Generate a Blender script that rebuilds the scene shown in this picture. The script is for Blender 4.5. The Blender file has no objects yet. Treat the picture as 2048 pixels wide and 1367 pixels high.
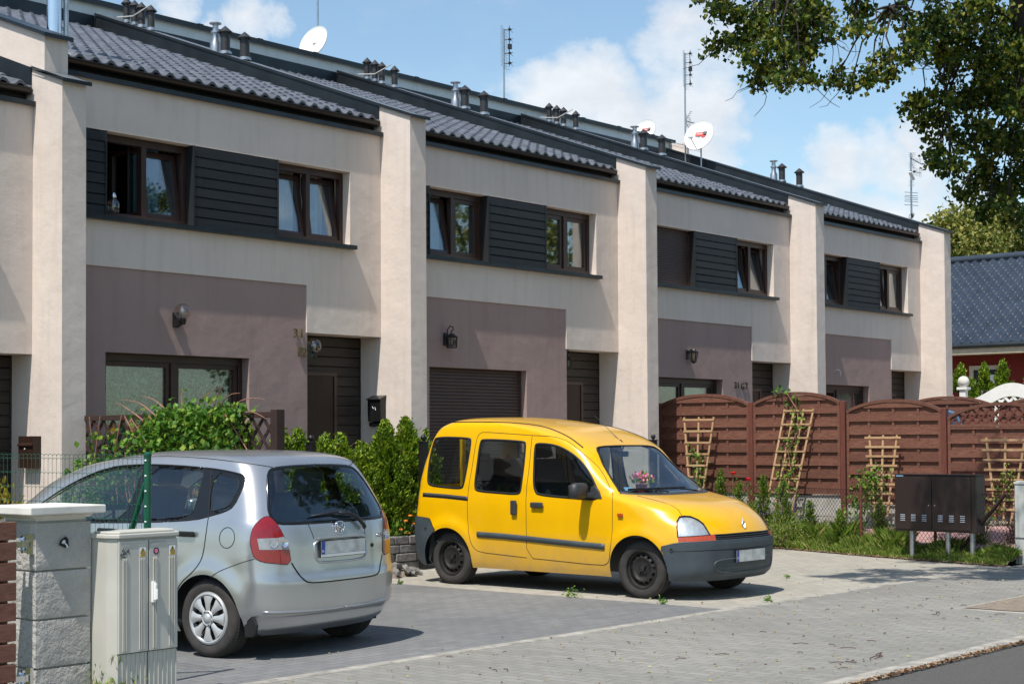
import bpy, math, random
import numpy as np
from mathutils import Vector, Matrix
from math import sin, cos, pi, radians, atan2, sqrt
random.seed(7); np.random.seed(7)
scene = bpy.context.scene
COL = scene.collection
BASE = {}

# ------------------------------------------------------------------ materials
def new_mat(name):
    m = bpy.data.materials.new(name); m.use_nodes = True
    nt = m.node_tree; b = nt.nodes['Principled BSDF']
    return m, nt, b
def N(nt, t, **kw):
    n = nt.nodes.new(t)
    for k, v in kw.items():
        if k in n.inputs: n.inputs[k].default_value = v
        else: setattr(n, k, v)
    return n
def L(nt, a, b): nt.links.new(a, b)
def coords(nt, scale=1.0, kind='Object'):
    tc = N(nt, 'ShaderNodeTexCoord'); mp = N(nt, 'ShaderNodeMapping')
    s = scale if isinstance(scale, (tuple, list)) else (scale,)*3
    mp.inputs['Scale'].default_value = s
    L(nt, tc.outputs[kind], mp.inputs['Vector']); return mp.outputs['Vector']
def geo_coords(nt, scale=1.0):
    g = N(nt, 'ShaderNodeNewGeometry'); mp = N(nt, 'ShaderNodeMapping')
    s = scale if isinstance(scale, (tuple, list)) else (scale,)*3
    mp.inputs['Scale'].default_value = s
    L(nt, g.outputs['Position'], mp.inputs['Vector']); return mp.outputs['Vector']
def ramp(nt, src, stops):
    r = N(nt, 'ShaderNodeValToRGB'); e = r.color_ramp.elements
    while len(e) < len(stops): e.new(.5)
    for el, (p, c) in zip(e, stops):
        el.position = p; el.color = (*c, 1) if len(c) == 3 else c
    L(nt, src, r.inputs[0]); return r.outputs[0]
def noise(nt, vec, scale, detail=4, rough=.55, dist=0):
    n = N(nt, 'ShaderNodeTexNoise'); n.inputs['Scale'].default_value = scale
    n.inputs['Detail'].default_value = detail; n.inputs['Roughness'].default_value = rough
    n.inputs['Distortion'].default_value = dist
    L(nt, vec, n.inputs['Vector']); return n.outputs['Fac']
def bump(nt, b, h, strength=.3, dist=.01):
    n = N(nt, 'ShaderNodeBump'); n.inputs['Strength'].default_value = strength
    n.inputs['Distance'].default_value = dist
    L(nt, h, n.inputs['Height']); L(nt, n.outputs[0], b.inputs['Normal']); return n
def mixc(nt, fac, a, b, mode='MIX'):
    m = N(nt, 'ShaderNodeMix'); m.data_type = 'RGBA'; m.blend_type = mode
    for i, v in ((0, fac), (6, a), (7, b)):
        if hasattr(v, 'links'): L(nt, v, m.inputs[i])
        else: m.inputs[i].default_value = v if i == 0 else ((*v, 1) if len(v) == 3 else v)
    return m.outputs[2]
def mathn(nt, op, a, b=0.0, clamp=False):
    m = N(nt, 'ShaderNodeMath'); m.operation = op; m.use_clamp = clamp
    for i, v in ((0, a), (1, b)):
        if hasattr(v, 'links'): L(nt, v, m.inputs[i])
        else: m.inputs[i].default_value = v
    return m.outputs[0]
def simple(name, col, rough=.6, metal=0, var=.12, vscale=6, bstr=0, bscale=60, spec=.5, coat=0, bd=.004):
    m, nt, b = new_mat(name)
    v = coords(nt)
    f = noise(nt, v, vscale, 5)
    lo = tuple(c*(1-var) for c in col); hi = tuple(min(1, c*(1+var)) for c in col)
    L(nt, ramp(nt, f, [(.3, lo), (.7, hi)]), b.inputs['Base Color'])
    b.inputs['Roughness'].default_value = rough; b.inputs['Metallic'].default_value = metal
    b.inputs['Specular IOR Level'].default_value = spec
    b.inputs['Coat Weight'].default_value = coat
    if bstr: bump(nt, b, noise(nt, v, bscale, 4, .6), bstr, bd)
    return m
def plaster(name, col, dirt=(.45, .42, .38), g=.14):
    m, nt, b = new_mat(name)
    v = geo_coords(nt)
    big = noise(nt, v, .9, 6, .6, .4); fine = noise(nt, v, 90, 3, .7)
    vs = geo_coords(nt, (3.5, 3.5, .35)); st = noise(nt, vs, 2.2, 5, .6)
    c1 = ramp(nt, big, [(.3, tuple(x*(1-g*.5) for x in col)), (.7, tuple(min(1, x*(1+g*.35)) for x in col))])
    c2 = mixc(nt, mathn(nt, 'MULTIPLY', ramp(nt, st, [(.50, (0, 0, 0)), (.75, (1, 1, 1))]), .30), c1, tuple(c*d*1.4 for c, d in zip(col, dirt)))
    c3 = mixc(nt, mathn(nt, 'MULTIPLY', fine, .18), c2, tuple(c*.72 for c in col))
    L(nt, c3, b.inputs['Base Color']); b.inputs['Roughness'].default_value = .95
    b.inputs['Specular IOR Level'].default_value = .15
    h = mathn(nt, 'ADD', mathn(nt, 'MULTIPLY', fine, .5), mathn(nt, 'MULTIPLY', noise(nt, v, 3.2, 3, .5), 2.4))
    bump(nt, b, h, .55, .012)
    return m
def foliage(name, cols, trans=.35, rough=.5, spec=.35):
    m, nt, b = new_mat(name)
    g = N(nt, 'ShaderNodeNewGeometry')
    v = geo_coords(nt)
    big = noise(nt, v, 1.6, 3, .6)
    f = mathn(nt, 'ADD', mathn(nt, 'MULTIPLY', g.outputs['Random Per Island'], .75), mathn(nt, 'MULTIPLY', big, .3))
    n = len(cols)
    c = ramp(nt, f, [(.12+.76*i/(n-1), cols[i]) for i in range(n)])
    L(nt, c, b.inputs['Base Color']); b.inputs['Roughness'].default_value = rough
    b.inputs['Specular IOR Level'].default_value = spec
    tr = N(nt, 'ShaderNodeBsdfTranslucent'); mx = N(nt, 'ShaderNodeMixShader'); mx.inputs[0].default_value = trans
    L(nt, mixc(nt, .5, c, (.35, .42, .05), 'SOFT_LIGHT'), tr.inputs[0])
    out = nt.nodes['Material Output']
    L(nt, b.outputs[0], mx.inputs[1]); L(nt, tr.outputs[0], mx.inputs[2]); L(nt, mx.outputs[0], out.inputs[0])
    return m
def glass(name, tint, refl=.12, rough=.02):
    m, nt, b = new_mat(name); nt.nodes.remove(b)
    tr = N(nt, 'ShaderNodeBsdfTransparent'); tr.inputs[0].default_value = (*tint, 1)
    gl = N(nt, 'ShaderNodeBsdfGlossy'); gl.inputs['Roughness'].default_value = rough
    gl.inputs['Color'].default_value = (.95, .97, 1, 1)
    lw = N(nt, 'ShaderNodeLayerWeight'); lw.inputs[0].default_value = .5
    mx = N(nt, 'ShaderNodeMixShader')
    p5 = mathn(nt, 'MULTIPLY', mathn(nt, 'POWER', lw.outputs['Facing'], 4.0), .85)
    L(nt, mathn(nt, 'ADD', p5, refl+.04, True), mx.inputs[0])
    L(nt, tr.outputs[0], mx.inputs[1]); L(nt, gl.outputs[0], mx.inputs[2])
    L(nt, mx.outputs[0], nt.nodes['Material Output'].inputs[0])
    return m
def paint(name, col, rough=.3, coat=.6, metal=0, flake=0, dust=None):
    m, nt, b = new_mat(name)
    v = coords(nt)
    f = noise(nt, v, 3, 5)
    c = ramp(nt, f, [(.3, tuple(x*.95 for x in col)), (.7, tuple(min(1, x*1.04) for x in col))])
    if dust:   # road dirt that sits low on the panels and a dry film on level surfaces
        sp = N(nt, 'ShaderNodeSeparateXYZ'); L(nt, v, sp.inputs[0])
        low = mathn(nt, 'MULTIPLY', mathn(nt, 'SUBTRACT', .62, sp.outputs[2]), 2.4, True)
        dn = mathn(nt, 'MULTIPLY', low, ramp(nt, noise(nt, v, 7, 6, .65, .5), [(.25, (.25,)*3), (.75, (1, 1, 1))]), True)
        c = mixc(nt, mathn(nt, 'MULTIPLY', dn, .75), c, dust)
        g = N(nt, 'ShaderNodeNewGeometry'); sg = N(nt, 'ShaderNodeSeparateXYZ'); L(nt, g.outputs['Normal'], sg.inputs[0])
        up = mathn(nt, 'MULTIPLY', mathn(nt, 'SUBTRACT', sg.outputs[2], .75), 3.2, True)
        c = mixc(nt, mathn(nt, 'MULTIPLY', up, .5), c, tuple(a*.5+d*.5 for a, d in zip(col, dust)))
        r = mathn(nt, 'ADD', mathn(nt, 'MULTIPLY', dn, .4), rough, True); L(nt, r, b.inputs['Roughness'])
    else: b.inputs['Roughness'].default_value = rough
    L(nt, c, b.inputs['Base Color'])
    b.inputs['Metallic'].default_value = metal; b.inputs['Coat Weight'].default_value = coat
    b.inputs['Coat Roughness'].default_value = .06
    return m
def wood(name, c1, c2, rough=.75, sc=(2.5, 2.5, 30), spec=.3):
    m, nt, b = new_mat(name)
    v = coords(nt, sc)
    f = noise(nt, v, 1.6, 6, .65, 1.2); g = noise(nt, coords(nt), 1.3, 3)
    c = ramp(nt, f, [(.3, c1), (.7, c2)])
    c = mixc(nt, mathn(nt, 'MULTIPLY', g, .35), c, tuple(x*.6 for x in c1))
    gi = N(nt, 'ShaderNodeNewGeometry'); c = mixc(nt, mathn(nt, 'MULTIPLY', gi.outputs['Random Per Island'], .42), c, tuple(x*.55 for x in c1))
    L(nt, c, b.inputs['Base Color']); b.inputs['Roughness'].default_value = rough
    b.inputs['Specular IOR Level'].default_value = spec
    bump(nt, b, f, .35, .004); return m
def pavers(name, c1, c2, mortar, bw=.2, rh=.1, rot=0, stain=.35, bs=.5):
    m, nt, b = new_mat(name)
    g = N(nt, 'ShaderNodeNewGeometry'); mp = N(nt, 'ShaderNodeMapping'); mp.inputs['Rotation'].default_value = (0, 0, rot)
    L(nt, g.outputs['Position'], mp.inputs[0])
    br = N(nt, 'ShaderNodeTexBrick'); L(nt, mp.outputs[0], br.inputs['Vector'])
    br.inputs['Scale'].default_value = 1; br.inputs['Brick Width'].default_value = bw; br.inputs['Row Height'].default_value = rh
    br.inputs['Mortar Size'].default_value = .0048; br.inputs['Mortar Smooth'].default_value = .3; br.inputs['Bias'].default_value = 0
    br.inputs['Color1'].default_value = (*c1, 1); br.inputs['Color2'].default_value = (*c2, 1); br.inputs['Mortar'].default_value = (*mortar, 1)
    v = mp.outputs[0]
    big = noise(nt, v, .55, 7, .65, .6); mid = noise(nt, v, 7, 6, .7); fine = noise(nt, v, 160, 3, .7)
    c = mixc(nt, mathn(nt, 'MULTIPLY', ramp(nt, big, [(.38, (0, 0, 0)), (.68, (1, 1, 1))]), stain), br.outputs[0], tuple(x*.62 for x in c1))
    c = mixc(nt, mathn(nt, 'MULTIPLY', ramp(nt, mid, [(.5, (0, 0, 0)), (.8, (1, 1, 1))]), .35), c, tuple(min(1, x*1.25) for x in c2))
    c = mixc(nt, mathn(nt, 'MULTIPLY', fine, .35), c, tuple(x*.6 for x in c1))
    L(nt, c, b.inputs['Base Color']); b.inputs['Roughness'].default_value = .9; b.inputs['Specular IOR Level'].default_value = .25
    h = mathn(nt, 'ADD', mathn(nt, 'MULTIPLY', br.outputs['Fac'], -1.0), mathn(nt, 'ADD', mathn(nt, 'MULTIPLY', fine, .35), mathn(nt, 'MULTIPLY', mid, .5)))
    bump(nt, b, h, bs, .006); return m
def soil(name, c1, c2, sc=9):
    m, nt, b = new_mat(name); v = geo_coords(nt)
    a = noise(nt, v, sc, 8, .7); f = noise(nt, v, 70, 4, .7)
    c = mixc(nt, f, ramp(nt, a, [(.3, c1), (.7, c2)]), tuple(x*.5 for x in c1))
    L(nt, c, b.inputs['Base Color']); b.inputs['Roughness'].default_value = 1; b.inputs['Specular IOR Level'].default_value = .1
    bump(nt, b, mathn(nt, 'ADD', a, mathn(nt, 'MULTIPLY', f, .4)), .9, .03); return m

M = {}
M['cream'] = plaster('cream_plaster', (.69, .602, .538))
M['mauve'] = plaster('mauve_plaster', (.36, .262, .240))
M['pale'] = plaster('pale_plaster', (.80, .84, .86))
M['metal_dark'] = simple('anthracite_sheet', (.028, .036, .042), .38, .5, .25, 3, .05, 8)
M['gutter'] = simple('gutter_brown', (.022, .016, .014), .35, .1, .2, 3)
M['tile'] = simple('roof_tile_glaze', (.098, .106, .125), .34, 0, .38, 5, .12, 40, .6)
M['tile_navy'] = simple('navy_roof_tile', (.028, .038, .055), .3, 0, .25, 1.5, .1, 40, .6)
M['siding'] = wood('anthracite_siding', (.018, .021, .024), (.034, .037, .04), .5, (1.5, 1.5, 22))
M['siding_brown'] = wood('entry_siding', (.035, .027, .022), (.075, .06, .05), .45, (1.5, 1.5, 22))
M['frame'] = simple('brown_window_frame', (.045, .022, .017), .38, 0, .2, 4)
M['door'] = wood('entrance_door_wood', (.025, .012, .009), (.05, .025, .018), .4, (20, 20, 1.5))
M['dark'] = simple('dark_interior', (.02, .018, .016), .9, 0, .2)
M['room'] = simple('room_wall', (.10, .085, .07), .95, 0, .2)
M['black'] = simple('black_rubber', (.013, .013, .014), .6, 0, .2, 10, spec=.3)
M['blackgloss'] = simple('black_lacquer', (.012, .012, .013), .25, 0, .2)
M['shutter'] = simple('shutter_brown', (.062, .036, .028), .42, 0, .12, 3)
M['glass'] = glass('window_glass', (.82, .88, .86), .16)
M['glass_low'] = glass('ground_floor_glass', (.80, .88, .85), .05)
M['smoked_glass'] = glass('smoked_globe_glass', (.78, .72, .68), .08)
M['brass'] = simple('aged_brass', (.23, .17, .07), .4, .8, .25)
M['white'] = simple('white_enamel', (.78, .78, .76), .35, 0, .04)
M['steel'] = simple('galvanised_steel', (.42, .44, .46), .35, .85, .15, 8)
M['chrome'] = simple('polished_steel', (.75, .76, .78), .12, 1, .04)
M['vent'] = simple('vent_pipe_black', (.03, .03, .032), .5, .1, .25)
M['flash'] = simple('lit_flashing', (.20, .215, .23), .45, .5, .15)  # paler copy of the anthracite sheet, sky reflection put into its colour
M['redplastic'] = simple('red_print', (.6, .06, .04), .5)
M['wire'] = simple('grey_cable', (.45, .45, .44), .6)
M['fence'] = wood('stained_fence_wood', (.125, .050, .034), (.27, .125, .085), .6, (6, 6, 22))
M['post'] = wood('stained_post_wood', (.12, .038, .028), (.19, .068, .048), .55, (22, 22, 3))
M['trellis_brown'] = wood('dark_trellis_wood', (.035, .02, .018), (.075, .045, .036), .7, (14, 14, 14))
M['pine'] = wood('raw_pine_lath', (.46, .28, .14), (.66, .45, .26), .7, (12, 12, 12))
M['concrete'] = simple('cast_concrete', (.40, .385, .35), .95, 0, .2, 5, .6, 35, .2, bd=.01)
M['block'] = simple('split_concrete_block', (.40, .385, .355), .95, 0, .16, 4, .8, 22, .2, bd=.03)
M['cap'] = simple('cap_stone', (.62, .60, .55), .85, 0, .12, 7, .25, 40, .25)
M['stone'] = simple('dry_stone_block', (.22, .21, .20), .95, 0, .35, 7, .8, 20, .2, bd=.02)
M['kiosk'] = simple('kiosk_polyester', (.47, .46, .41), .55, 0, .08, 3, .1, 60)
M['kiosk_far'] = simple('kiosk_grey', (.46, .48, .46), .5, 0, .08, 3)
M['yellow_sign'] = simple('warning_yellow', (.75, .46, .02), .5)
M['green'] = simple('green_coated_steel', (.004, .085, .045), .35, 0, .2, 5)
M['iron'] = simple('black_iron', (.014, .014, .016), .42, .2, .2, 8)
M['meter'] = simple('meter_box_brown', (.026, .017, .015), .38, 0, .2, 2)
M['bark'] = simple('linden_bark', (.045, .036, .029), .95, 0, .45, 8, 1, 14, .2, bd=.05)
M['twig'] = simple('brown_twig', (.09, .05, .035), .8, 0, .3, 8)
M['vine_stem'] = simple('reddish_vine_stem', (.32, .15, .10), .7, 0, .3, 8)
M['linden'] = foliage('linden_leaf', [(.014, .032, .006), (.035, .072, .010), (.075, .125, .015), (.30, .29, .04)], .38)
M['linden_far'] = foliage('yellowish_linden_leaf', [(.05, .085, .012), (.12, .15, .02), (.24, .24, .045), (.36, .33, .09)], .3)
M['thuja'] = foliage('thuja_spray', [(.025, .065, .005), (.085, .17, .010), (.20, .31, .014), (.36, .45, .03)], .3)
M['thuja_gold'] = foliage('golden_conifer_spray', [(.12, .12, .01), (.26, .22, .015), (.40, .32, .03)], .3)
M['vine'] = foliage('climber_leaf', [(.035, .10, .012), (.075, .19, .02), (.13, .28, .03), (.27, .36, .05)], .35)
M['shrub'] = foliage('young_thuja_leaf', [(.045, .09, .010), (.10, .18, .015), (.19, .27, .025)], .3)
M['grassm'] = foliage('grass_blade', [(.06, .12, .015), (.13, .22, .025), (.22, .31, .045), (.36, .33, .12)], .35)
M['lavender'] = foliage('grey_green_leaf', [(.10, .15, .11), (.18, .24, .19)], .2)
M['rose'] = simple('red_rose_petal', (.50, .008, .012), .5)
M['purple'] = simple('purple_flower', (.13, .05, .35), .6)
M['orange'] = simple('orange_flower', (.7, .16, .01), .6)
M['pink'] = simple('pink_flower', (.75, .22, .38), .6)
M['asphalt'] = soil('asphalt', (.15, .146, .14), (.19, .186, .178), 30)
M['earth'] = soil('bare_earth', (.28, .23, .18), (.46, .40, .33))
M['lawn'] = soil('weedy_ground', (.07, .085, .03), (.16, .15, .06))
M['pav_light'] = pavers('light_concrete_pavers', (.35, .33, .285), (.43, .405, .345), (.21, .19, .15), .2, .1, 0, .25)
M['pav_dark'] = pavers('graphite_concrete_pavers', (.178, .183, .186), (.225, .228, .226), (.105, .105, .10), .2, .1, 0, .5)
M['pav_walk'] = pavers('grey_sidewalk_pavers', (.24, .236, .215), (.30, .292, .265), (.15, .14, .12), .2, .1, pi/2, .5)
M['pav_pink'] = pavers('red_driveway_pavers', (.42, .25, .24), (.48, .30, .28), (.3, .2, .18), .2, .1, 0, .2)
M['kerb'] = simple('kerb_concrete', (.31, .295, .26), .95, 0, .35, 6, .4, 40, .2)
M['redwall'] = plaster('dark_red_plaster', (.16, .028, .022))
M['beige'] = simple('beige_trim', (.45, .40, .30), .8)
def lace():
    m, nt, b = new_mat('lace_curtain'); v = coords(nt)
    w = N(nt, 'ShaderNodeTexVoronoi'); w.feature = 'DISTANCE_TO_EDGE'; w.inputs['Scale'].default_value = 7
    n = N(nt, 'ShaderNodeTexNoise'); n.inputs['Scale'].default_value = 5
    L(nt, v, n.inputs[0]); vv = N(nt, 'ShaderNodeVectorMath'); vv.operation = 'ADD'
    L(nt, v, vv.inputs[0]); L(nt, n.outputs[1], vv.inputs[1]); L(nt, vv.outputs[0], w.inputs['Vector'])
    fac = ramp(nt, w.outputs['Distance'], [(.02, (.85,)*3), (.14, (.12,)*3)])
    b.inputs['Base Color'].default_value = (.50, .58, .53, 1); b.inputs['Roughness'].default_value = 1
    tr = N(nt, 'ShaderNodeBsdfTransparent'); mx = N(nt, 'ShaderNodeMixShader')
    L(nt, fac, mx.inputs[0]); L(nt, tr.outputs[0], mx.inputs[1]); L(nt, b.outputs[0], mx.inputs[2])
    L(nt, mx.outputs[0], nt.nodes['Material Output'].inputs[0]); return m
M['lace'] = lace()
M['curtain'] = simple('plain_curtain', (.62, .64, .66), .95)
M['reflection_sticker'] = simple('sky_reflection_and_sticker_blue', (.16, .33, .50), .9)  # blue sky reflection painted on a sheet behind the pane; also sticker colour

# ------------------------------------------------------------------ mesh tools
class MB:
    def __init__(s): s.v = []; s.f = []
    def add(s, vs, fs):
        o = len(s.v); s.v += [tuple(p) for p in vs]; s.f += [tuple(i+o for i in f) for f in fs]; return s
    def box(s, x0, x1, y0, y1, z0, z1, mtx=None):
        vs = [(x, y, z) for z in (z0, z1) for y in (y0, y1) for x in (x0, x1)]
        if mtx is not None: vs = [tuple(mtx @ Vector(p)) for p in vs]
        return s.add(vs, [(0, 2, 3, 1), (4, 5, 7, 6), (0, 1, 5, 4), (2, 6, 7, 3), (0, 4, 6, 2), (1, 3, 7, 5)])
    def bar(s, a, b, w, h=None, up=(0, 0, 1)):          # rectangular bar from a to b
        a = Vector(a); b = Vector(b); d = (b-a).normalized(); u = Vector(up)
        if abs(d.dot(u)) > .98: u = Vector((0, 1, 0))
        r = d.cross(u).normalized(); u = r.cross(d).normalized(); h = h or w
        vs = []
        for p in (a, b):
            for i, j in ((-1, -1), (1, -1), (1, 1), (-1, 1)): vs.append(p+r*i*w/2+u*j*h/2)
        return s.add(vs, [(0, 3, 2, 1), (4, 5, 6, 7), (0, 1, 5, 4), (1, 2, 6, 5), (2, 3, 7, 6), (3, 0, 4, 7)])
    def tube(s, pts, rad, n=8, closed=False, caps=True, flat=None, nrm=None):
        pts = [Vector(p) for p in pts]; m = len(pts)
        rr = rad if isinstance(rad, (list, tuple)) else [rad]*m
        rings = []; prev = None
        for i, p in enumerate(pts):
            if closed: d = pts[(i+1) % m]-pts[i-1]
            else: d = pts[min(i+1, m-1)]-pts[max(i-1, 0)]
            if d.length < 1e-9: d = Vector((0, 0, 1))
            d.normalize()
            if nrm is not None: u = Vector(nrm[i]); u = u-d*u.dot(d)
            elif prev is None:
                u = Vector((0, 0, 1)) if abs(d.z) < .9 else Vector((1, 0, 0)); u = u-d*u.dot(d)
            else: u = prev-d*prev.dot(d)
            if u.length < 1e-6: u = d.orthogonal()
            u.normalize(); prev = u; w = d.cross(u)
            fu, fw = (flat if flat else (1, 1))
            rings.append([p+(u*cos(2*pi*k/n)*fu+w*sin(2*pi*k/n)*fw)*rr[i] for k in range(n)])
        vs = [q for r in rings for q in r]; fs = []
        for i in range(m if closed else m-1):
            j = (i+1) % m
            for k in range(n): fs.append((i*n+k, i*n+(k+1) % n, j*n+(k+1) % n, j*n+k))
        if caps and not closed: fs += [tuple(range(n))[::-1], tuple((m-1)*n+k for k in range(n))]
        return s.add(vs, fs)
    def lathe(s, prof, n=24, c=(0, 0, 0), axis='z', mtx=None, close=False):
        vs = []
        for r, h in prof:
            for k in range(n):
                a = 2*pi*k/n
                p = (r*cos(a), r*sin(a), h) if axis == 'z' else ((r*cos(a), h, r*sin(a)) if axis == 'y' else (h, r*cos(a), r*sin(a)))
                p = Vector(p)+Vector(c)
                vs.append(tuple(mtx @ p) if mtx is not None else tuple(p))
        fs = [(i*n+k, i*n+(k+1) % n, (i+1)*n+(k+1) % n, (i+1)*n+k) for i in range(len(prof)-1) for k in range(n)]
        return s.add(vs, fs)
    def prism(s, poly, a, b, axis='x'):                  # polygon extruded between a and b along axis
        n = len(poly); P = lambda u, v, t: {'x': (t, u, v), 'y': (u, t, v), 'z': (u, v, t)}[axis]
        vs = [P(u, v, a) for u, v in poly]+[P(u, v, b) for u, v in poly]
        return s.add(vs, [tuple(range(n))[::-1], tuple(range(n, 2*n))]+[(i, (i+1) % n, n+(i+1) % n, n+i) for i in range(n)])
    def plate(s, u0, u1, z0, z1, y0, y1, holes=()):      # wall slab in xz with rectangular openings
        xs = sorted({u0, u1, *[h[i] for h in holes for i in (0, 1) if u0 < h[i] < u1]})
        zs = sorted({z0, z1, *[h[i] for h in holes for i in (2, 3) if z0 < h[i] < z1]})
        solid = lambda i, j: 0 <= i < len(xs)-1 and 0 <= j < len(zs)-1 and not any(h[0] < (xs[i]+xs[i+1])/2 < h[1] and h[2] < (zs[j]+zs[j+1])/2 < h[3] for h in holes)
        for i in range(len(xs)-1):
            for j in range(len(zs)-1):
                if not solid(i, j): continue
                a, b, c, d = xs[i], xs[i+1], zs[j], zs[j+1]
                s.add([(a, y0, c), (b, y0, c), (b, y0, d), (a, y0, d)], [(0, 1, 2, 3)])
                s.add([(a, y1, c), (b, y1, c), (b, y1, d), (a, y1, d)], [(3, 2, 1, 0)])
                if not solid(i-1, j): s.add([(a, y0, c), (a, y0, d), (a, y1, d), (a, y1, c)], [(0, 1, 2, 3)])
                if not solid(i+1, j): s.add([(b, y0, c), (b, y1, c), (b, y1, d), (b, y0, d)], [(0, 1, 2, 3)])
                if not solid(i, j-1): s.add([(a, y0, c), (a, y1, c), (b, y1, c), (b, y0, c)], [(0, 1, 2, 3)])
                if not solid(i, j+1): s.add([(a, y0, d), (b, y0, d), (b, y1, d), (a, y1, d)], [(0, 1, 2, 3)])
        return s
    def xf(s, mtx): s.v = [tuple(mtx @ Vector(p)) for p in s.v]; return s
    def build(s, name, mat, parent=None, smooth=False, bevel=0, local=False, weld=True):
        me = bpy.data.meshes.new(name)
        off = Vector((0, 0, 0)) if (local or parent is None) else Vector(BASE.get(parent.name, (0, 0, 0)))
        me.from_pydata([tuple(Vector(p)-off) for p in s.v], [], s.f); me.update()
        if weld:
            import bmesh
            bm = bmesh.new(); bm.from_mesh(me); bmesh.ops.remove_doubles(bm, verts=bm.verts, dist=1e-5)
            if not smooth or weld == 2: bmesh.ops.recalc_face_normals(bm, faces=bm.faces)
            bm.to_mesh(me); bm.free()
        me.materials.append(M[mat] if isinstance(mat, str) else mat)
        o = bpy.data.objects.new(name, me); COL.objects.link(o)
        if smooth:
            me.polygons.foreach_set('use_smooth', [True]*len(me.polygons))
            if smooth != 'all': me.set_sharp_from_angle(angle=radians(40))
        if bevel:
            b = o.modifiers.new('bevel', 'BEVEL'); b.width = bevel; b.segments = 2; b.limit_method = 'ANGLE'
        if parent is not None: o.parent = parent; BASE[o.name] = tuple(off)
        return o
def arr_mesh(name, V, F, mat, parent=None, smooth=False, uvsharp=None, local=True):
    V = np.asarray(V, np.float32).reshape(-1, 3); F = np.asarray(F, np.int32)
    if parent is not None and not local: V = V-np.array(BASE.get(parent.name, (0, 0, 0)), np.float32)
    me = bpy.data.meshes.new(name); n, k = F.shape
    me.vertices.add(len(V)); me.vertices.foreach_set('co', V.ravel())
    me.loops.add(n*k); me.loops.foreach_set('vertex_index', F.ravel())
    me.polygons.add(n); me.polygons.foreach_set('loop_start', np.arange(n)*k)
    me.polygons.foreach_set('use_smooth', [bool(smooth)]*n)
    me.update(calc_edges=True); me.validate()
    me.materials.append(M[mat] if isinstance(mat, str) else mat)
    o = bpy.data.objects.new(name, me); COL.objects.link(o)
    if smooth == 'auto': me.set_sharp_from_angle(angle=radians(38))
    if parent is not None: o.parent = parent; BASE[o.name] = BASE.get(parent.name, (0, 0, 0))
    return o
def thing(name, label, cat, loc=(0, 0, 0), rz=0, group=None):
    o = bpy.data.objects.new(name, None); COL.objects.link(o); o.empty_display_size = .2
    o.location = loc; o.rotation_euler = (0, 0, rz); BASE[o.name] = tuple(loc) if rz == 0 else (0, 0, 0)
    return tag(o, label, cat, group)
def tag(o, label=None, cat=None, group=None, kind=None):
    if label: o['label'] = label
    if cat: o['category'] = cat
    if group: o['group'] = group
    if kind: o['kind'] = kind
    return o
def struct(o): o['kind'] = 'structure'; return o
def copy_tree(o, parent=None):
    c = o.copy(); COL.objects.link(c)
    if parent is not None: c.parent = parent
    for ch in list(o.children): copy_tree(ch, c)
    return c
def text_obj(name, body, size, mat, loc, rot, parent=None, extrude=.004, align='CENTER', sx=1):
    cu = bpy.data.curves.new(name, 'FONT'); cu.body = body; cu.size = size; cu.extrude = extrude
    cu.align_x = align; cu.align_y = 'CENTER'; cu.resolution_u = 3
    t = bpy.data.objects.new(name, cu); COL.objects.link(t)
    me = bpy.data.meshes.new_from_object(t); COL.objects.unlink(t); bpy.data.objects.remove(t); bpy.data.curves.remove(cu)
    me.materials.clear(); me.materials.append(M[mat] if isinstance(mat, str) else mat)
    mt = Matrix.Translation(loc) @ rot.to_4x4() @ Matrix.Diagonal((sx, 1, 1, 1))
    if parent is not None: mt = Matrix.Translation(-Vector(BASE.get(parent.name, (0, 0, 0)))) @ mt
    me.transform(mt); me.name = name
    o = bpy.data.objects.new(name, me); COL.objects.link(o)
    if parent is not None: o.parent = parent; BASE[o.name] = BASE.get(parent.name, (0, 0, 0))
    return o
# orientation matrices: text lying in a vertical plane, readable from the side it faces
FACE_MY = Matrix(((1, 0, 0), (0, 0, -1), (0, 1, 0)))      # faces -y
FACE_MX = Matrix(((0, 0, -1), (-1, 0, 0), (0, 1, 0)))     # faces -x

# ------------------------------------------------------------------ foliage clouds
def leaf_cloud(P, D, size, ratio=.7, fold=.25, jitter=.5, rng=None):
    """P centres (n,3); D preferred axis of each leaf (n,3); returns verts, quads"""
    rng = rng or np.random
    n = len(P); D = D+rng.normal(0, jitter, (n, 3)); D /= np.linalg.norm(D, axis=1)[:, None]+1e-9
    R = rng.normal(0, 1, (n, 3)); S = np.cross(D, R); S /= np.linalg.norm(S, axis=1)[:, None]+1e-9
    Nn = np.cross(D, S)
    sz = (size*(.65+.7*rng.rand(n)))[:, None] if np.isscalar(size) else (size*(.65+.7*rng.rand(n)))[:, None]
    a = P-D*sz*.5; t = P+D*sz*.5; l = P+S*sz*ratio*.5+Nn*sz*fold*.5-D*sz*.05; r = P-S*sz*ratio*.5+Nn*sz*fold*.5-D*sz*.05
    V = np.stack([a, r, t, l], 1).reshape(-1, 3); F = np.arange(4*n).reshape(n, 4)
    return V, F
import numpy as np
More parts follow.
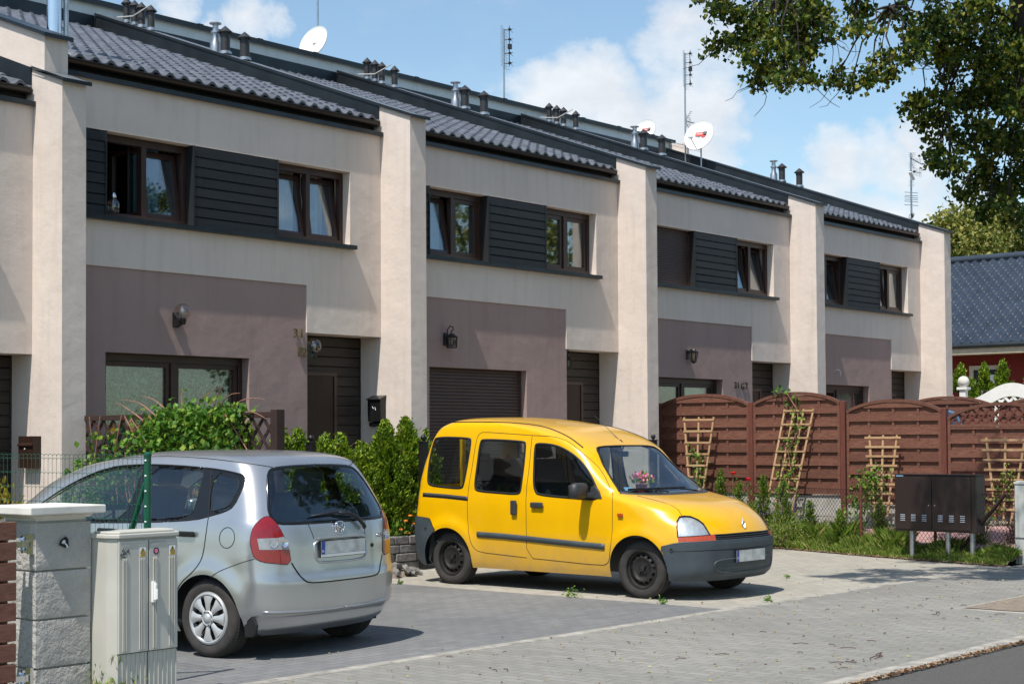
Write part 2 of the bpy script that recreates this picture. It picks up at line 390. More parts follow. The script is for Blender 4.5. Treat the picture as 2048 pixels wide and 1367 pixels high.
def pchip(xs,ys):
    xs=np.array(xs,float); ys=np.array(ys,float); h=np.diff(xs); d=np.diff(ys)/h
    m=np.zeros(len(xs)); m[0]=d[0]; m[-1]=d[-1]
    for i in range(1,len(xs)-1):
        if d[i-1]*d[i]>0:
            w1=2*h[i]+h[i-1]; w2=h[i]+2*h[i-1]; m[i]=(w1+w2)/(w1/d[i-1]+w2/d[i])
    def f(x):
        x=np.clip(x,xs[0],xs[-1]); i=np.clip(np.searchsorted(xs,x)-1,0,len(xs)-2)
        t=(x-xs[i])/h[i]; t2=t*t; t3=t2*t
        return (2*t3-3*t2+1)*ys[i]+(t3-2*t2+t)*h[i]*m[i]+(-2*t3+3*t2)*ys[i+1]+(t3-t2)*h[i]*m[i+1]
    return f
class Body:
    # tab rows: z, xr, xf, w, Lr, nr, Lf, nf
    def __init__(s,tab,bow=.02,bump=None):
        T=np.array(tab,float); s.z0=T[0,0]; s.z1=T[-1,0]
        s.f=[pchip(T[:,0],T[:,i]) for i in range(1,8)]; s.bow=bow; s.bump=bump
    def par(s,z): return [f(z) for f in s.f]
    def hw(s,x,z):           # half width at x, level z (vectorised)
        xr,xf,w,Lr,nr,Lf,nf=s.par(z)
        L=xf-xr; k=np.where(L>1e-6,np.minimum(1,L*.98/(Lr+Lf+1e-9)),1); Lr=Lr*k; Lf=Lf*k
        xm=(xr+xf)/2; b=w*(1-s.bow*np.clip((x-xm)/(L/2+1e-9),-1,1)**2)
        u=np.clip((xr+Lr-x)/np.maximum(Lr,1e-6),0,1); v=np.clip((x-xf+Lf)/np.maximum(Lf,1e-6),0,1)
        y=b*np.maximum(1-u**nr,0)**(1/nr)*np.maximum(1-v**nf,0)**(1/nf)
        if s.bump is not None: y=y+s.bump(x,z)*np.minimum(1,np.minimum(x-xr,xf-x).clip(0)*8)
        return y
    def outline(s,z,M=260):
        xr,xf,w,Lr,nr,Lf,nf=[float(a) for a in s.par(z)]
        L=max(xf-xr,1e-4); k=min(1,L*.98/(Lr+Lf+1e-9)); Lr*=k; Lf*=k
        th=np.linspace(0,np.pi/2,M//3)
        ur=np.cos(th)**(2/nr); x1=xr+Lr*(1-ur)
        x2=np.linspace(xr+Lr,xf-Lf,M//3)[1:-1]
        uf=np.sin(th)**(2/nf); x3=xf-Lf+Lf*uf
        x=np.concatenate([x1,x2,x3]); y=s.hw(x,z)
        # exact ends
        y[0]=0; y[-1]=0
        # superellipse param for accurate ends
        bb=lambda xx: w*(1-s.bow*np.clip((xx-(xr+xf)/2)/(L/2),-1,1)**2)
        n1=len(x1); 
        y[:n1]=bb(x1)*np.sin(th)**(2/nr) + ((s.bump(x1,z)*np.minimum(1,(x1-xr).clip(0)*8)) if s.bump else 0)
        y[-len(x3):]=bb(x3)*np.cos(th)**(2/nf)+ ((s.bump(x3,z)*np.minimum(1,(xf-x3).clip(0)*8)) if s.bump else 0)
        y[0]=0;y[-1]=0
        d=np.concatenate([[0],np.cumsum(np.hypot(np.diff(x),np.diff(y)))])
        return x,y,d
    def levels(s,step=.022):
        z=np.linspace(s.z0,s.z1,4000); P=[f(z) for f in s.f[:3]]
        g=np.sqrt(np.diff(z)**2+np.maximum.reduce([np.abs(np.diff(p)) for p in P])**2)
        c=np.concatenate([[0],np.cumsum(g)]); n=int(c[-1]/step)
        return np.interp(np.linspace(0,c[-1],n),c,z)
    def inside(s,x,y,z):
        if z<s.z0 or z>s.z1: return False
        xr,xf=float(s.f[0](z)),float(s.f[1](z))
        if x<xr or x>xf: return False
        return abs(y)<float(s.hw(np.array(x),np.array(z)))
# ---- tables (x forward from mid-axle, z up) : z, xr, xf, w, Lr, nr, Lf, nf
VAN=Body([
(.20,-1.84,1.97,.77,.18,2.6,.40,2.6),
(.26,-1.91,2.03,.79,.18,3,.45,2.7),
(.40,-1.925,2.06,.815,.18,3,.50,2.6),
(.56,-1.925,2.065,.83,.18,3,.52,2.6),
(.63,-1.925,2.04,.832,.18,3,.52,2.6),
(.74,-1.91,1.975,.832,.18,3,.56,2.6),
(.86,-1.88,1.85,.828,.16,3,.62,2.5),
(.94,-1.875,1.70,.822,.16,3,.62,2.5),
(1.00,-1.87,1.42,.815,.16,3,.55,2.6),
(1.04,-1.865,1.18,.81,.16,3,.42,3),
(1.10,-1.86,1.07,.805,.16,3,.36,3),
(1.30,-1.83,.80,.775,.18,3,.33,3),
(1.50,-1.78,.57,.745,.20,3,.30,3.4),
(1.56,-1.76,.47,.735,.20,3,.32,3.4),
(1.64,-1.735,.31,.72,.24,3,.40,3),
(1.72,-1.69,.05,.70,.28,2.8,.50,2.8),
(1.77,-1.63,-.24,.67,.35,2.6,.55,2.6),
(1.80,-1.58,-.45,.62,.4,2.4,.5,2.5),
(1.822,-1.48,-.68,.50,.38,2.2,.38,2.3),
(1.835,-1.32,-.88,.25,.2,2.1,.2,2.1),
(1.838,-1.2,-1.0,.06,.1,2,.1,2)],.012,
 lambda x,z: .030*(np.exp(-(np.maximum(0,np.hypot(x-1.3,z-.29)-.36)/.085)**2)+np.exp(-(np.maximum(0,np.hypot(x+1.3,z-.29)-.36)/.085)**2))*(np.hypot(np.abs(x)-1.3,z-.29)<.8)
   -.018*np.exp(-((z-.66)/.06)**2)*np.clip((.95-np.abs(x-.0))/.2,0,1)*0)
JAZ=Body([
(.17,-1.70,1.80,.74,.30,2.6,.4,2.6),
(.235,-1.795,1.92,.775,.34,2.8,.5,2.6),
(.30,-1.82,1.96,.80,.35,2.8,.55,2.6),
(.335,-1.855,1.97,.815,.35,2.8,.55,2.6),
(.40,-1.86,1.985,.83,.35,2.8,.55,2.5),
(.55,-1.86,1.98,.838,.34,2.8,.6,2.4),
(.62,-1.84,1.97,.838,.32,2.8,.65,2.4),
(.70,-1.83,1.93,.838,.32,2.8,.7,2.4),
(.82,-1.82,1.82,.832,.31,2.8,.7,2.4),
(.90,-1.805,1.66,.825,.30,2.9,.7,2.4),
(.98,-1.785,1.44,.812,.30,3,.6,2.4),
(1.03,-1.765,1.24,.795,.29,3,.45,2.5),
(1.12,-1.725,1.08,.765,.28,3,.38,2.6),
(1.28,-1.64,.80,.71,.26,3,.34,2.8),
(1.38,-1.575,.54,.668,.25,3,.34,2.8),
(1.43,-1.53,.36,.645,.25,3,.38,2.6),
(1.465,-1.47,.18,.61,.28,2.8,.42,2.4),
(1.495,-1.37,-.02,.54,.34,2.5,.42,2.3),
(1.515,-1.16,-.20,.40,.36,2.2,.36,2.2),
(1.525,-.75,-.55,.06,.1,2,.1,2)],.02,
 lambda x,z: .022*(np.exp(-(np.maximum(0,np.hypot(x-1.225,z-.29)-.35)/.07)**2)+np.exp(-(np.maximum(0,np.hypot(x+1.225,z-.29)-.35)/.07)**2))*(np.hypot(np.abs(x)-1.225,z-.29)<.7))
# ================================================================== terraced houses
FY = 15.06; S = 5.2964; X0 = 9.786; PW = .297
SL = .366                                    # rise of the roofs
def zpar(y, dz=0): return 6.06+dz+SL*(y-15.1)
def ztile(y, dz=0): return 5.80+dz+.3595*(y-14.8)

def tiles(x0, x1, y0, y1, zf, name, parent, mat, per=.2085, step=.335, amp=.026, lift=.020):
    nw = max(2, round((x1-x0)/per)); sub = 8; xs = np.linspace(x0, x1, nw*sub+1)
    ph = (np.arange(len(xs)) % sub)/sub
    wave = amp*np.clip(np.cos(2*pi*(ph-.35))*1.25, -1, 1)
    rows = []
    ny = int((y1-y0)/step)+1
    for r in range(ny):
        ya = y0+r*step; yb = min(y1, ya+step)
        for y, t in ((ya, 1.), (ya+.012, 1.35), (yb-.0005, 0.)):
            rows.append(np.stack([xs, np.full(len(xs), y), zf(y)+wave+lift*t], 1))
        if yb >= y1: break
    # front lip of the first row
    first = rows[0].copy(); first[:, 2] = zf(y0)-.012+wave; first[:, 1] += .004
    V = np.concatenate([first[None]]+[r[None] for r in rows]); nr, nc = V.shape[:2]
    idx = np.arange(nr*nc).reshape(nr, nc)
    F = np.stack([idx[:-1, :-1], idx[:-1, 1:], idx[1:, 1:], idx[1:, :-1]], -1).reshape(-1, 4)
    return arr_mesh(name, V, F, mat, parent, smooth='auto', local=False)

def siding(x0, x1, z0, z1, y, parent, mat='siding', name='siding_panel', bh=.118, side=True):
    m = MB(); n = max(1, round((z1-z0)/bh)); h = (z1-z0)/n
    for k in range(n):
        a = z0+k*h; b = a+h-.009
        m.prism([(y, a), (y+.004, a-.004), (y+.10, a-.004), (y+.10, b), (y+.012, b), (y+.003, b-.012)], x0+.02, x1-.02, 'x')
    m.box(x0+.001, x0+.022, y-.008, y+.14, z0, z1); m.box(x1-.022, x1-.001, y-.008, y+.14, z0, z1)
    m.box(x0+.02, x1-.02, y+.06, y+.13, z0+.002, z1-.002)
    return m.build(name, mat, parent)

def sash_geo(w, h, fw=.055, d=.06):
    f = MB()
    f.box(0, w, 0, d, 0, fw); f.box(0, w, 0, d, h-fw, h); f.box(0, fw, 0, d, fw, h-fw); f.box(w-fw, w, 0, d, fw, h-fw)
    g = MB(); g.box(fw-.004, w-fw+.004, d*.4, d*.4+.012, fw-.004, h-fw+.004)
    return f, g
def window(parent, x0, x1, z0, z1, y, sashes, curtain=None, sill=False, box=True, curt_y=.20):
    fw = .055; m = MB()
    m.box(x0, x1, y, y+.075, z0, z0+fw); m.box(x0, x1, y, y+.075, z1-fw-.03, z1); m.box(x0, x0+fw, y, y+.075, z0+fw, z1-fw-.03); m.box(x1-fw, x1, y, y+.075, z0+fw, z1-fw-.03)
    n = len(sashes); W = (x1-x0-2*fw); cw = W/n
    for k in range(1, n): m.box(x0+fw+k*cw-.035, x0+fw+k*cw+.035, y-.004, y+.075, z0+fw, z1-fw-.03)
    fr = m.build('window', 'frame', parent, bevel=.004)
    H = z1-z0-2*fw-.03
    for k, st in enumerate(sashes):
        a = x0+fw+k*cw+(.035 if k else 0)+.003; w = cw-(.035 if k else 0)-(.035 if k < n-1 else 0)-.006
        f, g = sash_geo(w, H-.006)
        mt = Matrix.Translation((a, y+.02, z0+fw+.003))
        if st == 'tilt': mt = mt @ Matrix.Rotation(radians(-8.5), 4, 'X')
        if st == 'open': mt = mt @ Matrix.Translation((w, 0, 0)) @ Matrix.Rotation(radians(-82), 4, 'Z') @ Matrix.Translation((-w, 0, 0))
        f.xf(mt).build('sash', 'frame', fr); g.xf(mt).build('pane', 'glass_low' if st == 'fixed' and z0 < 2 else 'glass', fr)
    if curtain:
        for (ca, cb, mat) in curtain:
            xs = np.linspace(x0+(x1-x0)*ca, x0+(x1-x0)*cb, 90); yy = y+curt_y+.022*np.sin((xs-x0)*46)+.01*np.sin((xs-x0)*17+1)
            V = np.concatenate([np.stack([xs, yy, np.full(90, z0-.05)], 1), np.stack([xs, yy*.999+.015, np.full(90, z1+.05)], 1)])
            i = np.arange(89); F = np.stack([i, i+1, i+91, i+90], 1)
            arr_mesh('curtain', V, F, mat, fr, smooth=True, local=False)
    return fr
def roller(parent, x0, x1, z0, z1, y, pitch=.037, name='roller_shutter'):
    m = MB(); n = int((z1-z0)/pitch)
    P = []
    for k in range(n+1):
        z = z0+k*pitch
        if z >= z1: break
        P += [(y+.012, z), (y+.002, z+.006), (y, z+pitch*.5), (y+.004, z+pitch*.9)]
    P += [(y+.03, z1), (y+.03, z0)]
    V = [(x, a, b) for x in (x0, x1) for a, b in P]; k = len(P)
    m.add(V, [(i, i+1, k+i+1, k+i) for i in range(k-1)])
    m.box(x0, x0+.045, y-.012, y+.03, z0, z1); m.box(x1-.045, x1, y-.012, y+.03, z0, z1)
    return m.build(name, 'shutter', parent)

def house(k, label, dz=0, upA=('tilt', 'tilt'), upB=('tilt', 'tilt'), upA_shut=False, ground='window', curA=None, curB=None, groupname='row of terraced houses', cornerwall=False):
    xa = X0+S*(k-1)+PW; xb = X0+S*k; P = MB
    t = thing('terraced_house', label, 'house', ((xa+xb)/2, FY, dz), group=groupname)
    Z = lambda z: z+dz
    xs = xa+.003; 
    # upper storey wall (overhanging the entrance) with the window band cut out
    m = P(); bx1 = xa+4.435
    m.plate(xs, xb-.001, Z(3.55), Z(5.63), FY, FY+.30, [(xs-1, bx1, Z(4.127), Z(5.08))])
    m.plate(xa+3.675, xb-.001, Z(2.95), Z(3.55), FY, FY+.388, [])
    m.box(xs, bx1, FY+.18, FY+.30, Z(4.127), Z(4.128)) if False else None
    m.build('upper_wall', 'cream', t)
    # ground floor mauve bay
    m = P(); gx0, gx1, gz1 = xa+.655, xa+2.745, 2.592
    m.plate(xs, xa+3.697, Z(0), Z(3.552), FY+.018, FY+.32, [(gx0, gx1, Z(.42), Z(gz1))])
    m.plate(xa+3.35, xa+3.695, Z(0), Z(3.5), FY+.3205, FY+.388, [])
    m.build('ground_floor_wall', 'mauve', t)
    # entrance recess
    siding(xa+3.70, xb-.002, Z(.25), Z(2.95), FY+.39, t, 'siding_brown', 'entrance_cladding', .128)
    m = P(); dx0, dx1 = xa+3.72, xa+4.47
    m.box(dx0, dx1, FY+.352, FY+.385, Z(.25), Z(2.43)); 
    d = m.build('door', 'door', t)
    m = P(); m.box(dx0-.02, dx1+.045, FY+.338, FY+.37, Z(2.43), Z(2.475)); m.box(dx1, dx1+.045, FY+.338, FY+.37, Z(.25), Z(2.43)); m.build('door_frame', 'frame', d)
    m = P(); m.tube([(dx1-.09, FY+.34, Z(1.12)), (dx1-.09, FY+.30, Z(1.12)), (dx1-.20, FY+.30, Z(1.12))], .011); m.box(dx1-.115, dx1-.065, FY+.343, FY+.353, Z(1.02), Z(1.22)); m.build('handle', 'steel', d)
    m = P(); m.box(xa+3.70, xb-.003, FY-.25, FY+.39, Z(0), Z(.24)); m.build('doorstep', 'concrete', t)
    # party wall that ends in the projecting pillar
    m = P(); fy = FY-.548
    m.prism([(fy-.012, -.2), (fy+.004, Z(5.838)), (FY+.04, Z(6.058)), (21.6, zpar(21.6, dz)), (21.6, -.2)], xb, xb+PW, 'x')
    m.build('pillar', 'cream', t)
    y1c = 21.45 if dz == 0 else 14.84
    m = P(); c = [(fy-.055, Z(5.838)), (fy-.055, Z(5.846)), (FY+.04, zpar(FY+.04, dz)+.020), (y1c, zpar(y1c, dz)+.020), (y1c, zpar(y1c, dz)+.004), (FY+.04, zpar(FY+.04, dz)+.004), (fy-.05, Z(5.836))]
    m.prism(c, xb-.030, xb+PW+.028, 'x'); cp = m.build('coping', 'flash', t)
    m = P()
    for sx in (xb-.034, xb+PW+.0285): m.prism([(fy-.058, Z(5.812)), (fy-.058, Z(5.850)), (FY+.04, zpar(FY+.04, dz)+.024), (y1c, zpar(y1c, dz)+.024), (y1c, zpar(y1c, dz)-.016), (FY+.04, zpar(FY+.04, dz)-.016)], sx, sx+.0035, 'x')
    m.prism([(fy-.0585, Z(5.808)), (fy-.0555, Z(5.808)), (fy-.0555, Z(5.850)), (fy-.0585, Z(5.850))], xb-.0305, xb+PW+.0285, 'x')
    m.build('drip_edge', 'metal_dark', t)
    for sx, w in ((xb-.018, xb-.003), (xb+PW+.003, xb+PW+.018)):
        if dz and sx > xb: continue
        m = P(); ys = FY+.02; m.prism([(ys, ztile(ys, dz)-.10), (ys, zpar(ys, dz)), (21.45, zpar(21.45, dz)), (21.45, ztile(21.45, dz)-.06)], sx, w, 'x')
        m.build('flashing', 'metal_dark', t)
    # roof
    rx0 = xa+.018; tiles(rx0, xb-.018, 15.055, 21.50, lambda y: ztile(y, dz)-.052, 'roof', t, 'tile')
    m = P(); m.prism([(15.09, ztile(15.09, dz)-.15), (15.09, ztile(15.09, dz)-.09), (21.5, ztile(21.5, dz)-.09), (21.5, ztile(21.5, dz)-.15)], rx0, xb-.02, 'x')
    m.box(rx0, xb-.02, 15.17, 15.25, Z(5.60), Z(5.80)); m.build('roof_underlay', 'black', t)
    # cornice flashing
    m = P(); m.prism([(FY-.058, Z(5.620)), (FY-.056, Z(5.672)), (FY-.02, Z(5.684)), (FY+.105, Z(5.690)), (FY+.105, Z(5.633)), (FY-.004, Z(5.633)), (FY-.050, Z(5.620))], xs, xb-.002, 'x'); m.build('cornice_flashing', 'metal_dark', t)
    # gutter
    m = P(); R = .058; cy_, cz = 15.095, Z(5.812); arc = [(cy_+R*cos(a), cz+R*sin(a)) for a in np.linspace(-pi, 0, 9)]; arc2 = [(cy_+(R-.006)*cos(a), cz+(R-.006)*sin(a)) for a in np.linspace(0, -pi, 9)]
    m.prism(arc+arc2, rx0+.005, xb-.035, 'x'); m.prism(arc, rx0+.005, rx0+.011, 'x'); m.prism(arc, xb-.035, xb-.029, 'x')
    m.tube([(rx0, cy_-R, cz+.004), (xb-.035, cy_-R, cz+.004)], .009, 6)
    for q in range(7): x = rx0+.3+q*.72; m.bar((x, cy_-R-.004, cz), (x, cy_, cz-R-.006), .022, .004); m.bar((x, cy_, cz-R-.006), (x, cy_+R, cz), .022, .004)
    m.build('gutter', 'gutter', t, smooth=True)
    # window band
    b0, b1 = Z(4.127), Z(5.08); band = P()
    band.prism([(FY-.085, b0-.062), (FY-.085, b0-.010), (FY+.17, b0+.002), (FY+.17, b0-.03), (FY-.003, b0-.03), (FY-.003, b0-.062)], xs, bx1+.05, 'x'); band.build('sill_flashing', 'metal_dark', t)
    siding(xs, xa+.652, b0, b1, FY-.004, t); siding(xa+1.868, xa+3.20, b0, b1, FY-.004, t)
    A = (xa+.655, xa+1.865); B = (xa+3.203, bx1-.004); wy = FY+.135
    if upA_shut: roller(t, A[0], A[1], b0, b1-.06, wy-.03)
    window(t, A[0], A[1], b0+.002, b1-.004, wy, upA, curA)
    window(t, B[0], B[1], b0+.002, b1-.004, wy, upB, curB)
    # reveals filled above/below are part of the wall; dark rooms behind
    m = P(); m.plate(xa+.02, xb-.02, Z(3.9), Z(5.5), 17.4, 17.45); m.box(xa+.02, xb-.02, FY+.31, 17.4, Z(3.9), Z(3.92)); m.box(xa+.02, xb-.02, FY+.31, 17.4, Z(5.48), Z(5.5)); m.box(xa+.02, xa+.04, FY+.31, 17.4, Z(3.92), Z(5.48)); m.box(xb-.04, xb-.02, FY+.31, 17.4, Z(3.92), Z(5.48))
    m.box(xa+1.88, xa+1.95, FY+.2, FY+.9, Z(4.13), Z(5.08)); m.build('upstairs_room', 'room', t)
    # ground floor opening
    gy = FY+.15
    if ground == 'window':
        fr = window(t, gx0+.001, gx1-.003, Z(.42), Z(gz1-.003), gy, ('fixed', 'fixed'), [(0.03, .98, 'lace')], curt_y=.16)
    elif ground == 'plain':
        fr = window(t, gx0+.001, gx1-.003, Z(.42), Z(gz1-.003), gy, ('fixed', 'fixed'), [(.62, .95, 'curtain')], curt_y=.2)
    else: roller(t, gx0+.001, gx1-.003, Z(.42), Z(gz1-.003), gy-.02, .047)
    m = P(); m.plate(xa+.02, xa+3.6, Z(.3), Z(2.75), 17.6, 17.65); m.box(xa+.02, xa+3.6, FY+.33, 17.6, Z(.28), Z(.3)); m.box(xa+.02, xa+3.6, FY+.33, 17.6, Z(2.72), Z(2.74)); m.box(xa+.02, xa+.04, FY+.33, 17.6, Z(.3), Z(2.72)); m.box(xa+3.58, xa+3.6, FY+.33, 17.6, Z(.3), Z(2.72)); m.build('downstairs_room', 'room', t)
    # taller rear part of the house
    zt = 8.575+dz; m = P(); m.box(xa-.1+(.1 if k == 0 else 0), xb+PW-.1+(.0 if k < 4 else .1), 21.503, 27, 0, zt); m.build('rear_wall', 'pale', t)
    m = P(); rx1 = xb+PW-.1+(.12 if k == 4 else -.001)
    m.prism([(21.40, zt-.03), (21.40, zt+.045), (27.1, zt+.6), (27.1, zt+.002), (21.51, zt+.002), (21.45, zt-.03)], xa-.1, rx1, 'x')
    for q in range(4): x = xa+.4+q*1.32; m.prism([(21.39, zt-.032), (21.39, zt+.055), (27.1, zt+.625), (27.1, zt+.55), (21.42, zt)], x, x+.10, 'x')
    m.build('rear_coping', 'metal_dark', t)
    m = P(); m.box(rx0, xb-.02, 21.46, 21.50, ztile(21.46, dz)-.02, ztile(21.46, dz)+.17); m.build('rear_flashing', 'metal_dark', t)
    return t

H = {}
H[0] = house(0, 'lower end house with cream walls cut off by the left edge of the photo', -.42)
H[1] = house(1, 'nearest full terraced house, number 31, with open upstairs window and lace curtains', upA=('open', 'tilt'), upB=('tilt', 'tilt'), curA=[(.50, .80, 'reflection_sticker'), (.42, .5, 'dark')], curB=[(.05, .42, 'curtain'), (.52, .78, 'curtain'), (.78, .84, 'beige')], ground='window')  # blue sheet behind the tilted sash imitates its sky reflection
H[2] = house(2, 'middle terraced house with brown roller shutter closed on its ground floor, behind the yellow van', upA=('tilt', 'fixed'), upB=('fixed', 'fixed'), curA=[(.06, .44, 'curtain')], curB=[(.55, .8, 'curtain')], ground='shutter')
H[3] = house(3, 'terraced house with upstairs roller shutter down, behind the tallest brown fence arches', upA=('fixed', 'fixed'), upA_shut=True, upB=('tilt', 'tilt'), curB=[(.08, .4, 'curtain'), (.55, .8, 'curtain')], ground='plain')
H[4] = house(4, 'farthest terraced house, at the right end of the row', upA=('tilt', 'tilt'), upB=('tilt', 'fixed'), curB=[(.6, .85, 'curtain')], ground='plain')
# house 1 rises above house 0: own parapet on the left party wall
t = H[1]; m = MB(); fy = 14.85
m.prism([(fy, 5.2), (fy, zpar(fy)), (21.6, zpar(21.6)), (21.6, 5.2)], X0+.003, X0+PW-.003, 'x'); m.build('parapet', 'cream', t)
m = MB(); c = [(fy-.06, zpar(fy)-.045), (fy-.058, zpar(fy)+.00), (21.45, zpar(21.45)+.024), (21.45, zpar(21.45)-.016), (fy+.01, zpar(fy)-.016), (fy-.05, zpar(fy)-.045)]
m.prism(c, X0-.04, X0+PW+.03, 'x'); m.build('coping', 'metal_dark', t)
m = MB(); m.prism([(15.07, ztile(15.07)-.05), (15.07, zpar(15.07)), (21.45, zpar(21.45)), (21.45, ztile(21.45)-.05)], X0+PW+.003, X0+PW+.016, 'x'); m.build('flashing', 'metal_dark', t)
# gable end behind the last pillar
m = MB(); m.box(X0+4*S+PW-.12, X0+4*S+PW-.02, 21.0, 27.0, 0, 8.5); m.build('gable_wall', 'cream', H[4])

m = MB(); m.prism([(FY+.001, -.1), (FY+.001, 5.2), (21.6, 7.5), (21.6, -.1)], X0-S+PW-.30, X0-S+PW-.001, 'x'); m.build('gable_wall', 'cream', H[0])
# ------------------------------------------------------------------ vents on the party walls
def vent(parent, x, y, z, r=.066, h=.30, cap=.10):
    r *= .9; cap *= .92
    m = MB(); m.lathe([(r, -.05), (r, h), (r*.9, h)], 16, (x, y, z))
    o = m.build('vent_pipe', 'vent', parent, smooth=True)
    c = MB(); c.lathe([(cap*.98, h+.02), (cap, h+.03), (.004, h+.125), (.0, h+.125)], 16, (x, y, z)); c.lathe([(cap*.98, h+.02), (.0, h+.06)], 16, (x, y, z))
    for a in (0, 2.1, 4.2): c.bar((x+r*cos(a), y+r*sin(a), z+h-.03), (x+r*cos(a)*1.05, y+r*sin(a)*1.05, z+h+.05), .012)
    c.build('vent_cap', 'vent', o, smooth=True)
    b = MB(); b.lathe([(r*1.35, -.02), (r*1.3, .02), (r*1.02, .03)], 16, (x, y, z)); b.build('vent_collar', 'steel', o, smooth=True)
def flue(parent, x, y, z):
    m = MB(); m.lathe([(.085, -.05), (.08, .10), (.05, .16), (.05, .24), (.07, .25), (.07, .28), (.045, .29), (.045, .36)], 16, (x, y, z)); m.lathe([(.0, .40), (.09, .39), (.09, .405), (0, .42)], 16, (x, y, z))
    for a in (0, 1.57, 3.14, 4.71): m.bar((x+.04*cos(a), y+.04*sin(a), z+.34), (x+.05*cos(a), y+.05*sin(a), z+.40), .008)
    m.build('flue_pipe', 'steel', parent, smooth=True)
for k in (1, 2, 3, 4):
    xc = X0+S*k+.13
    if k < 4:
        for y in (20.82, 20.62, 20.44, 20.12 if k > 1 else 20.20): vent(H[k], xc, y, zpar(y)+.03, .062, .26)
        m = MB(); m.tube([(xc-.05, 21.0, zpar(21)+.06), (xc-.12, 20.75, zpar(20.75)+.10), (xc-.12, 20.5, zpar(20.5)+.16), (xc-.06, 20.3, zpar(20.3)+.32), (xc, 20.2, zpar(20.2)+.42)], .011, 6); m.build('cable', 'wire', H[k], smooth=True)
    flue(H[k], xc-.02, 18.62, zpar(18.62)+.03)
    for y in (18.42, 17.98): vent(H[k], xc, y, zpar(y)+.03, .078, .28, .125)
# stainless chimney on house 1
m = MB(); m.lathe([(.082, -.3), (.082, 2.2)], 24, (10.42, 15.62, 6.2)); m.lathe([(.086, .45), (.09, .47), (.086, .49)], 24, (10.42, 15.62, 6.2)); m.build('chimney_flue', 'chrome', H[1], smooth=True)
m = MB(); m.lathe([(.028, -.1), (.028, 2.4)], 12, (10.55, 15.58, 6.12)); m.lathe([(.06, -.1), (.03, -.02)], 12, (10.55, 15.58, 6.12)); m.build('chimney_mast', 'steel', H[1], smooth=True)
# bright bottle on the open window sill (house 1)
t = thing('smoked_glass', 'small glass bottle with metal cap standing in the open upstairs window', 'bottle', (10.90, FY+.10, 4.185))
m = MB(); m.lathe([(0, 0), (.06, 0), (.07, .03), (.075, .10), (.05, .15), (.02, .17)], 16, (10.90, FY+.10, 4.185)); m.build('globe', 'smoked_glass', t, smooth=True)
m = MB(); m.lathe([(.03, .165), (.035, .18), (.02, .22), (0, .23)], 12, (10.90, FY+.10, 4.185)); m.lathe([(0, -.002), (.05, 0), (.03, .02), (0, .03)], 12, (10.90, FY+.10, 4.19)); m.build('cap', 'chrome', t, smooth=True)

# ------------------------------------------------------------------ wall lamps, numbers, letter boxes
def globe_lamp(x, y, z, label, face='-y'):
    t = thing('wall_lamp', label, 'lamp', (x, y, z), 0 if face == '-y' else pi/2, 'smoked globe wall lamps')
    m = MB(); m.prism([(-.002, -.10), (-.002, .04), (-.03, .04), (-.03, -.02), (-.10, -.09), (-.13, -.10), (-.13, -.075), (-.04, -.10)][:4], -.035, .035, 'x')
    m.prism([(0, -.13), (0, .05), (-.025, .05), (-.035, -.03), (-.12, -.055), (-.135, -.085), (-.03, -.13)], -.032, .032, 'x'); m.build('bracket', 'blackgloss', t, local=True)
    m = MB(); m.lathe([(.03, -.10), (.042, -.06), (.042, -.03), (.02, -.02)], 16, (0, -.15, 0)); m.build('socket', 'blackgloss', t, smooth=True, local=True)
    m = MB(); m.lathe([(.02, -.02), (.024, 0), (.03, .05), (.015, .085), (0, .09)], 12, (0, -.15, 0)); m.build('bulb', 'steel', t, smooth=True, local=True)
    m = MB(); m.lathe([(.098*sin(a), .05-.098*cos(a)) for a in np.linspace(.42, pi, 14)], 24, (0, -.15, 0)); m.build('globe', 'smoked_glass', t, smooth=True, local=True)
    return t
globe_lamp(11.70, FY+.018, 3.04, 'clear smoked globe wall lamp in the middle of the mauve wall of house 31')
globe_lamp(13.786, FY+.06, 2.74, 'clear smoked globe wall lamp inside the entrance of house 31 beside its number', '+x')
